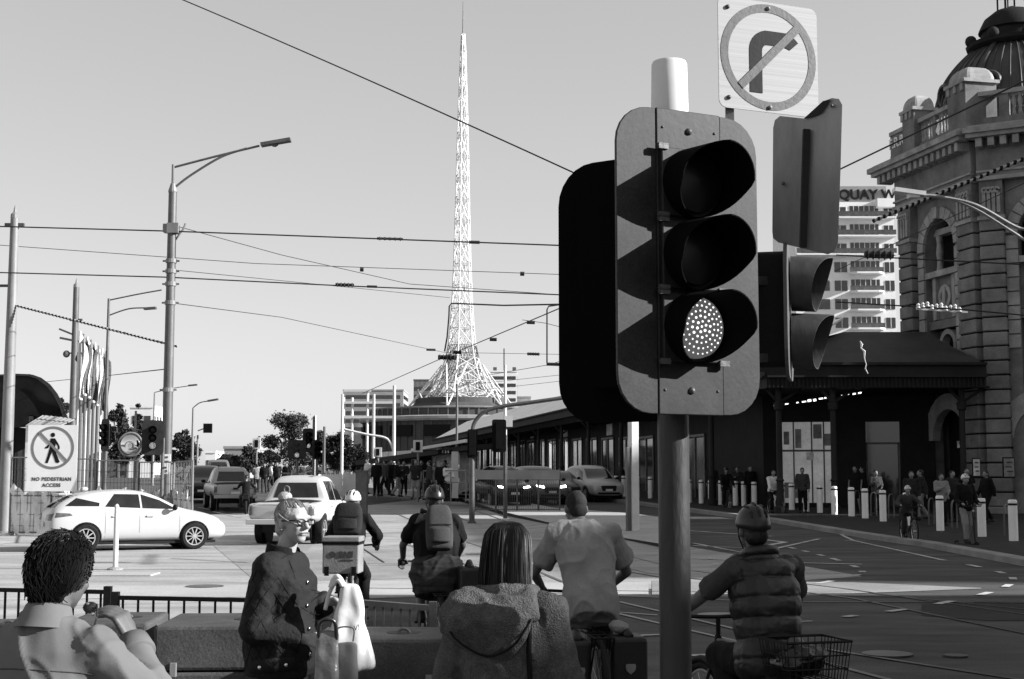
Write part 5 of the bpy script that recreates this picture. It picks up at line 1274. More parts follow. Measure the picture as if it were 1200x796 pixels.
# ---------------------------------------------------------------- vehicles
mat('car_white', .42, .25, var=.03, scale=2, bump=0, spec=.6); mat('car_silver', .35, .3, .2, var=.05, scale=2, bump=0); mat('car_dark', .02, .25, var=.05, bump=0, spec=.6)
mat('car_grey', .1, .3, var=.05, bump=0, spec=.6)
mat('tyre', .015, .85, var=.3, scale=12, bump=.1); mat('rim', .5, .3, .6, var=.1, bump=0); mat('car_glass', .012, .06, var=.6, scale=2.5, bump=0, spec=.7)
mat('plastic_black', .012, .6, var=.2, bump=0); mat('tail_red', .09, .25, var=.3, scale=15, bump=0); mat('plate_pale', .6, .5, var=.05, bump=0); mat('headlamp', .4, .15, var=.4, scale=20, bump=0)
mat('seam', .02, .8, bump=0); mat('seam_soft', .25, .6, bump=0)
STN = {
 'hatch': [(-2.16, .42, .72, .76, .66, .52), (-2.1, .30, .86, .98, .80, .62), (-1.93, .25, .98, 1.14, .86, .58), (-1.66, .2, 1.0, 1.30, .88, .55), (-1.2, .2, 1.0, 1.40, .88, .57), (-.75, .2, .99, 1.44, .88, .58), (-.25, .2, .95, 1.455, .88, .60), (.25, .2, .93, 1.39, .88, .60), (.7, .2, .92, 1.17, .88, .62), (1.05, .2, .91, .985, .88, .68), (1.5, .2, .86, .91, .87, .66), (1.88, .22, .75, .81, .82, .60), (2.1, .25, .62, .68, .70, .5), (2.17, .33, .5, .56, .58, .45)],
 'ute': [(-2.65, .66, 1.0, 1.05, .86, .8), (-2.6, .58, 1.1, 1.12, .91, .86), (-1.1, .5, 1.1, 1.12, .92, .86), (-.95, .5, 1.1, 1.16, .92, .80), (-.86, .5, 1.1, 1.70, .92, .63), (-.4, .5, 1.1, 1.81, .92, .66), (.35, .5, 1.08, 1.8, .92, .66), (.8, .5, 1.07, 1.58, .92, .68), (1.25, .5, 1.07, 1.19, .92, .74), (1.55, .5, 1.07, 1.13, .92, .78), (2.2, .48, 1.0, 1.07, .90, .76), (2.5, .48, .88, .97, .84, .64), (2.62, .52, .75, .85, .74, .6)],
 'suv': [(-2.35, .5, .9, .98, .78, .62), (-2.28, .4, 1.02, 1.2, .86, .66), (-2.05, .32, 1.06, 1.58, .92, .66), (-1.5, .3, 1.06, 1.72, .93, .68), (-.5, .3, 1.05, 1.75, .93, .69), (.2, .3, 1.03, 1.70, .93, .68), (.75, .3, 1.03, 1.36, .93, .70), (1.1, .3, 1.03, 1.12, .93, .76), (1.6, .3, .99, 1.05, .92, .78), (2.1, .3, .9, .97, .87, .72), (2.3, .32, .74, .82, .78, .66), (2.36, .4, .6, .66, .68, .6)],
}
WHL = {'hatch': (-1.30, 1.30, .325), 'ute': (-1.45, 1.62, .38), 'suv': (-1.42, 1.45, .37)}
PANEL = {
 'hatch': dict(side=[[(-.86, 1.06), (-.02, 1.02), (-.04, 1.35), (-.62, 1.36)], [(.03, 1.015), (.88, .985), (.46, 1.21), (.01, 1.35)], [(-1.78, 1.08), (-1.0, 1.07), (-.98, 1.15), (-1.5, 1.27)]], front=[(-.56, 1.02), (.56, 1.02), (.46, 1.34), (-.46, 1.34)], rear=[(-.58, 1.04), (.58, 1.04), (.46, 1.34), (-.46, 1.34)]),
 'ute': dict(side=[[(-.72, 1.15), (-.02, 1.14), (-.02, 1.66), (-.66, 1.66)], [(.05, 1.14), (1.0, 1.13), (.62, 1.6), (.05, 1.67)]], front=[(-.68, 1.2), (.68, 1.2), (.54, 1.66), (-.54, 1.66)], rear=[(-.62, 1.22), (.62, 1.22), (.52, 1.62), (-.52, 1.62)]),
 'suv': dict(side=[[(-.78, 1.1), (.0, 1.09), (.0, 1.6), (-.78, 1.62)], [(.07, 1.09), (.92, 1.08), (.5, 1.45), (.07, 1.6)], [(-1.75, 1.12), (-.86, 1.1), (-.86, 1.62), (-1.6, 1.58)]], front=[(-.68, 1.12), (.68, 1.12), (.56, 1.6), (-.56, 1.6)], rear=[(-.62, 1.15), (.62, 1.15), (.54, 1.6), (-.54, 1.6)]),
}
def patch(name, bvh, q, ax, m, parent, n=7, off=.006, far=6.0):
    """glass, lamp or plate laid on the body: q in the (u,z) plane, cast along the axis"""
    P = []
    for j in range(n + 1):
        for i in range(n + 1):
            u, v = i / n, j / n
            a = V(q[0]).lerp(V(q[1]), u).lerp(V(q[3]).lerp(V(q[2]), u), v)
            if ax == 'R': o, d = V((far, a.x, a.y)), V((-1, 0, 0))
            elif ax == 'L': o, d = V((-far, a.x, a.y)), V((1, 0, 0))
            elif ax == 'F': o, d = V((a.x, far, a.y)), V((0, -1, 0))
            elif ax == 'B': o, d = V((a.x, -far, a.y)), V((0, 1, 0))
            else: o, d = V((a.x, a.y, far)), V((0, 0, -1))
            h = bvh.ray_cast(o, d)
            P.append(h[0] - d * off if h[0] is not None else None)
    mb = MB(); k = n + 1
    ok = [p if p is not None else V((0, 0, 0)) for p in P]
    fs = [(j * k + i, j * k + i + 1, (j + 1) * k + i + 1, (j + 1) * k + i) for j in range(n) for i in range(n)]
    fs = [f for f in fs if all(P[x] is not None for x in f)]
    if not fs: return None
    mb.add(ok, fs); return mb.build(name, m, parent, smooth=True)
BODY = {}
def car_body(kind):
    if kind in BODY: return BODY[kind]
    mb = MB(); rings = []
    for (y, zl, zb, zr, hw, hwr) in STN[kind]:
        h = [(0, zl), (.7 * hw, zl), (.95 * hw, zl + .07), (hw, zl + (zb - zl) * .5), (hw * .99, zb - .07), (hw * .95, zb), (hwr + .03, zr - .05), (hwr * .86, zr), (hwr * .4, zr + .018), (0, zr + .022)]
        rings.append([V((x, y, z)) for x, z in h] + [V((-x, y, z)) for x, z in h[-2:0:-1]])
    mb.loft(rings)
    o = bpy.data.objects.new('b', mb.mesh('b')); C.objects.link(o)
    s_ = o.modifiers.new('s', 'SUBSURF'); s_.levels = 2
    cuts = []
    yr, yf, r = WHL[kind]
    for yy in (yr, yf):
        for sx in (-1, 1):
            c = MB(); c.tube([(sx * .62, yy, r), (sx * 1.2, yy, r)], r * 1.16, 28); co = bpy.data.objects.new('c', c.mesh('c')); C.objects.link(co); cuts.append(co)
            b = o.modifiers.new('b', 'BOOLEAN'); b.operation = 'DIFFERENCE'; b.object = co; b.solver = 'EXACT'
    me = evalmesh(o, *cuts); bpy.data.objects.remove(o)
    for c in cuts: bpy.data.objects.remove(c)
    bv = BVHTree.FromPolygons([v.co.copy() for v in me.vertices], [tuple(p.vertices) for p in me.polygons])
    BODY[kind] = (me, bv); return BODY[kind]
def wheel(parent, x, y, r, spokes=10, detail=True):
    sx = 1 if x > 0 else -1
    rt = MX.Rotation(R(90) * sx, 3, 'Y')
    m = MB(); m.lathe([(r * .66, -.1), (r * .9, -.11), (r * .985, -.085), (r, -.04), (r, .04), (r * .985, .085), (r * .9, .11), (r * .68, .1), (r * .66, .02), (.05, .02)], (x, y, r), 32, rot=rt); w_ = m.build('wheel', 'tyre', parent, smooth='auto')
    m = MB(); m.torus((x + sx * .085, y, r), r * .66, .018, (1, 0, 0), 32, 6)
    for k in range(spokes):
        a = 2 * pi * k / spokes; e = V((0, math.cos(a), math.sin(a))); m.beam(V((x + sx * .09, y, r)) + e * .03, V((x + sx * .075, y, r)) + e * r * .66, .024, .03, up=(1, 0, 0))
    m.lathe([(.06, .07), (.05, .1), (.01, .105)], (x, y, r), 14, rot=rt); m.build('rim', 'rim', w_)
    m = MB(); m.lathe([(r * 1.12, -.02), (r * 1.12, .02)], (x - sx * .2, y, r), 24, rot=rt); m.build('arch_liner', 'plastic_black', w_)
def car(kind, label, p, rz, paint, cat='car', lit=False, detail=True, spokes=10, group=None, z=None, name='parked_car'):
    p = V((p.x, p.y, gz(p.y) if z is None else z)); t = thing(name, label, cat, p, rz, group)
    t.rotation_euler.x = math.atan(.021) * math.cos(rz) if p.y > 43 else 0
    me, bv = car_body(kind); b = link('body', me.copy(), paint, t, 'auto')
    P = PANEL[kind]
    for sd in 'LR':
        for q in P['side']: patch('window', bv, q, sd, 'car_glass', t)
    patch('windscreen', bv, P['front'], 'F', 'car_glass', t, 10); patch('rear_window', bv, P['rear'], 'B', 'car_glass', t, 10)
    yr, yf, r = WHL[kind]; hw = STN[kind][5][4]
    for yy in (yr, yf):
        for sx in (-1, 1): wheel(t, sx * (hw - .115), yy, r, spokes)
    zb = {'hatch': .95, 'ute': 1.1, 'suv': 1.06}[kind]; ym = {'hatch': .78, 'ute': .9, 'suv': .85}[kind]
    for sx in (-1, 1):
        m = MB(); m.sph((sx * (hw + .09), ym, zb + .08), (.1, .06, .075), n=12, m=8); m.beam((sx * (hw - .06), ym, zb + .02), (sx * (hw + .06), ym, zb + .05), .05, .04); m.build('wing_mirror', 'plastic_black', t, smooth='auto')
        f = STN[kind][-3]; zt = {'hatch': (.62, .72, 1.95), 'ute': (.86, 1.0, 2.4), 'suv': (.76, .92, 2.2)}[kind]
        q = [(sx * .36, zt[0] + .02), (sx * .7, zt[0] + .06), (sx * .72, zt[1] - .01), (sx * .40, zt[1] - .04)]
        patch('headlight', bv, q, 'F', 'lamp_white' if lit else 'headlamp', t, 5, off=.01)
        zt = {'hatch': (.74, .90), 'ute': (.78, 1.06), 'suv': (.86, 1.12)}[kind]
        xw = (.36, .78) if kind == 'hatch' else ((.76, .87) if kind == 'ute' else (.6, .82))
        patch('tail_light', bv, [(sx * xw[0], zt[0]), (sx * xw[1], zt[0]), (sx * xw[1], zt[1]), (sx * xw[0], zt[1] - .02)], 'B', 'tail_red', t, 5, off=.01)
        sd = 'R' if sx > 0 else 'L'
        if kind == 'hatch':
            patch('tail_light', bv, [(-2.09, .80), (-1.62, .86), (-1.68, .91), (-2.05, .93)], sd, 'tail_red', t, 5, off=.008)
            patch('headlight', bv, [(1.62, .72), (2.06, .62), (2.04, .69), (1.66, .80)], sd, 'headlamp', t, 5, off=.008)
        if detail:
            for y0 in ({'hatch': (-.05, .92), 'ute': (0, 1.05), 'suv': (.03, 1.0)}[kind] + ({'hatch': (-.86,), 'ute': (-.78,), 'suv': (-.85,)}[kind])):
                patch('door_seam', bv, [(y0, .34 if kind == 'hatch' else .55), (y0 + .012, .34 if kind == 'hatch' else .55), (y0 + .012, zb - .02), (y0, zb - .02)], sd, 'seam_soft' if paint == 'car_white' else 'seam', t, 5, off=.004)
            for y0 in (-.7, .12): m = MB(); m.beam((sx * (hw + .005), y0, zb - .12), (sx * (hw + .005), y0 + .17, zb - .12), .035, .03); m.build('door_handle', paint, t)
            patch('sill', bv, [(yr + .45, .25 if kind == 'hatch' else .52), (yf - .45, .25 if kind == 'hatch' else .52), (yf - .45, .3 if kind == 'hatch' else .6), (yr + .45, .3 if kind == 'hatch' else .6)], sd, 'plastic_black' if kind != 'hatch' else 'car_silver', t, 6, off=.004)
    z0 = {'hatch': .45, 'ute': .62, 'suv': .55}[kind]
    patch('grille', bv, [(-.34, z0), (.34, z0), (.42, z0 + .26), (-.42, z0 + .26)], 'F', 'plastic_black', t, 6, off=.008)
    patch('number_plate', bv, [(-.18, z0 + .0), (.18, z0 + .0), (.18, z0 + .1), (-.18, z0 + .1)], 'F', 'plate_pale', t, 3, off=.016)
    patch('lower_intake', bv, [(-.6, z0 - .16), (.6, z0 - .16), (.55, z0 - .06), (-.55, z0 - .06)], 'F', 'plastic_black', t, 6, off=.008)
    zp = {'hatch': .58, 'ute': .72, 'suv': .72}[kind]
    patch('number_plate', bv, [(-.18, zp), (.18, zp), (.18, zp + .11), (-.18, zp + .11)], 'B', 'plate_pale', t, 3, off=.016)
    if kind == 'ute':
        m = MB(); m.box((0, -2.72, .62), (1.75, .16, .14)); m.build('rear_bumper', paint if paint != 'car_white' else 'car_white', t, bevel=.02)
        patch('tailgate_seam', bv, [(-.74, 1.05), (.74, 1.05), (.74, 1.065), (-.74, 1.065)], 'B', 'seam_soft', t, 8, off=.006)
        for sx in (-.74, .74): patch('tailgate_seam', bv, [(sx, .78), (sx + .012, .78), (sx + .012, 1.05), (sx, 1.05)], 'B', 'seam_soft', t, 4, off=.006)
        m = MB(); m.box((0, -2.69, .95), (.2, .05, .07)); m.build('tailgate_handle', 'plastic_black', t)
        patch('tonneau_cover', bv, [(-.74, -2.5), (.74, -2.5), (.74, -1.1), (-.74, -1.1)], 'T', 'plastic_black', t, 5)
        for sx in (-.5, .5): m = MB(); m.tube([(sx, -.6, 1.87), (sx, .3, 1.87)], .025, 6); m.build('roof_rail', 'plastic_black', t)
        m = MB(); m.box((0, .9, .42), (1.3, 2.4, .3)); m.box((0, -1.7, .45), (1.1, 1.4, .24)); m.build('underbody', 'plastic_black', t)
    elif kind == 'suv':
        patch('bumper_trim', bv, [(-.7, .42), (.7, .42), (.7, .56), (-.7, .56)], 'B', 'plastic_black', t, 6)
        m = MB(); m.box((0, 0, .28), (1.5, 3.9, .12)); m.build('underbody', 'plastic_black', t)
    else:
        m = MB(); m.box((0, 0, .19), (1.5, 3.7, .06)); m.build('underbody', 'plastic_black', t); m = MB(); m.box((0, -1.75, 1.36), (1.1, .3, .03)); m.build('rear_spoiler', paint, t, bevel=.01)
        m = MB(); m.sph((0, -1.2, 1.48), (.03, .08, .05), n=8, m=6); m.build('roof_antenna', paint, t)
    return t
car('hatch', 'white hatchback crossing the intersection on the left', W(156, 640, 35.4), R(-63), 'car_white', spokes=10, name='hatchback')
car('ute', 'white dual cab pickup seen from behind, driving away past the smiling woman', W(356, 640, 39.6), R(-5), 'car_white', 'pickup', spokes=6, name='pickup_truck')
car('ute', 'grey pickup far up the road seen from behind on the left', W(268, 590, 61.5), R(17), 'car_silver', 'pickup', spokes=6, name='pickup_truck', detail=False)
car('suv', 'dark car facing forward beside the far grey pickup at the road edge', W(238, 590, 70), R(190), 'car_dark', name='parked_car', detail=False, lit=False)
car('ute', 'black pickup with both headlights lit behind the low barrier', W(586, 580, 64), R(195), 'car_dark', 'pickup', lit=True, name='pickup_truck', detail=False)
car('suv', 'dark wagon with small bright headlights waiting right of the black pickup', W(630, 580, 68), R(196), 'car_grey', lit=True, detail=False)
car('hatch', 'low dark car between the dark wagon and the white wagon', W(663, 580, 72), R(195), 'car_dark', detail=False)
car('suv', 'pale grey wagon at the right end of the waiting cars beside the bollards', W(694, 580, 71), R(197), 'car_silver', detail=False)
car('suv', 'white wagon behind the tram shelter column at the left of the waiting cars', W(541, 580, 72), R(196), 'car_white', detail=False)
car('suv', 'dark car far off in the left lane beyond the grey pickup', W(255, 570, 105), R(13), 'car_grey', detail=False)

# ---------------------------------------------------------------- bicycles
mat('bike_paint', .02, .35, var=.2, bump=0); mat('bike_pale', .4, .35, var=.2, bump=0)
def bicycle(label, p, rz, paint='bike_paint', rack=True, basket=None, panniers=None, hb=(.28, .42, .98), z=0.0, fender=True, name='bicycle'):
    t = thing(name, label, 'bicycle', (p[0], p[1], z), rz)
    RA, FA, BBp, SH, HT, HB_ = V((0, -.47, .34)), V((0, .60, .34)), V((0, -.03, .29)), V((0, -.2, .84)), V((0, .40, .86)), V((0, .45, .66))
    m = MB()
    for a, b, r in ((BBp, SH, .016), (SH, HT - V((0, 0, .03)), .016), (BBp, HB_, .019), (HT, HB_, .02)): m.cyl(a, b, r, n=8)
    for sx in (-.06, .06):
        m.cyl(RA + V((sx, 0, 0)), BBp + V((sx * .5, 0, 0)), .01, n=6); m.cyl(RA + V((sx, 0, 0)), SH + V((sx * .2, 0, -.05)), .009, n=6)
    m.build('frame', paint, t, smooth='auto')
    m = MB()
    for sx in (-.055, .055): m.tube([HB_ + V((sx * .6, 0, 0)), HB_ + V((sx, .03, -.1)), FA + V((sx, 0, 0))], .012, 6)
    m.build('fork', paint, t)
    for c, nm in ((RA, 'wheel'), (FA, 'wheel')):
        m = MB(); m.torus(c, .325, .02, (1, 0, 0), 36, 8); w_ = m.build('wheel', 'tyre', t, smooth=True)
        m = MB(); m.torus(c, .298, .009, (1, 0, 0), 36, 6)
        for k in range(20):
            a = 2 * pi * k / 20; m.tube([c + V((.03 * (-1) ** k, 0, 0)), c + V((0, .298 * math.cos(a), .298 * math.sin(a)))], .0016, 3)
        m.cyl(c - V((.045, 0, 0)), c + V((.045, 0, 0)), .022, n=10); m.build('rim', 'rim', w_)
        if fender: m = MB(); m.torus(c, .36, .022, (1, 0, 0), 20, 6, R(20), R(190)); m.build('mudguard', 'plastic_black', t, smooth=True)
    m = MB(); x, y, z_ = hb; m.tube([HT, HT + V((0, .0, .08)), (0, y, z_)], .014, 8)
    m.tube(spline([(-x, y - .12, z_ + .0), (-x * .75, y - .02, z_ + .01), (0, y, z_), (x * .75, y - .02, z_ + .01), (x, y - .12, z_)], 5), .011, 8); hbar = m.build('handlebar', 'plastic_black', t, smooth='auto')
    for sx in (-1, 1):
        m = MB(); m.cyl((sx * x * .92, y - .09, z_), (sx * x * 1.02, y - .14, z_), .017, n=8); m.tube([(sx * x * .72, y, z_ - .01), (sx * x * .95, y + .03, z_ - .03)], .006, 5); m.build('grip', 'plastic_black', hbar)
    m = MB(); m.cyl(SH, (0, -.215, .9), .013, n=8); m.loft([[V((w_ * c, yy + .0, .925 + h * s)) for c, s in [(math.cos(2 * pi * k / 10), math.sin(2 * pi * k / 10)) for k in range(10)]] for yy, w_, h in ((-.36, .05, .02), (-.33, .085, .035), (-.25, .08, .035), (-.15, .035, .025), (-.06, .018, .015))]); m.build('saddle', 'plastic_black', t, smooth=True)
    m = MB(); m.torus(BBp + V((.04, 0, 0)), .085, .006, (1, 0, 0), 24, 4); m.cyl(BBp - V((.08, 0, 0)), BBp + V((.08, 0, 0)), .015, n=8)
    m.cyl(BBp + V((.08, 0, 0)), BBp + V((.09, .06, -.15)), .012, n=6); m.cyl(BBp - V((.08, 0, 0)), BBp + V((-.09, -.06, .15)), .012, n=6); ck = m.build('crank', 'galv', t)
    for q in (BBp + V((.14, .06, -.15)), BBp + V((-.14, -.06, .15))): m = MB(); m.box(q, (.09, .08, .02)); m.build('pedal', 'plastic_black', ck)
    m = MB(); m.box((0, -.66, .62), (.06, .025, .05)); m.build('rear_reflector', 'tail_red', t)
    if rack:
        m = MB()
        for sx in (-.06, .06): m.tube([(sx, -.22, .72), (sx, -.72, .72), (sx * 1.2, -.5, .36)], .007, 5); m.tube([(sx, -.6, .72), (sx * 1.3, -.48, .36)], .007, 5)
        for yy in (-.35, -.5, -.7): m.tube([(-.06, yy, .72), (.06, yy, .72)], .007, 5)
        m.build('rack', 'plastic_black', t)
    return t
def wire_basket(parent, c, wx, wy, h, m_='plastic_black'):
    c = V(c); m = MB(); cor = lambda f, z: [c + V((sx * wx / 2 * f, sy * wy / 2 * f, z)) for sx, sy in ((-1, -1), (1, -1), (1, 1), (-1, 1))]
    for z, f in ((0, .86), (h * .33, .91), (h * .66, .95), (h, 1)):
        q = cor(f, z); m.tube(q + [q[0]], .004 if z < h else .007, 5)
    for i in range(4):
        for k in range(9):
            a = cor(.86, 0)[i].lerp(cor(.86, 0)[(i + 1) % 4], k / 9); b = cor(1, h)[i].lerp(cor(1, h)[(i + 1) % 4], k / 9); m.tube([a, b], .003, 4)
    q = cor(.86, 0)
    for k in range(1, 8): m.tube([q[0].lerp(q[1], k / 8), q[3].lerp(q[2], k / 8)], .003, 4)
    return m.build('basket', m_, parent)
# ---------------------------------------------------------------- people
mat('skin', .19, .55, var=.1, scale=12, bump=.05, bscale=60); mat('skin_dark', .09, .55, var=.15, scale=12, bump=.05)
mat('hair_black', .005, .5, var=.3, scale=8, bump=0, spec=.35); mat('hair_grey', .28, .5, var=.5, scale=25, bump=.3, bscale=80, stretch=(1, 1, 1)); mat('hair_blonde', .35, .5, var=.3, scale=25, bump=.2)
mat('cloth_black', .008, .85, var=.3, scale=6, bump=.2, bscale=60); mat('cloth_dark', .022, .85, var=.35, scale=6, bump=.25, bscale=50); mat('cloth_mid', .045, .85, var=.25, scale=6, bump=.2, bscale=60)
mat('cloth_grey', .2, .85, var=.2, scale=6, bump=.2, bscale=60); mat('cloth_pale', .12, .85, var=.08, scale=8, bump=.06, bscale=200); mat('cloth_white', .6, .8, var=.08, scale=6, bump=.15, bscale=60)
mat('puffer', .010, .42, var=.3, scale=10, bump=.25, bscale=25, spec=.4); mat('shoe', .02, .6, var=.3, bump=0); mat('fleece', .085, .95, var=.35, scale=22, bump=.7, bscale=160, fine=.4)
mat('quilt', .011, .8, var=.2, scale=9, bump=.25, bscale=70, spec=.2)
mat('skin_pale', .3, .55, var=.08, scale=12, bump=.05, bscale=60); mat('helmet_dark', .015, .35, var=.3, bump=0); mat('helmet_white', .6, .35, var=.1, bump=0)
def Jset(h=1.72, **ov):
    k = h / 1.72
    J = dict(pelvis=(0, 0, .93), waist=(0, .005, 1.08), chest=(0, .0, 1.27), neck=(0, -.01, 1.46), head=(0, .02, 1.605), shL=(-.185, -.01, 1.41), shR=(.185, -.01, 1.41), elL=(-.235, -.03, 1.13), elR=(.235, -.03, 1.13), wrL=(-.235, .06, .89), wrR=(.235, .06, .89),
             hipL=(-.09, 0, .90), hipR=(.09, 0, .90), knL=(-.10, .02, .49), knR=(.10, .02, .49), anL=(-.11, -.02, .085), anR=(.11, -.02, .085))
    J = {n: V(p) * k for n, p in J.items()}
    for n, p in ov.items(): J[n] = V(p)
    J['k'] = k; return J
def torso(mb, J, e, W_=(.12, .165, .142, .165, .15, .065), D_=(.095, .115, .105, .118, .09, .058), fat=1.0, drop=.07, rng=(0, 6), n=18, fe=None):
    k = J['k']; hx = (J['hipR'] - J['hipL']).normalized(); sx = (J['shR'] - J['shL']).normalized(); ms = (J['shL'] + J['shR']) / 2
    dn = (J['pelvis'] - J['waist']).normalized()
    cs = [J['pelvis'] + dn * drop * k, J['pelvis'], J['waist'], J['chest'], ms.lerp(J['neck'], .15), J['neck']]
    rings = []
    for i in range(*rng):
        f = i / 5; x = hx.lerp(sx, min(1, max(0, (i - 1) / 3))).normalized()
        a, b = cs[max(i - 1, 0)], cs[min(i + 1, 5)]; d = (b - a).normalized(); y = d.cross(x).normalized(); x = y.cross(d)
        w_, q = W_[i] * k * (fat if i < 4 else 1) + (fe[i] if fe else e), D_[i] * k * (fat if i < 4 else 1) + (fe[i] if fe else e)
        rings.append([cs[i] + x * w_ * abs(math.cos(t)) ** .8 * (1 if math.cos(t) > 0 else -1) + y * q * abs(math.sin(t)) ** .85 * (1 if math.sin(t) > 0 else -1) for t in [2 * pi * j / n for j in range(n)]])
    mb.loft(rings); return rings
def limb(mb, a, b, c, r0, r1, r2): mb.cap(a, b, r0, r1); mb.cap(b, c, r1, r2)
def cone(mb, a, b, r0, r1, n=14): mb.tube([a, b], [r0, r1], n)
def hand(mb, wr, d, palm, k=1.0, curl=35, thumb=1, fine=True):
    d = V(d).normalized(); nrm = (V(palm) - d * V(palm).dot(d)).normalized(); s_ = d.cross(nrm) * thumb
    for i in range(4):
        o = (.031 - .0205 * i) * k; kn = wr + d * .088 * k + s_ * o
        mb.cap(wr + s_ * o * .45 + d * .01, kn, .016 * k, .0125 * k, 8)
        ln = (.042, .047, .043, .033)[i] * k; p = kn; q = d
        for j in range(3):
            c = R(curl * (1, 1.15, .8)[j] + 3 * i); q = (q * math.cos(c) + nrm * math.sin(c)).normalized() if j == 0 or curl else q
            e = p + q * ln * (1, .68, .52)[j]; mb.cap(p, e, (.0098, .0088, .0078)[j] * k, (.0088, .0078, .007)[j] * k, 8); p = e
    b = wr + d * .025 * k + s_ * .022 * k; m1 = b + (d * .6 + s_ * .65 + nrm * .35).normalized() * .045 * k; m2 = m1 + (d * .85 + s_ * .15 + nrm * .4).normalized() * .033 * k; m3 = m2 + (d * .9 - s_ * .1 + nrm * .45).normalized() * .026 * k
    mb.cap(b, m1, .016 * k, .012 * k, 8); mb.cap(m1, m2, .0115 * k, .010 * k, 8); mb.cap(m2, m3, .010 * k, .008 * k, 8)
def headmesh(mb, c, Rm, k=1.0, face=True, neck=None):
    A = lambda x, y, z: c + Rm @ V((x, y, z)) * k
    mb.sph(A(0, -.012, .022), (.074 * k, .094 * k, .092 * k), Rm, 20, 14)
    mb.sph(A(0, .028, -.03), (.062 * k, .066 * k, .082 * k), Rm, 18, 12)
    mb.sph(A(0, .055, -.085), (.034 * k, .03 * k, .028 * k), Rm, 12, 8)
    if face:
        mb.cap(A(0, .088, .012), A(0, .112, -.022), .010 * k, .0145 * k, 8); mb.sph(A(-.012, .1, -.026), .009 * k, n=8, m=6); mb.sph(A(.012, .1, -.026), .009 * k, n=8, m=6)
        mb.cap(A(-.045, .07, .028), A(.045, .07, .028), .014 * k, .014 * k, 8)
        mb.sph(A(-.04, .068, -.02), (.022 * k, .02 * k, .02 * k), Rm, 10, 8); mb.sph(A(.04, .068, -.02), (.022 * k, .02 * k, .02 * k), Rm, 10, 8)
        mb.cap(A(-.02, .088, -.052), A(.02, .088, -.052), .0065 * k, .0065 * k, 8); mb.cap(A(-.016, .087, -.062), A(.016, .087, -.062), .008 * k, .008 * k, 8)
    for sx in (-1, 1): mb.sph(A(sx * .077, -.01, -.008), (.011 * k, .02 * k, .033 * k), Rm @ MX.Rotation(R(15 * sx), 3, 'Z'), 10, 8)
    if neck is not None: mb.cap(neck - V((0, 0, .04)), c + Rm @ V((0, -.02, -.06)) * k, .056 * k, .052 * k, 12)
def rotm(yaw=0, pitch=0, roll=0): return (MX.Rotation(R(yaw), 3, 'Z') @ MX.Rotation(R(pitch), 3, 'X') @ MX.Rotation(R(roll), 3, 'Y'))
def strands(c, Rm, k, n, gen, r=.002, seed=1):
    rs = random.Random(seed); mb = MB()
    for i in range(n):
        pts = gen(rs)
        if pts: mb.tube([c + Rm @ V(p) * k for p in pts], [r, r, r * .8, r * .3][:len(pts)] if len(pts) <= 4 else [r * (1 - .7 * j / len(pts)) for j in range(len(pts))], 3)
    return mb
def hairdir(rs, zmin=-.4): 
    while True:
        v = V((rs.gauss(0, 1), rs.gauss(0, 1), rs.gauss(0, 1))).normalized()
        if v.z > zmin - .5 * max(0, -v.y) and not (v.y > .55 and v.z < .45): return v
def haircap(mb, c, Rm, k, up=.0, back=.012, e=.010):
    mb.sph(c + Rm @ V((0, -.026 - back * .3, .034 + up)) * k, ((.074 + e) * k, (.088 + e) * k, (.086 + e) * k), Rm, 20, 14)
    mb.sph(c + Rm @ V((0, -.055, -.025)) * k, ((.064 + e) * k, (.05 + e) * k, (.062 + e) * k), Rm, 16, 10)
def eyes(parent, c, Rm, k):
    for sx in (-1, 1):
        m = MB(); m.sph(c + Rm @ V((sx * .031, .079, .006)) * k, (.0125 * k, .008 * k, .0075 * k), Rm, 12, 8); o = m.build('eye', 'cloth_white', parent, smooth=True)
        m = MB(); m.sph(c + Rm @ V((sx * .031, .0855, .006)) * k, .0058 * k, n=10, m=6); m.build('iris', 'hair_black', o, smooth=True)
def base_body(t, J, Rm, vox, skin='skin', fat=1.0, face=True, hands=None, hk=1.0, it=3, feet=True, child='body'):
    k = J['k']; m = MB(); torso(m, J, -.032, fat=fat)
    headmesh(m, J['head'], Rm, k * hk, face, J['neck']); traps(m, J, -.02)
    for s in 'LR':
        limb(m, J['sh' + s], J['el' + s], J['wr' + s], .05 * k, .038 * k, .028 * k); limb(m, J['hip' + s], J['kn' + s], J['an' + s], .078 * k, .05 * k, .036 * k)
        kn, an = J['kn' + s], J['an' + s]
        m.cap(kn.lerp(an, .12) + (an - kn).cross(V((1, 0, 0))).normalized() * .012, kn.lerp(an, .5), .05 * k, .04 * k)
        f = V((J['an' + s] + V((0, .12 * k, -.055 * k)))); m.cap(J['an' + s] + V((0, -.03, -.045 * k)), f, .036 * k, .03 * k)
        hd = (hands or {}).get(s)
        if hd is None: d = (J['wr' + s] - J['el' + s]).normalized(); hand(m, J['wr' + s], d, V((-1 if s == 'R' else 1, .3, 0)), k, 20, thumb=1 if s == 'R' else -1) if vox < .012 else m.cap(J['wr' + s], J['wr' + s] + d * .12 * k, .032 * k, .022 * k)
        elif vox < .012: hand(m, J['wr' + s], hd[0], hd[1], k, hd[2], hd[3])
        else: m.cap(J['wr' + s], J['wr' + s] + V(hd[0]).normalized() * .09 * k, .034 * k, .03 * k)
    return link(child, fuse(m, vox, it), skin, t, True)
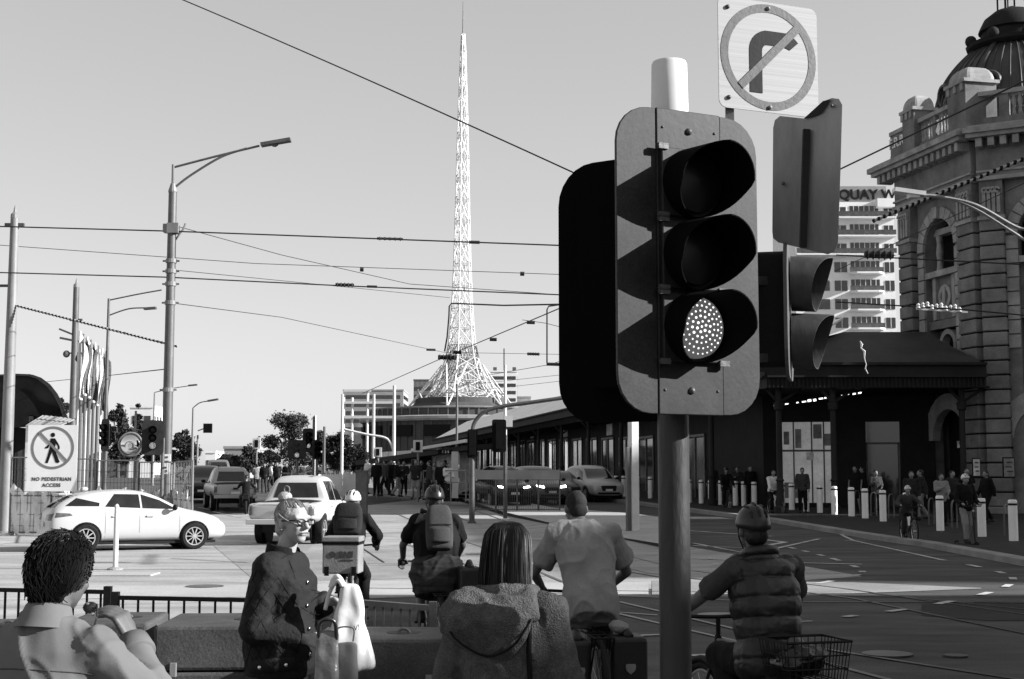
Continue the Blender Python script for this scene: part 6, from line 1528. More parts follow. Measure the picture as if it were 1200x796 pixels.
def traps(m, J, e=0.0):     # the slope from neck to shoulder and the shoulder blade
    k = J['k']
    for s in 'LR':
        sh = J['sh' + s]; nk = J['neck']; m.cap(nk.lerp(sh, .18) + V((0, 0, -.035 * k)), sh.lerp(nk, .06) + V((0, 0, -.004)), (.05 + e) * k, (.047 + e) * k, 12); m.cap(sh.lerp(nk, .15), J['chest'].lerp(sh, .42), (.056 + e) * k, (.07 + e) * k, 12)
def garment_top(t, J, name, m_, e=.022, vox=.012, sleeve=2, fat=1.0, hem=.10, wr=.008, ws=7, re=None, nk=True, flare=0.0, hood=False, extra=None, it=3, wst=(1, 1, .5), r=(.056, .048, .040)):
    k = J['k']; m = MB(); fe = [e + flare, e + flare * .7, e + flare * .3, e, e, e * .8]
    torso(m, J, e, fat=fat, drop=hem, fe=fe, rng=(0, 6 if nk else 5))
    traps(m, J, e)
    for s in 'LR':
        sh, el, wr_ = J['sh' + s], J['el' + s], J['wr' + s]
        m.sph(sh, (r[0] + e) * k, n=12, m=8)
        if sleeve == 2: m.cap(sh, el, (r[0] + e * .7) * k, (r[1] + e * .7) * k, 14); cone(m, el, el.lerp(wr_, .93), (r[1] + e * .7) * k, (r[2] + e * .6) * k); m.sph(el, (r[1] + e * .7) * k, n=12, m=8)
        elif sleeve == 1: cone(m, sh, sh.lerp(el, .72), (r[0] + e * .8) * k, (r[0] + e * .9 - .004) * k)
    if extra: extra(m)
    return link(name, fuse(m, vox, it, wr, ws, wst=wst), m_, t, True)
def trousers(t, J, m_, e=.016, vox=.014, short=False, fat=1.0, wr=.006, name='trousers', skirt=False):
    k = J['k']; m = MB(); torso(m, J, e, fat=fat, rng=(0, 3))
    for s in 'LR':
        h, kn, an = J['hip' + s], J['kn' + s], J['an' + s]
        m.cap(h, kn if not short else h.lerp(kn, .8), (.086 + e * .6) * k, (.062 + e * (1.2 if not short else 2.2)) * k, 14)
        if not short: cone(m, kn, kn.lerp(an, .95), (.062 + e) * k, (.046 + e) * k); m.sph(kn, (.062 + e) * k, n=12, m=8)
    return link(name, fuse(m, vox, 3, wr, 8, wst=(1, 1, .5)), m_, t, True)
def shoes(t, J, m_='shoe', fy=(0, 1, 0)):
    k = J['k']; fy = V(fy)
    for s in 'LR':
        a = J['an' + s]; m = MB(); m.cap(a + V((0, 0, -.045 * k)) - fy * .04 * k, a + fy * .15 * k + V((0, 0, -.055 * k)), .045 * k, .036 * k, 10); m.cap(a, a + V((0, 0, -.04 * k)), .044 * k, .046 * k, 10)
        link('shoe', fuse(m, .012, 3), m_, t, True)
def helmet(t, c, Rm, k=1.0, m_='helmet_dark', vents=True):
    m = MB(); N = 24; rings = []
    for th_ in (98, 84, 68, 50, 32, 14, 2):
        q = R(th_); rings.append([c + Rm @ V((.098 * math.sin(q) * math.cos(2 * pi * j / N), -.012 + .128 * math.sin(q) * math.sin(2 * pi * j / N), .035 + .118 * math.cos(q) + (.02 * math.sin(2 * pi * j / N) if th_ > 80 else 0))) * k for j in range(N)])
    m.loft(rings); h = m.build('helmet', m_, t, smooth=True)
    if vents:
        for xx in (-.045, 0, .045):
            for a0, a1 in ((20, 60), (75, 115), (125, 160)):
                pts = []
                for a in (a0, (a0 + a1) / 2, a1):
                    q = R(a); f = math.sqrt(max(0, 1 - (xx / .098) ** 2)); pts.append(c + Rm @ V((xx, -.012 + .1285 * f * math.cos(q), .035 + .1195 * f * math.sin(q))) * k)
                m = MB(); m.tube(pts, [.006 * k, .011 * k, .006 * k], 6); m.build('vent', 'black_paint', h)
        m = MB()
        for sx in (-1, 1): m.tube([c + Rm @ V((sx * .088, -.0, .03)) * k, c + Rm @ V((sx * .08, .01, -.04)) * k, c + Rm @ V((sx * .04, .04, -.115)) * k], .004, 5)
        m.build('strap', 'cloth_black', h)
    return h
# ---------------------------------------------------------------- man in the pale shirt, bottom left, seen from behind
def place(px, Y, z=.13): p = W(px, 600, Y); return V((p.x, p.y, z))
t = thing('person', 'dark-haired man in a pale creased shirt with one raised hand, seen from behind', 'person', place(58, 4.25), R(-14))
J = Jset(1.6, shL=(-.18, 0, 1.09), shR=(.18, .0, 1.095), elR=(.35, .05, .935), wrR=(.175, .19, 1.125), elL=(-.25, .02, .84), wrL=(-.12, .2, .78), neck=(.0, .022, 1.215), head=(.012, .068, 1.325), chest=(0, -.01, .97), waist=(0, 0, .83), pelvis=(0, 0, .72), hipL=(-.09, 0, .69), hipR=(.09, 0, .69), knL=(-.12, .2, .42), knR=(.12, .2, .42))
Rm = rotm(-8, -10, 4)
base_body(t, J, Rm, .0065, 'skin_dark', hands={'R': (V((-.25, -.10, .62)), V((-.9, .15, -.1)), 42, -1)}, hk=.9)
def collar(m):
    pass
shirt = garment_top(t, J, 'shirt', 'cloth_pale', .026, .0085, wr=0, it=4, r=(.048, .048, .042))
def shirt_folds(p, n):
    q = V((p.x * 5.5 + p.z * 4.2, p.y * 2.5, p.z * 2.2 - p.x * 1.6)); f = (1 - abs(NZ.noise(q))) ** 7; g = (1 - abs(NZ.noise(q * 1.9 + V((4, 7, 1))))) ** 8; e = (1 - abs(NZ.noise(V((p.x * 12, p.y * 12, p.z * 26))))) ** 6 * max(0, 1 - (p - J['elR']).length / .14)
    return p + n * (.014 * f + .006 * g + .012 * e - .004)
displace(shirt.data, shirt_folds)
# collar band, yoke and cuff
m = MB(); rings = []
c = J['neck'] + V((0, -.012, -.005))
for dz, rx, ry, dy in ((-.05, .082, .08, -.008), (-.01, .070, .068, -.004), (.026, .062, .061, .0), (.038, .060, .059, .005), (.03, .066, .066, .002), (-.004, .076, .077, -.008), (-.03, .086, .087, -.016)):
    rings.append([c + V((rx * math.cos(q), ry * math.sin(q) + dy, dz + .014 * math.sin(q) * -1)) for q in [2 * pi * j / 28 for j in range(28)]])
m.loft(rings, cap=False); m.build('collar', 'cloth_pale', shirt, smooth=True)
m = MB(); a, b = J['elR'].lerp(J['wrR'], .80), J['elR'].lerp(J['wrR'], 1.0); m.tube([a, a.lerp(b, .15), b, b.lerp(a, .04)], [.058, .060, .052, .04], 20); m.build('cuff', 'cloth_pale', shirt, smooth=True)
m = MB()
sb_ = BVHTree.FromPolygons([v.co.copy() for v in shirt.data.vertices], [tuple(p.vertices) for p in shirt.data.polygons]); yk = []
for q in range(20):
    x = -.19 + .02 * q; h = sb_.ray_cast(V((x, -1, 1.075 - .5 * x * x)), V((0, 1, 0)))
    if h[0] is not None: yk.append(h[0])
m.tube(yk, .0022, 5); m.build('yoke_seam', 'cloth_mid', shirt)
trousers(t, J, 'cloth_dark'); shoes(t, J)
hm_ = MB(); haircap(hm_, J['head'], Rm, .9, .004, .012, .010); hair = link('hair', fuse(hm_, .008, 2, .006, 30), 'hair_black', t, True)
def tuft(rs):
    v = hairdir(rs); b = V((v.x * .087, v.y * .103 - .028, v.z * .098 + .036 - (.055 * max(0, -v.y) * min(1, max(0, (.45 - v.z) / .8))))); sw = V((rs.gauss(0, .35) + .15, -.35, -.9 if v.y < .35 else .1)); sw = sw - v * sw.dot(v); d = (v * rs.uniform(.04, .28) + sw.normalized()).normalized(); l = rs.uniform(.03, .058)
    return [b - v * .006, b + (v * .5 + d * .5) * l * .5, b + d * l]
strands(J['head'], Rm, .9, 4200, tuft, .0019, 3).build('hair_strands', 'hair_black', hair)
t = thing('sunglasses', 'dark glasses held in the raised hand of the man in the pale shirt', 'glasses', W(106, 712, 4.36))
m = MB(); m.sph((0, 0, 0), (.024, .008, .018), n=12, m=8); m.tube([(.02, 0, .01), (.03, -.03, -.02), (.028, -.05, -.05)], .003, 5); m.build('lens', 'glass_dark', t, smooth=True)
m = MB(); m.sph((.012, -.018, -.018), .006, n=8, m=6); m.sph((-.004, -.014, .012), .005, n=8, m=6); m.build('glint_hinge', 'chrome', t)

# ---------------------------------------------------------------- smiling woman with glasses
t = thing('person', 'smiling older woman with glasses, topknot and dark quilted jacket facing right', 'person', place(333, 7.0), R(-104))
# local: +Y is where she faces
J = Jset(1.53, elR=(.215, -.055, .905), wrR=(.12, .165, .86), elL=(-.20, .0, .93), wrL=(-.12, .20, 1.02), shR=(.165, -.01, 1.185), shL=(-.165, -.01, 1.185), head=(0, .05, 1.405), neck=(0, .0, 1.265))
Rm = rotm(-26, -1, 0)
base_body(t, J, Rm, .0055, 'skin_pale', hands={'R': (V((-.35, .9, -.25)), V((-.7, -.2, -.5)), 45, 1), 'L': (V((.1, .8, -.2)), V((.6, 0, -.7)), 60, -1)}, fat=1.15, it=2)
def placket(m):
    pass
jk = garment_top(t, J, 'jacket', 'quilt', .026, .009, fat=1.16, hem=.17, wr=.004, ws=9, flare=.035, wst=(1, 1, 1), it=3, r=(.062, .06, .05))
# quilting stitches, snaps, pocket flap, stand collar
jb = BVHTree.FromPolygons([v.co.copy() for v in jk.data.vertices], [tuple(p.vertices) for p in jk.data.polygons])
m = MB()
for k in range(-7, 8):
    for sg in (1, -1):
        pts = []
        for j in range(16):
            z = .66 + j * .04; y = k * .055 + sg * (z - .95) * .55
            if abs(y) > .2: 
                if len(pts) > 1: m.tube(pts, .0016, 4)
                pts = []; continue
            h = jb.ray_cast(V((1.0, y, z)), V((-1, 0, 0)))
            if h[0] is not None: pts.append(h[0] + V((.0008, 0, 0)))
        if len(pts) > 1: m.tube(pts, .0016, 4)
m.build('quilting_seams', 'cloth_black', jk)
for z in (.78, .90, 1.01, 1.12):
    h = jb.ray_cast(V((.05, 1.0, z)), V((0, -1, 0)))
    if h[0] is not None: m = MB(); m.sph(h[0] + V((0, .004, 0)), (.011, .006, .011), n=10, m=6); m.build('snap', 'chrome', jk, smooth=True)
m = MB(); pts = []
for y in (-.06, -.02, .02, .06, .10, .13):
    h = jb.ray_cast(V((1.0, y, .76 + .1 * y)), V((-1, 0, 0)))
    if h[0] is not None: pts.append(h[0])
rr = [[p + V((.004, 0, .012)), p + V((.010, 0, .0)), p + V((.008, 0, -.05)), p + V((.0, 0, -.052))] for p in pts]
m.loft(rr, cap=False, closed=False); m.build('pocket_flap', 'quilt', jk, smooth=True)
for i in (1, 4): m = MB(); m.sph(pts[i] + V((.012, 0, -.025)), (.005, .010, .010), n=10, m=6); m.build('snap', 'chrome', jk, smooth=True)
m = MB(); c = J['neck']; rings = []
for dz, rx, ry, dy in ((-.06, .11, .105, .0), (-.02, .092, .088, .0), (.022, .084, .08, .0), (.03, .078, .074, .0), (-.04, .08, .076, .0)):
    rings.append([c + V((rx * math.cos(q), ry * math.sin(q) + dy, dz - .018 * math.sin(q))) for q in [R(-235 + 290 * j / 24) + R(0) for j in range(25)]])
m.loft(rings, cap=False, closed=False); m.build('collar', 'cloth_black', jk, smooth=True)
trousers(t, J, 'cloth_dark'); shoes(t, J)
hd = J['head']; k = J['k']
eyes(t, hd, Rm, k)
m = MB(); haircap(m, hd, Rm, k, -.002, .0, .007); hair = link('hair', fuse(m, .007, 2, .003, 40), 'hair_grey', t, True)
def combed(rs):
    v = hairdir(rs, -.2); P0 = V((v.x * .081, v.y * .097 - .024, v.z * .094 + .032)); top = V((0, -.075, .115)); out = []
    for j in range(5):
        q = P0.lerp(top, j / 4); d = q - V((0, -.02, .03)); d = V((d.x / .0835, d.y / .099, d.z / .096)); l = max(d.length, 1e-3); d /= l
        out.append(V((d.x * .084, d.y * .100, d.z * .097)) + V((0, -.024, .032)))
    return out
strands(hd, Rm, k, 500, combed, .0022, 5).build('hair_strands', 'hair_grey', hair)
m = MB(); bc = hd + Rm @ V((0, -.075, .135)) * k; m.sph(bc, (.037, .034, .028), Rm, 14, 10)
for q in range(6): m.torus(bc + Rm @ V((0, 0, .004 * q - .01)),   .027 - .003 * q, .010, (Rm @ V((rnd(-.5, .5), rnd(-.5, .5), 1))), 20, 6)
m.build('hair_bun', 'hair_grey', hair, smooth=True)
m = MB(); m.torus(bc + Rm @ V((.0, .01, .036)), .016, .0045, Rm @ V((1, .3, 0)), 18, 5); m.torus(hd + Rm @ V((0, .012, .03)) * k, .098 * k, .004, Rm @ V((0, .5, 1)), 28, 5, R(0), R(360)); m.build('hair_band', 'cloth_grey', hair, smooth=True)
gl = MB()
for sx in (-1, 1):
    c = hd + Rm @ V((sx * .034, .103, .004)) * k; ax_x, ax_z = Rm @ V((1, 0, 0)), Rm @ V((0, 0, 1)); pts = [c + ax_x * .027 * math.cos(q) * k + ax_z * .0145 * (abs(math.sin(q)) ** .7) * (1 if math.sin(q) > 0 else -1) * k for q in [2 * pi * j / 18 for j in range(19)]]
    gl.tube(pts, .003, 6); gl.tube([c + ax_x * .027 * sx * k + ax_z * .008, hd + Rm @ V((sx * .079, .07, .012)) * k, hd + Rm @ V((sx * .083, -.005, .008)) * k], .0035, 5)
gl.tube([hd + Rm @ V((-.008, .108, .008)) * k, hd + Rm @ V((.008, .108, .008)) * k], .003, 5)
g = gl.build('glasses', 'black_paint', t, smooth=True)
m = MB(); m.cap(hd + Rm @ V((-.02, .0915, -.056)) * k, hd + Rm @ V((.02, .0915, -.056)) * k, .0035, .0035, 6); m.build('lips', 'cloth_mid', t, smooth=True)
m = MB(); m.sph(hd + Rm @ V((.081, .0, -.04)) * k, .006, n=8, m=6); m.build('earring', 'chrome', t)
# her bags
def sack(name, label, px, py0, py1, wtop, wbot, Y, m_, depth=.16, rz=0.0, wr=.015, ws=7, tilt=0.0):
    a, b = W(px, py0, Y), W(px, py1, Y); h = a.z - b.z
    t = thing(name, label, 'bag', V((a.x, a.y, b.z)), rz); m = MB(); rings = []
    N = 9
    for j in range(N):
        u = j / (N - 1); w_ = wbot + (wtop - wbot) * u ** 1.2; d = depth * (1 - .75 * u) * (1 if j else .8); cx = tilt * (1 - u)
        rings.append([V((cx + w_ / 2 * (abs(math.cos(q)) ** .6) * (1 if math.cos(q) > 0 else -1), d / 2 * (abs(math.sin(q)) ** .8) * (1 if math.sin(q) > 0 else -1), u * h)) for q in [2 * pi * i / 32 for i in range(32)]])
    m.loft(rings); o = bpy.data.objects.new('b', m.mesh('b')); C.objects.link(o); s_ = o.modifiers.new('s', 'SUBSURF'); s_.levels = 2; me = evalmesh(o); bpy.data.objects.remove(o)
    def crease(p, n):
        u = p.z / h; fold = math.sin(p.x * 60 + 3 * NZ.noise(V((p.x * 4, p.y * 4, p.z * 3)))) * .35 + NZ.noise(V((p.x * ws * 2.2, p.y * ws, p.z * ws * .5))) + .5 * NZ.noise(V((p.x * ws * 3, p.y * ws * 2, p.z * ws * 2)))
        return p + n * wr * fold * (.4 + .8 * u)
    displace(me, crease)
    link('body', me, m_, t, True); return t, h
mat('leather_black', .005, .25, var=.3, bump=.1, spec=.5); mat('plastic_white', .55, .35, var=.06, scale=6, bump=.1, bscale=25); mat('paper_grey', .09, .7, var=.15, scale=5, bump=.1); mat('leather_dark', .012, .28, var=.4, scale=6, bump=.2, bscale=30, spec=.7); mat('leather_shine', .16, .25, .4, var=.4, scale=6, bump=.2, bscale=30)
t, h = sack('carrier_bag', 'bulging white plastic carrier bag hanging from the smiling woman\'s hand', 409, 684, 788, .08, .24, 6.8, 'plastic_white', .15, R(8), tilt=.015)
m = MB(); m.tube(spline([(-.02, -.01, h * .96), (-.05, 0, h + .03), (-.07, .01, h + .02), (-.085, .01, h - .02)], 5), [.014] * 16, 8); m.tube(spline([(-.03, -.02, h * .97), (-.055, -.01, h + .015), (-.09, .02, h * .9), (-.11, .03, h * .7)], 5), [.010] * 16, 8); m.build('handle', 'plastic_white', t, smooth=True)
text('print', 'V!', .035, 'sign_black', t, frame((.035, -.088, h * .52), (1, .08, .25), (0, .1, 1)), depth=.002)
t, h = sack('paper_bag', 'grey paper bag beneath the white carrier bag', 406, 752, 812, .10, .12, 6.66, 'paper_grey', .1, R(4), wr=.006)
m = MB(); m.tube(spline([(-.04, 0, h), (-.04, 0, h + .06), (.03, 0, h + .06), (.03, 0, h)], 5), .004, 5); m.build('handle', 'paper_grey', t)
t, h = sack('handbag', 'shiny dark leather handbag at the smiling woman\'s hip below her sleeve', 384, 738, 815, .10, .12, 6.62, 'leather_shine', .09, R(4), wr=.012)
m = MB(); m.tube(spline([(-.04, 0, h * .8), (-.035, -.02, h + .03), (.0, -.03, h + .05), (.035, -.02, h + .03), (.04, 0, h * .8)], 5), .009, 8); m.build('strap', 'leather_dark', t, smooth=True)

# ---------------------------------------------------------------- woman in the hooded fleece, centre, from behind
t = thing('person', 'woman with a straight black bob in a grey hooded fleece jacket, seen from behind', 'person', place(593, 5.0), R(-8))
J = Jset(1.5, elR=(.205, -.02, .925), wrR=(.07, .18, .96), elL=(-.195, .0, .885), wrL=(-.14, .14, .75), shL=(-.145, 0, 1.135), shR=(.145, 0, 1.145), head=(.0, .05, 1.352), neck=(0, .01, 1.215), chest=(0, 0, 1.03), waist=(0, 0, .88), pelvis=(0, 0, .76), hipL=(-.09, 0, .73), hipR=(.09, 0, .73))
Rm = rotm(-4, -10, 0); hd = J['head']; k = J['k']
base_body(t, J, Rm, .008, 'skin', hands=None, it=2)
jk = garment_top(t, J, 'fleece_jacket', 'fleece', .026, .009, fat=1.0, hem=.22, wr=.009, ws=7, flare=.03, wst=(1, 1, .6), it=4, r=(.062, .062, .05))
HO = MX.Translation((0, .012, -.115)) @ MX.Diagonal((.88, .92, 1, 1)); HO3 = lambda p: HO @ V(p)
m = MB(); N = 22; rings = []
# hood lying on the back, slumped towards her left
for u, zc, yc, wx, dd, cx in ((0, 1.335, -.075, .085, .03, .0), (.15, 1.335, -.115, .135, .055, -.01), (.35, 1.305, -.16, .168, .07, -.025), (.55, 1.26, -.18, .172, .068, -.045), (.75, 1.205, -.175, .150, .055, -.05), (.9, 1.16, -.16, .105, .04, -.04), (1, 1.135, -.145, .05, .02, -.03)):
    rings.append([HO @ V((cx + wx * math.cos(q) - .045 * u * (math.cos(q) < 0) * abs(math.cos(q)), yc + dd * math.sin(q), zc + .035 * abs(math.cos(q)) ** 2 * (1 - u) + (.02 if math.cos(q) < 0 else -.02) * u * abs(math.cos(q)))) for q in [2 * pi * j / N for j in range(N)]])
m.loft(rings)
for j in range(12):
    a = R(200 + 140 * j / 11); a2 = R(200 + 140 * (j + 1) / 11)
    m.cap(HO3((.10 * math.cos(a), .0 + .10 * math.sin(a), 1.345 + .0)), HO3((.10 * math.cos(a2), .10 * math.sin(a2), 1.345)), .030, .030, 10)
for (a, b, r_) in (((-.10, -.04, 1.345), (-.225, -.12, 1.275), .026), ((.10, -.04, 1.345), (.13, -.15, 1.27), .024)): m.cap(HO3(a), HO3(b), r_, r_, 10)
hood = link('hood', fuse(m, .009, 3, .006, 9), 'fleece', jk, True)
m = MB(); m.tube(spline([HO3(q) for q in [(-.235, -.125, 1.275), (-.16, -.235, 1.20), (-.04, -.232, 1.145), (.06, -.225, 1.18), (.125, -.20, 1.265)]], 6), .004, 5); m.build('hood_hem_seam', 'cloth_black', hood, smooth=True)
m = MB(); haircap(m, hd, Rm, k, .0, .0, .010); 
rings = []
for z, rx, ry, cy in ((.06, .088, .10, -.02), (.0, .093, .10, -.03), (-.06, .097, .095, -.035), (-.12, .100, .088, -.04), (-.165, .100, .08, -.04)):
    rings.append([hd + Rm @ V((rx * math.cos(q), cy + ry * math.sin(q) * (1 if math.sin(q) < 0 else .55), z)) * k for q in [2 * pi * j / 24 for j in range(24)]])
m.loft(rings); hair = link('hair', fuse(m, .008, 3), 'hair_black', t, True)
def bob(rs):
    a = rs.uniform(-205, 25); a = R(a); part = .012
    c_, s_ = math.cos(a), math.sin(a); out = []
    x0 = part * (1 if c_ > 0 else -1) * rs.uniform(.0, 1.0); y0 = rs.uniform(-.085, .03)
    out.append(V((x0, y0, .128 - 6 * (y0 + .02) ** 2)))
    out.append(V((.036 * c_ + x0, .04 * s_ - .022, .122))); out.append(V((.068 * c_ + x0 * .5, .08 * s_ - .022, .100)))
    rr = rs.uniform(.99, 1.05)
    for z, rx, ry, cy in ((.07, .088, .103, -.02), (.0, .096, .105, -.03), (-.07, .100, .10, -.035), (-.13, .102, .093, -.04), (-.185 - rs.uniform(0, .03), .100, .085, -.04)):
        sy = s_ * (1 if s_ < 0 else .55); rr += rs.gauss(0, .012); out.append(V((rx * c_ * rr, cy + ry * sy * rr, z)))
    return [p for p in spline(out, 3)]
strands(hd, Rm, k, 1500, bob, .0018, 11).build('hair_strands', 'hair_black', hair)
trousers(t, J, 'cloth_dark'); shoes(t, J)
t0 = t
jb = BVHTree.FromPolygons([v.co.copy() for v in jk.data.vertices], [tuple(p.vertices) for p in jk.data.polygons])
t = thing('shoulder_bag', 'thin black strap bag slung on the back of the woman in the hooded fleece', 'bag', t0.location, R(-8))
pts = []
for j in range(16):
    z = 1.235 - j * .04; x = .09 + .018 * j / 15; h = jb.ray_cast(V((x, -1, z)), V((0, 1, 0)))
    if h[0] is not None: pts.append(h[0] - V((0, .006, 0)))
m = MB(); m.tube(pts, .009, 6, sy=1.0); m.build('strap', 'cloth_black', t, smooth=True)
m = MB(); m.box(pts[-1] + V((.06, -.02, -.12)), (.2, .09, .22)); m.build('pouch', 'leather_dark', t, bevel=.03)
m = MB(); m.tube([(.2, .06, 1.0), (.23, .1, .93), (.3, .16, .87)], .011, 6); m.build('second_strap', 'cloth_black', t)

# ---------------------------------------------------------------- cyclists
def rider_pose(h, lean, hb, rz=0, sadz=.96, footR=-.14, reach=1.0, wide=1.0, hip_y=-.25):
    k = h / 1.72; x, y, z = hb
    pel = V((0, hip_y, sadz + .03)); d = V((0, math.sin(R(lean)), math.cos(R(lean)))); d2 = V((0, math.sin(R(lean * .75)), math.cos(R(lean * .75))))
    waist = pel + d * .15 * k; chest = waist + d * .2 * k; sh = chest + d2 * .16 * k; neck = sh + d2 * .07 * k + V((0, .01, .0)); head = neck + V((0, .05 + .05 * math.sin(R(lean)), .145 * k))
    sw = .19 * k * wide
    J = dict(pelvis=pel, waist=waist, chest=chest, neck=neck, head=head, shL=sh + V((-sw, 0, 0)), shR=sh + V((sw, 0, 0)), hipL=pel + V((-.09, .0, -.03)), hipR=pel + V((.09, 0, -.03)), k=k)
    for s, sx in (('L', -1), ('R', 1)):
        wr = V((sx * x * .95, y - .14, z + .045)); J['wr' + s] = wr; m_ = J['sh' + s].lerp(wr, .5); L_ = (wr - J['sh' + s]).length; b = math.sqrt(max(0, .29 ** 2 * k * k - (L_ / 2) ** 2)); J['el' + s] = m_ + V((sx * b * .8, -.2 * b, -b * .5))
    for s, f in (('R', V((.13, .04 + .0, .29 + footR))), ('L', V((-.13, -.08, .29 - footR)))):
        an = f + V((0, -.06, .09)); J['an' + s] = an; h_ = J['hip' + s]; L_ = (an - h_).length; b = math.sqrt(max(.0001, .435 ** 2 * k * k - (L_ / 2) ** 2)); dd = (an - h_).normalized(); pr = V((0, 1, 0)) - dd * dd.y; J['kn' + s] = h_.lerp(an, .5) + pr.normalized() * b + V((.02 if s == 'R' else -.02, 0, 0))
    return J
def rider(label, p, rz, J, top, topmat, bottom='cloth_dark', short=False, sleeve=2, fat=1.0, vox=.011, helm=None, hairm=None, Rm=None, skin='skin', e=.022, wr=.008, hem=.12, wst=(1, 1, .5), rr=(.056, .048, .040), it=3, ws=7):
    t = thing('person', label, 'person', p, rz); Rm = Rm or rotm(0, 0, 0)
    dR = V((.1, 1, -.25)); base_body(t, J, Rm, vox, skin, fat=fat, hands={'R': (dR, V((0, 0, -1)), 55, 1), 'L': (V((-.1, 1, -.25)), V((0, 0, -1)), 55, -1)}, it=2)
    g = garment_top(t, J, top, topmat, e, vox, sleeve=sleeve, fat=fat, hem=hem, wr=wr, ws=ws, wst=wst, r=rr, it=it)
    trousers(t, J, bottom, short=short, fat=fat, name='shorts' if short else 'trousers'); shoes(t, J)
    if hairm: m = MB(); haircap(m, J['head'], Rm, J['k'], 0, 0, .006); link('hair', fuse(m, .009, 2, .003, 30), hairm, t, True)
    if helm: helmet(t, J['head'], Rm, J['k'], helm)
    return t, g
def ground(px, Y): p = W(px, 700, Y); return V((p.x, Y, 0))
# 1. puffer vest, right foreground
p = ground(878, 7.85); rz = R(17); HB1 = (.30, .40, .96)
b = bicycle('dark bicycle with a rear wire basket ridden by the cyclist in the puffer vest', p, rz, rack=True, hb=HB1)
J = rider_pose(1.62, 10, HB1, sadz=.76, hip_y=-.24, wide=.95)
J['head'] = J['neck'] + V((-.02, .05, .135)); 
t, g = rider('cyclist in a dark puffer vest and helmet on the right, seen from behind', p, rz, J, 'undershirt', 'cloth_mid', 'cloth_black', sleeve=1, helm='helmet_dark', hairm='hair_black', Rm=rotm(-6, -4, 0), fat=1.0, vox=.0085, e=.016, skin='skin_dark')
m = MB(); fe = [.036, .038, .036, .036, .03, .024]; torso(m, J, .036, fat=1.02, drop=.16, fe=fe); traps(m, J, .02)
me = fuse(m, .008, 4)
sp_ = (J['neck'] - J['pelvis']).normalized()
def quilt_rows(p, n):
    u = (p - J['pelvis']).dot(sp_); ph = (u + .2) / .105; f = abs(math.sin(pi * ph)) ** .45
    wn_ = NZ.noise(V((p.x * 22, p.y * 22, u * 45))) * .008 * (1.2 - f)
    return p + n * ((f - .6) * .018 + wn_)
displace(me, quilt_rows)
vest = link('puffer_vest', me, 'puffer', t, True)
m = MB(); m.torus(J['neck'] + V((0, .01, .02)), .078, .028, (0, .25, 1), 28, 10); m.build('collar', 'puffer', vest, smooth=True)
bk = thing('bicycle_basket', 'black wire basket with a shiny black bag on the rear of the vest rider\'s bicycle', 'basket', p + MX.Rotation(rz, 3, 'Z') @ V((.03, -.56, .735)), rz)
wire_basket(bk, (0, 0, 0), .36, .30, .2)
def bag_lump(name, label, loc, rz_, r, m_, wr=.02, ws=9):
    o = thing(name, label, 'bag', loc, rz_); m = MB(); m.sph((0, 0, r[2]), r, n=40, m=26); me = m.mesh('b')
    displace(me, lambda p, n: p + n * wr * (NZ.noise(p * ws) - 1.2 * abs(NZ.noise(p * ws * 1.7 + V((3, 1, 2)))) - .7 * abs(NZ.noise(p * ws * 3.6))))
    link('body', me, m_, o, True); return o
bag_lump('rubbish_bag', 'crumpled shiny black bag lying in the rear wire basket', p + MX.Rotation(rz, 3, 'Z') @ V((.01, -.55, .75)), rz, (.165, .13, .085), 'leather_black', .04)
# 2. grey T-shirt rider
p = ground(684, 10.0); rz = R(8); HB2 = (.26, .44, .93)
b = bicycle('bicycle with black panniers ridden by the man in the pale T-shirt', p, rz, hb=HB2)
J = rider_pose(1.70, 31, HB2, sadz=.88, wide=.97)
J['head'] = J['neck'] + V((-.03, .10, .115))
t, g = rider('cyclist with shaved head in a pale T-shirt and shorts, seen from behind', p, rz, J, 't_shirt', 'cloth_grey', 'cloth_dark', short=True, sleeve=1, hairm=None, Rm=rotm(6, -22, 0), fat=1.0, vox=.0085, e=.036, wr=.014, hem=.13, skin='skin_dark', ws=5)
we = t
m = MB(); haircap(m, J['head'], rotm(6, -22, 0), 1.0, 0, 0, .003); link('cropped_hair', fuse(m, .009, 2), 'cloth_dark', t, True)
mat('pannier_black', .008, .5, var=.3, bump=.1, spec=.4)
def pannier(label, loc, rz_, mark=True, w_=.16, d_=.28, h_=.34):
    o = thing('pannier', label, 'pannier', loc, rz_); m = MB(); m.box((0, 0, h_ / 2), (w_, d_, h_)); m.build('body', 'pannier_black', o, bevel=.03, seg=3)
    m = MB(); m.tube([(0, -d_ / 2 + .03, h_ + .0), (0, 0, h_ + .035), (0, d_ / 2 - .03, h_ + .0)], .03, 8); m.build('roll_top', 'pannier_black', o, smooth=True)
    if mark:
        m = MB(); pts = [(.0, -.035), (.028, -.012), (.034, .012), (.03, .03), (-.03, .03), (-.034, .012), (-.028, -.012)]; m.slab([(x, -d_ / 2 - .012, .14 + z) for x, z in pts], (0, .008, 0)); m.build('reflector', 'galv_pale', o)
    return o
Rz = MX.Rotation(rz, 3, 'Z')
pannier('black pannier with a pale reflector on the left side of the pannier rider\'s rear wheel', p + Rz @ V((-.15, -.50, .36)), rz)
pannier('large black pannier with a pale reflector, right of the pannier rider\'s rear wheel', p + Rz @ V((.18, -.52, .38)), rz, w_=.24)
bag_lump('rolled_bag', 'grey roll tucked on top of the right-hand pannier', p + Rz @ V((.14, -.5, .72)), rz, (.07, .1, .05), 'cloth_grey', .01)
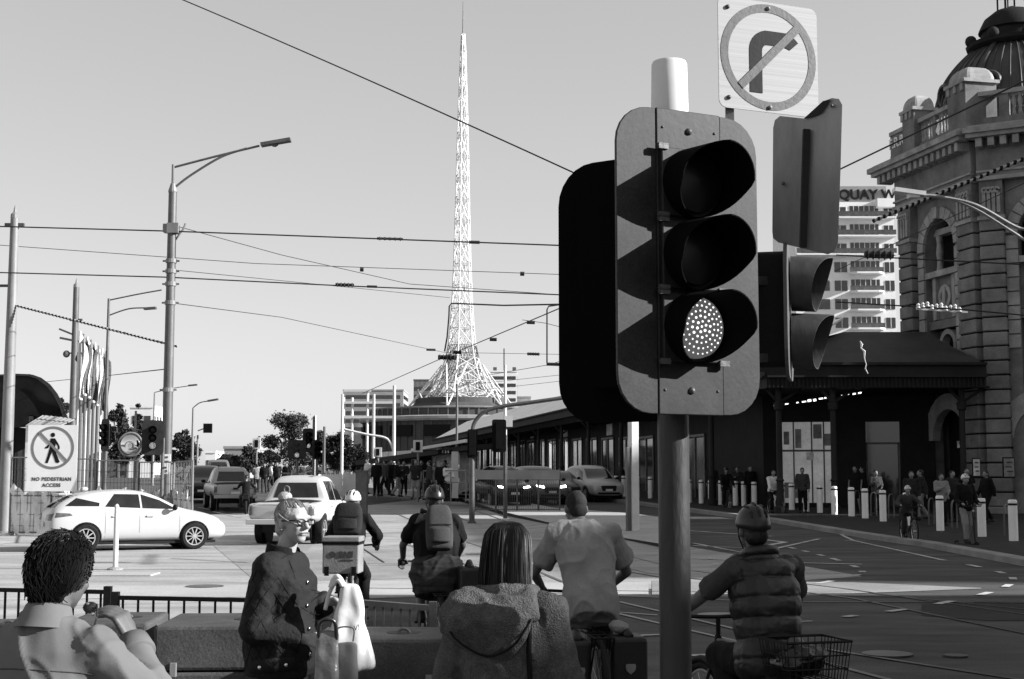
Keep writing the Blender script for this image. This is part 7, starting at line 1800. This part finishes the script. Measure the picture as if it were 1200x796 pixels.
# 3. big rider with grey backpack
p = ground(508, 13.3); rz = R(10); HB3 = (.27, .42, .95)
b = bicycle('bicycle with a loaded rear carrier ridden by the cyclist with the grey backpack', p, rz, hb=HB3)
J = rider_pose(1.64, 17, HB3, sadz=.84, wide=1.0)
t, g = rider('large cyclist in dark clothes with helmet and a grey backpack, seen from behind', p, rz, J, 'shirt', 'cloth_black', 'cloth_dark', short=True, sleeve=1, helm='helmet_dark', Rm=rotm(0, -4, 0), fat=1.25, vox=.011, e=.022, hem=.2, hairm='hair_black', skin='skin_dark')
mat('stripe_cloth', .03, .85, var=.6, scale=5, bump=.2, stretch=(1, 1, 6))
m = MB(); torso(m, J, .04, fat=1.35, rng=(0, 3), drop=.2); link('striped_wrap', fuse(m, .014, 3, .012, 8), 'stripe_cloth', t, True)
def backpack(label, J, p, rz, w_, d_, h_, m_, tilt=0.0, off=.0, up=.05):
    o = thing('backpack', label, 'backpack', p, rz); d = (J['neck'] - J['waist']).normalized(); yv = d.cross(V((1, 0, 0))).normalized(); yv = -yv if yv.y > 0 else yv
    c = (J['chest'] + J['neck']) / 2 + yv * (.16 + d_ / 2 + off) - d * up
    m = MB(); rings = []
    for u, f in ((-.5, .8), (-.44, .95), (-.2, 1), (.1, 1), (.35, .92), (.46, .75), (.5, .5)):
        rings.append([c + V((1, 0, 0)) * (w_ / 2 * f * abs(math.cos(q)) ** .5 * (1 if math.cos(q) > 0 else -1) + tilt * u) + d * u * h_ + yv * (d_ / 2 * f * abs(math.sin(q)) ** .6 * (1 if math.sin(q) > 0 else -1)) for q in [2 * pi * j / 24 for j in range(24)]])
    m.loft(rings); me = m.mesh('p'); o2 = link('body', me, m_, o, True, sub=1)
    m = MB(); rings = []
    for u, f in ((-.36, .7), (-.33, .85), (-.1, .85), (-.05, .8)): rings.append([c + yv * d_ * .5 + V((1, 0, 0)) * w_ * .42 * f * math.cos(q) + d * u * h_ + yv * .03 * math.sin(q) for q in [2 * pi * j / 16 for j in range(16)]])
    m.loft(rings); m.build('front_pocket', m_, o, smooth=True)
    m = MB(); m.tube([c + yv * (d_ * .5 + .004) + V((-w_ * .4, 0, 0)) + d * .02 * h_, c + yv * (d_ * .5 + .012) + d * .03 * h_, c + yv * (d_ * .5 + .004) + V((w_ * .4, 0, 0)) + d * .02 * h_], .004, 5); m.build('zip', 'black_paint', o)
    for s in 'LR':
        a = J['sh' + s].lerp(J['neck'], .35); m = MB(); m.tube(spline([c - yv * d_ * .4 + d * h_ * .3 + (a - c).normalized() * 0, a + V((0, -.08, .085)), a + V((0, .06, .07)), J['chest'] + V((a.x * 1.2, .13, 0))], 5), .018, 6); m.build('strap', 'cloth_black', o, smooth=True)
    return o
backpack('tall grey backpack on the large cyclist left of the hooded woman', J, p, rz, .25, .15, .42, 'cloth_mid', off=.03, up=.07)
pannier('grey bag on the carrier beside the large cyclist', p + MX.Rotation(rz, 3, 'Z') @ V((.26, -.5, .68)), rz, False, .2, .26, .28)
m = thing('side_carrier', 'thin metal side carrier sticking out right of the large cyclist', 'rack', p + MX.Rotation(rz, 3, 'Z') @ V((.22, -.55, .66)), rz); q = MB(); q.tube([(-.15, 0, 0), (.2, 0, .0), (.22, 0, .1), (.17, 0, .1)], .01, 6); q.tube([(.2, 0, 0), (.27, 0, -.1)], .008, 6); q.build('tubes', 'grey_steel', m)
# 4. delivery rider
p = ground(413, 16.6); rz = R(-3); HB4 = (.23, .44, .95)
b = bicycle('bicycle carrying a delivery box ridden by the hooded courier', p, rz, hb=HB4)
J = rider_pose(1.62, 18, HB4, sadz=.78, wide=.9)
t, g = rider('courier in a dark hooded jacket and pale helmet riding away near the white pickup', p, rz, J, 'jacket', 'cloth_black', 'cloth_black', helm='helmet_white', Rm=rotm(-10, -6, 0), fat=.95, vox=.011, e=.022, skin='skin_dark')
m = MB(); m.torus(J['neck'] + V((0, -.03, .02)), .09, .035, (0, .2, 1), 24, 8); m.build('folded_hood', 'cloth_black', g, smooth=True)
backpack('rounded dark backpack on the courier above the delivery box', J, p, rz, .33, .17, .38, 'cloth_dark', off=.0, up=.02)
db = thing('delivery_box', 'grey insulated delivery box with printed lettering on the courier\'s carrier', 'box', p + MX.Rotation(rz, 3, 'Z') @ V((0, -.66, .70)), rz)
m = MB(); m.box((0, 0, .17), (.40, .36, .34)); o = m.build('body', 'cloth_grey', db, bevel=.015)
m = MB(); m.box((0, 0, .375), (.42, .38, .06)); m.build('lid', 'cloth_grey', db, bevel=.012); m = MB(); m.box((0, 0, .33), (.405, .365, .03)); m.build('lid_band', 'cloth_black', db)
text('lettering', 'EASI', .085, 'letters', o, frame((.06, -.184, .21), (1, 0, 0), (0, 0, 1)), depth=.004, bold=.004)
m = MB(); m.lathe([(.035, -.003), (.035, .003)], (-.09, -.182, .21), 20, rot=MX.Rotation(R(90), 3, 'X')); m.build('logo_disc', 'letters', o)
m = MB(); m.box((.07, -.182, .15), (.14, .004, .015)); m.build('small_print', 'letters', o)
for sx in (-.15, .15): m = MB(); m.box((sx, -.185, .03), (.05, .02, .1)); m.build('corner_strap', 'cloth_black', o)
# ---------------------------------------------------------------- passers-by further off
def recolour(t, cols):
    for o in t.children:
        k = o.name.split('.')[0]
        if k in cols:
            sl_ = o.material_slots[0]; sl_.link = 'OBJECT'; sl_.material = MATS[cols[k]]
PROTO = []
def walker(J, cols, short=False, hairm='hair_black', fat=1.0, hem=.1, rmyaw=0, sleeve=2):
    t = bpy.data.objects.new('person', None); C.objects.link(t)
    Rm = rotm(rmyaw, 0, 0); base_body(t, J, Rm, .02, 'skin', fat=fat, it=1)
    garment_top(t, J, 'top', cols[0], .022, .022, fat=fat, hem=hem, wr=.008, sleeve=sleeve, it=1); trousers(t, J, cols[1], vox=.022, short=short, fat=fat); shoes(t, J)
    m = MB(); haircap(m, J['head'], Rm, J['k'], 0, 0, .008); link('hair', fuse(m, .016, 1), hairm, t, True)
    return t
P0 = walker(Jset(1.72), ('cloth_dark', 'cloth_black'))
P1 = walker(Jset(1.74, knL=(-.1, .16, .5), anL=(-.1, .12, .10), knR=(.1, -.02, .49), anR=(.1, -.26, .14), elL=(-.24, -.1, 1.14), wrL=(-.24, -.12, .88), elR=(.24, .06, 1.14), wrR=(.23, .2, .93)), ('cloth_mid', 'cloth_dark'))
P2 = walker(Jset(1.66, elR=(.22, .06, 1.12), wrR=(.08, .24, 1.2), elL=(-.22, .03, 1.1), wrL=(-.14, .2, 1.02)), ('cloth_white', 'cloth_black'), hem=.14)
P3 = walker(Jset(1.78, knL=(-.13, .05, .49), anL=(-.18, .02, .09), anR=(.17, .0, .09)), ('cloth_black', 'cloth_mid'), short=True, fat=1.12, sleeve=1)
PR = [P0, P1, P2, P3]; used = set()
def put(i, label, px, Y, rz, cols=None, dz=.14, s=1.0, group=None):
    t = PR[i] if i not in used else dup(PR[i]); used.add(i)
    p = W(px, 600, Y); t.location = (p.x, Y, gz(Y) + dz); t.rotation_euler = (0, 0, R(rz)); t.scale = (s, s, s)
    tag(t, label, 'person', group); recolour(t, cols or {}); return t
G1 = 'people waiting at the tram shelter'
D, B, Wt, M_, Gy = 'cloth_dark', 'cloth_black', 'cloth_white', 'cloth_mid', 'cloth_grey'
stop = [(0, 'person in black standing alone at the left end of the tram shelter', 441, 69, 160, B, B), (3, 'person seated low in white beside the left shelter post', 430, 71, 120, Wt, Gy), (1, 'person in a grey top leaning forward under the left half of the shelter', 451, 68, 70, M_, B), (0, 'person in dark coat behind the leaning person under the shelter', 458, 70, 200, B, D),
        (1, 'person in black top and pale trousers walking right under the shelter roof', 465, 67, -80, B, Gy), (2, 'person in a dark jacket with raised hand in the middle of the shelter', 473, 69, 180, D, B), (3, 'person with a dark vest over white sleeves left of the handrail', 487, 64, 175, D, Gy), (0, 'dark figure standing just right of the vested person in the shelter', 494, 67, 150, B, M_),
        (1, 'person in grey walking left behind the shelter handrail', 503, 63, 85, M_, D), (2, 'person with pale top seated against the right end of the shelter', 509, 65, 180, Gy, D), (0, 'tall person in black near the white shelter column', 517, 62, 190, B, B), (2, 'person in a white top beside the thick white shelter column', 525, 62, 210, Wt, D), (1, 'person in dark top between the two pale tops at the shelter', 521, 65, 100, B, M_)]
for i, lb, px, Y, rz, a, b in stop: put(i, lb, px, Y, rz, {'top': a, 'trousers': b, 'shorts': b}, .32, group=G1)
for i, lb, px, Y, rz, a, b in [(2, 'person in a pale top crossing far up the road, left of the dark pair', 300, 84, 20, Gy, D), (0, 'tall figure in black top among the people crossing far up the road', 309, 82, 190, B, M_), (1, 'person in white striding across the far road beside the trees', 317, 85, 90, Wt, D), (3, 'person in dark clothes at the right end of the far crossing group', 324, 83, 170, D, B), (0, 'person in black waiting near the far central signals', 335, 84, 170, B, D)]:
    put(i, lb, px, Y, rz, {'top': a, 'trousers': b, 'shorts': b}, .02, group='people crossing far up the road')
G2 = 'pedestrians under the station verandah'
for i, lb, px, Y, rz, a, b in [(0, 'man in a mid grey top standing in front of the bright shop window', 941, 55, 175, M_, B), (3, 'dark figure waiting left of the verandah door', 1003, 56, 150, B, B), (1, 'dark figure walking behind the waiting figure by the verandah door', 1012, 57, 80, B, B), (2, 'person in a pale jacket and cap beside the verandah door post', 1027, 53, 190, 'cloth_mid', B), (0, 'dark figure standing behind the kerbside cyclist', 1069, 47, 170, D, B), (1, 'person with a pale bag walking left of the arch behind the kerbside cyclist', 1080, 49, 90, D, Gy),
        (2, 'long-haired woman with a white top in front of the dark entrance arch', 1104, 46, 185, Gy, B), (0, 'person with pale cap beside the woman in white at the arch', 1117, 48, 200, D, B), (3, 'tall dark figure standing in the shade of the entrance arch', 1134, 50, 180, B, B), (1, 'dark figure beside the information pillar', 1157, 47, 110, B, B), (1, 'dark pedestrian far along the verandah left of the big post', 728, 78, 100, D, B), (0, 'faint figure just right of the big signal post under the verandah', 835, 64, 170, D, D), (2, 'dark figure between bollards under the verandah', 865, 62, 160, D, B), (0, 'dark figure at the shadowy shopfront right of the post', 880, 61, 190, B, B)]:
    put(i, lb, px, Y, rz, {'top': a, 'trousers': b, 'shorts': b}, .14, group=G2)
# cyclists and scooters coming along the kerb
def far_rider(lb, bl, px, Y, rz, top, bottom, helm=None, sadz=.93, h=1.7, dz=.0, lean=14):
    p = W(px, 600, Y); z = gz(Y) + dz; p = V((p.x, Y, z)); HB = (.28, .42, .98)
    b = bicycle(bl, p, R(rz), hb=HB, z=z); J = rider_pose(h, lean, HB, sadz=sadz)
    return rider(lb, p, R(rz), J, 'top', top, bottom, vox=.02, it=1, helm=helm, hairm='hair_black')
far_rider('cyclist in a white shirt riding towards the camera along the bollards', 'bicycle ridden towards the camera by the rider in the white shirt', 908, 55, 190, 'cloth_white', 'cloth_black')
far_rider('dark cyclist riding along the bollards left of the white-shirted one', 'dark bicycle under the dark rider by the bollards', 852, 60, 185, 'cloth_black', 'cloth_black', helm='helmet_dark')
def moped(label, p, rz):
    t = thing('moped', label, 'moped', p, rz)
    for c in ((0, -.5, .27), (0, .58, .27)):
        m = MB(); m.torus(c, .22, .055, (1, 0, 0), 26, 8); w_ = m.build('wheel', 'tyre', t, smooth=True); m = MB(); m.lathe([(.17, -.03), (.17, .03)], c, 16, rot=MX.Rotation(R(90), 3, 'Y')); m.build('rim', 'grey_steel', w_)
    m = MB(); m.loft([[V((x * w_, y, z + zz_)) for x, zz_ in rrect(-1, -h_, 1, h_, .04, 3)] for y, w_, z, h_ in ((-.62, .1, .66, .06), (-.4, .15, .58, .16), (0, .14, .48, .18), (.2, .12, .40, .12))]); m.build('body', 'black_paint', t, bevel=.01)
    m = MB(); m.tube([(0, .58, .27), (0, .46, .75), (0, .40, 1.0)], .035, 8); m.tube([(-.34, .3, 1.02), (0, .40, 1.0), (.34, .3, 1.02)], .015, 6); m.box((0, .5, .8), (.2, .1, .24)); m.build('fork_and_bars', 'grey_steel', t)
    m = MB(); m.sph((0, .56, .86), (.06, .03, .06), n=10, m=6); m.build('headlight', 'headlamp', t)
    m = MB(); m.box((0, -.3, .76), (.26, .6, .1)); m.build('seat', 'plastic_black', t, bevel=.03)
    return t
def moped_rider(lb, ml, px, Y, rz, top, helm, h=1.55):
    p = W(px, 600, Y); p = V((p.x, Y, gz(Y))); moped(ml, p, R(rz)); J = rider_pose(h, 10, (.34, .44, 1.0), sadz=.74)
    J['anL'] = V((-.2, .12, .3)); J['anR'] = V((.2, .12, .3)); J['knL'] = V((-.2, .22, .70)); J['knR'] = V((.2, .22, .70))
    return rider(lb, p, R(rz), J, 'jacket', top, 'cloth_dark', vox=.018, it=1, helm=helm)
far_rider('cyclist in a grey jacket and white helmet crouched on a bike along the right kerb', 'small dark bicycle approaching along the right-hand kerb', 1064, 38.5, 180, 'cloth_mid', 'cloth_dark', 'helmet_white', .8, 1.5, 0, 26)
moped_rider('motorcyclist in dark jacket riding away beside the far grey pickup', 'dark motorcycle riding away beside the far grey pickup', 288, 57, 10, 'cloth_black', 'helmet_dark')
p = W(1132, 600, 35); p = V((p.x, 35, 0)); rz = 192
t = thing('kick_scooter', 'black electric kick scooter under the standing helmeted rider on the right', 'scooter', p, R(rz))
m = MB(); m.box((0, -.05, .14), (.16, .75, .05)); m.build('deck', 'black_paint', t, bevel=.015)
for y in (-.48, .45): m = MB(); m.torus((0, y, .11), .085, .028, (1, 0, 0), 20, 8); m.build('wheel', 'tyre', t, smooth=True)
m = MB(); m.tube([(0, .45, .12), (0, .38, .3), (0, .3, 1.05)], .022, 8); m.tube([(-.24, .28, 1.06), (.24, .28, 1.06)], .014, 6); m.build('stem', 'black_paint', t)
m = MB(); m.sph((0, .34, .95), .03, n=8, m=6); m.build('lamp', 'headlamp', t)
J = Jset(1.66, anL=(-.06, -.14, .245), anR=(.06, .10, .245), knL=(-.08, .0, .62), knR=(.09, .13, .62), wrL=(-.22, .24, 1.12), wrR=(.22, .24, 1.12), elL=(-.26, .02, 1.2), elR=(.26, .02, 1.2))
for n_ in ('pelvis', 'waist', 'chest', 'neck', 'head', 'shL', 'shR', 'hipL', 'hipR'): J[n_] = J[n_] + V((0, 0, .16))
rider('person in black top and grey trousers riding a kick scooter in a white helmet', p, R(rz), J, 'top', 'cloth_black', 'cloth_grey', vox=.016, it=1, helm='helmet_white')
bpy.data.scenes.remove(TMP)
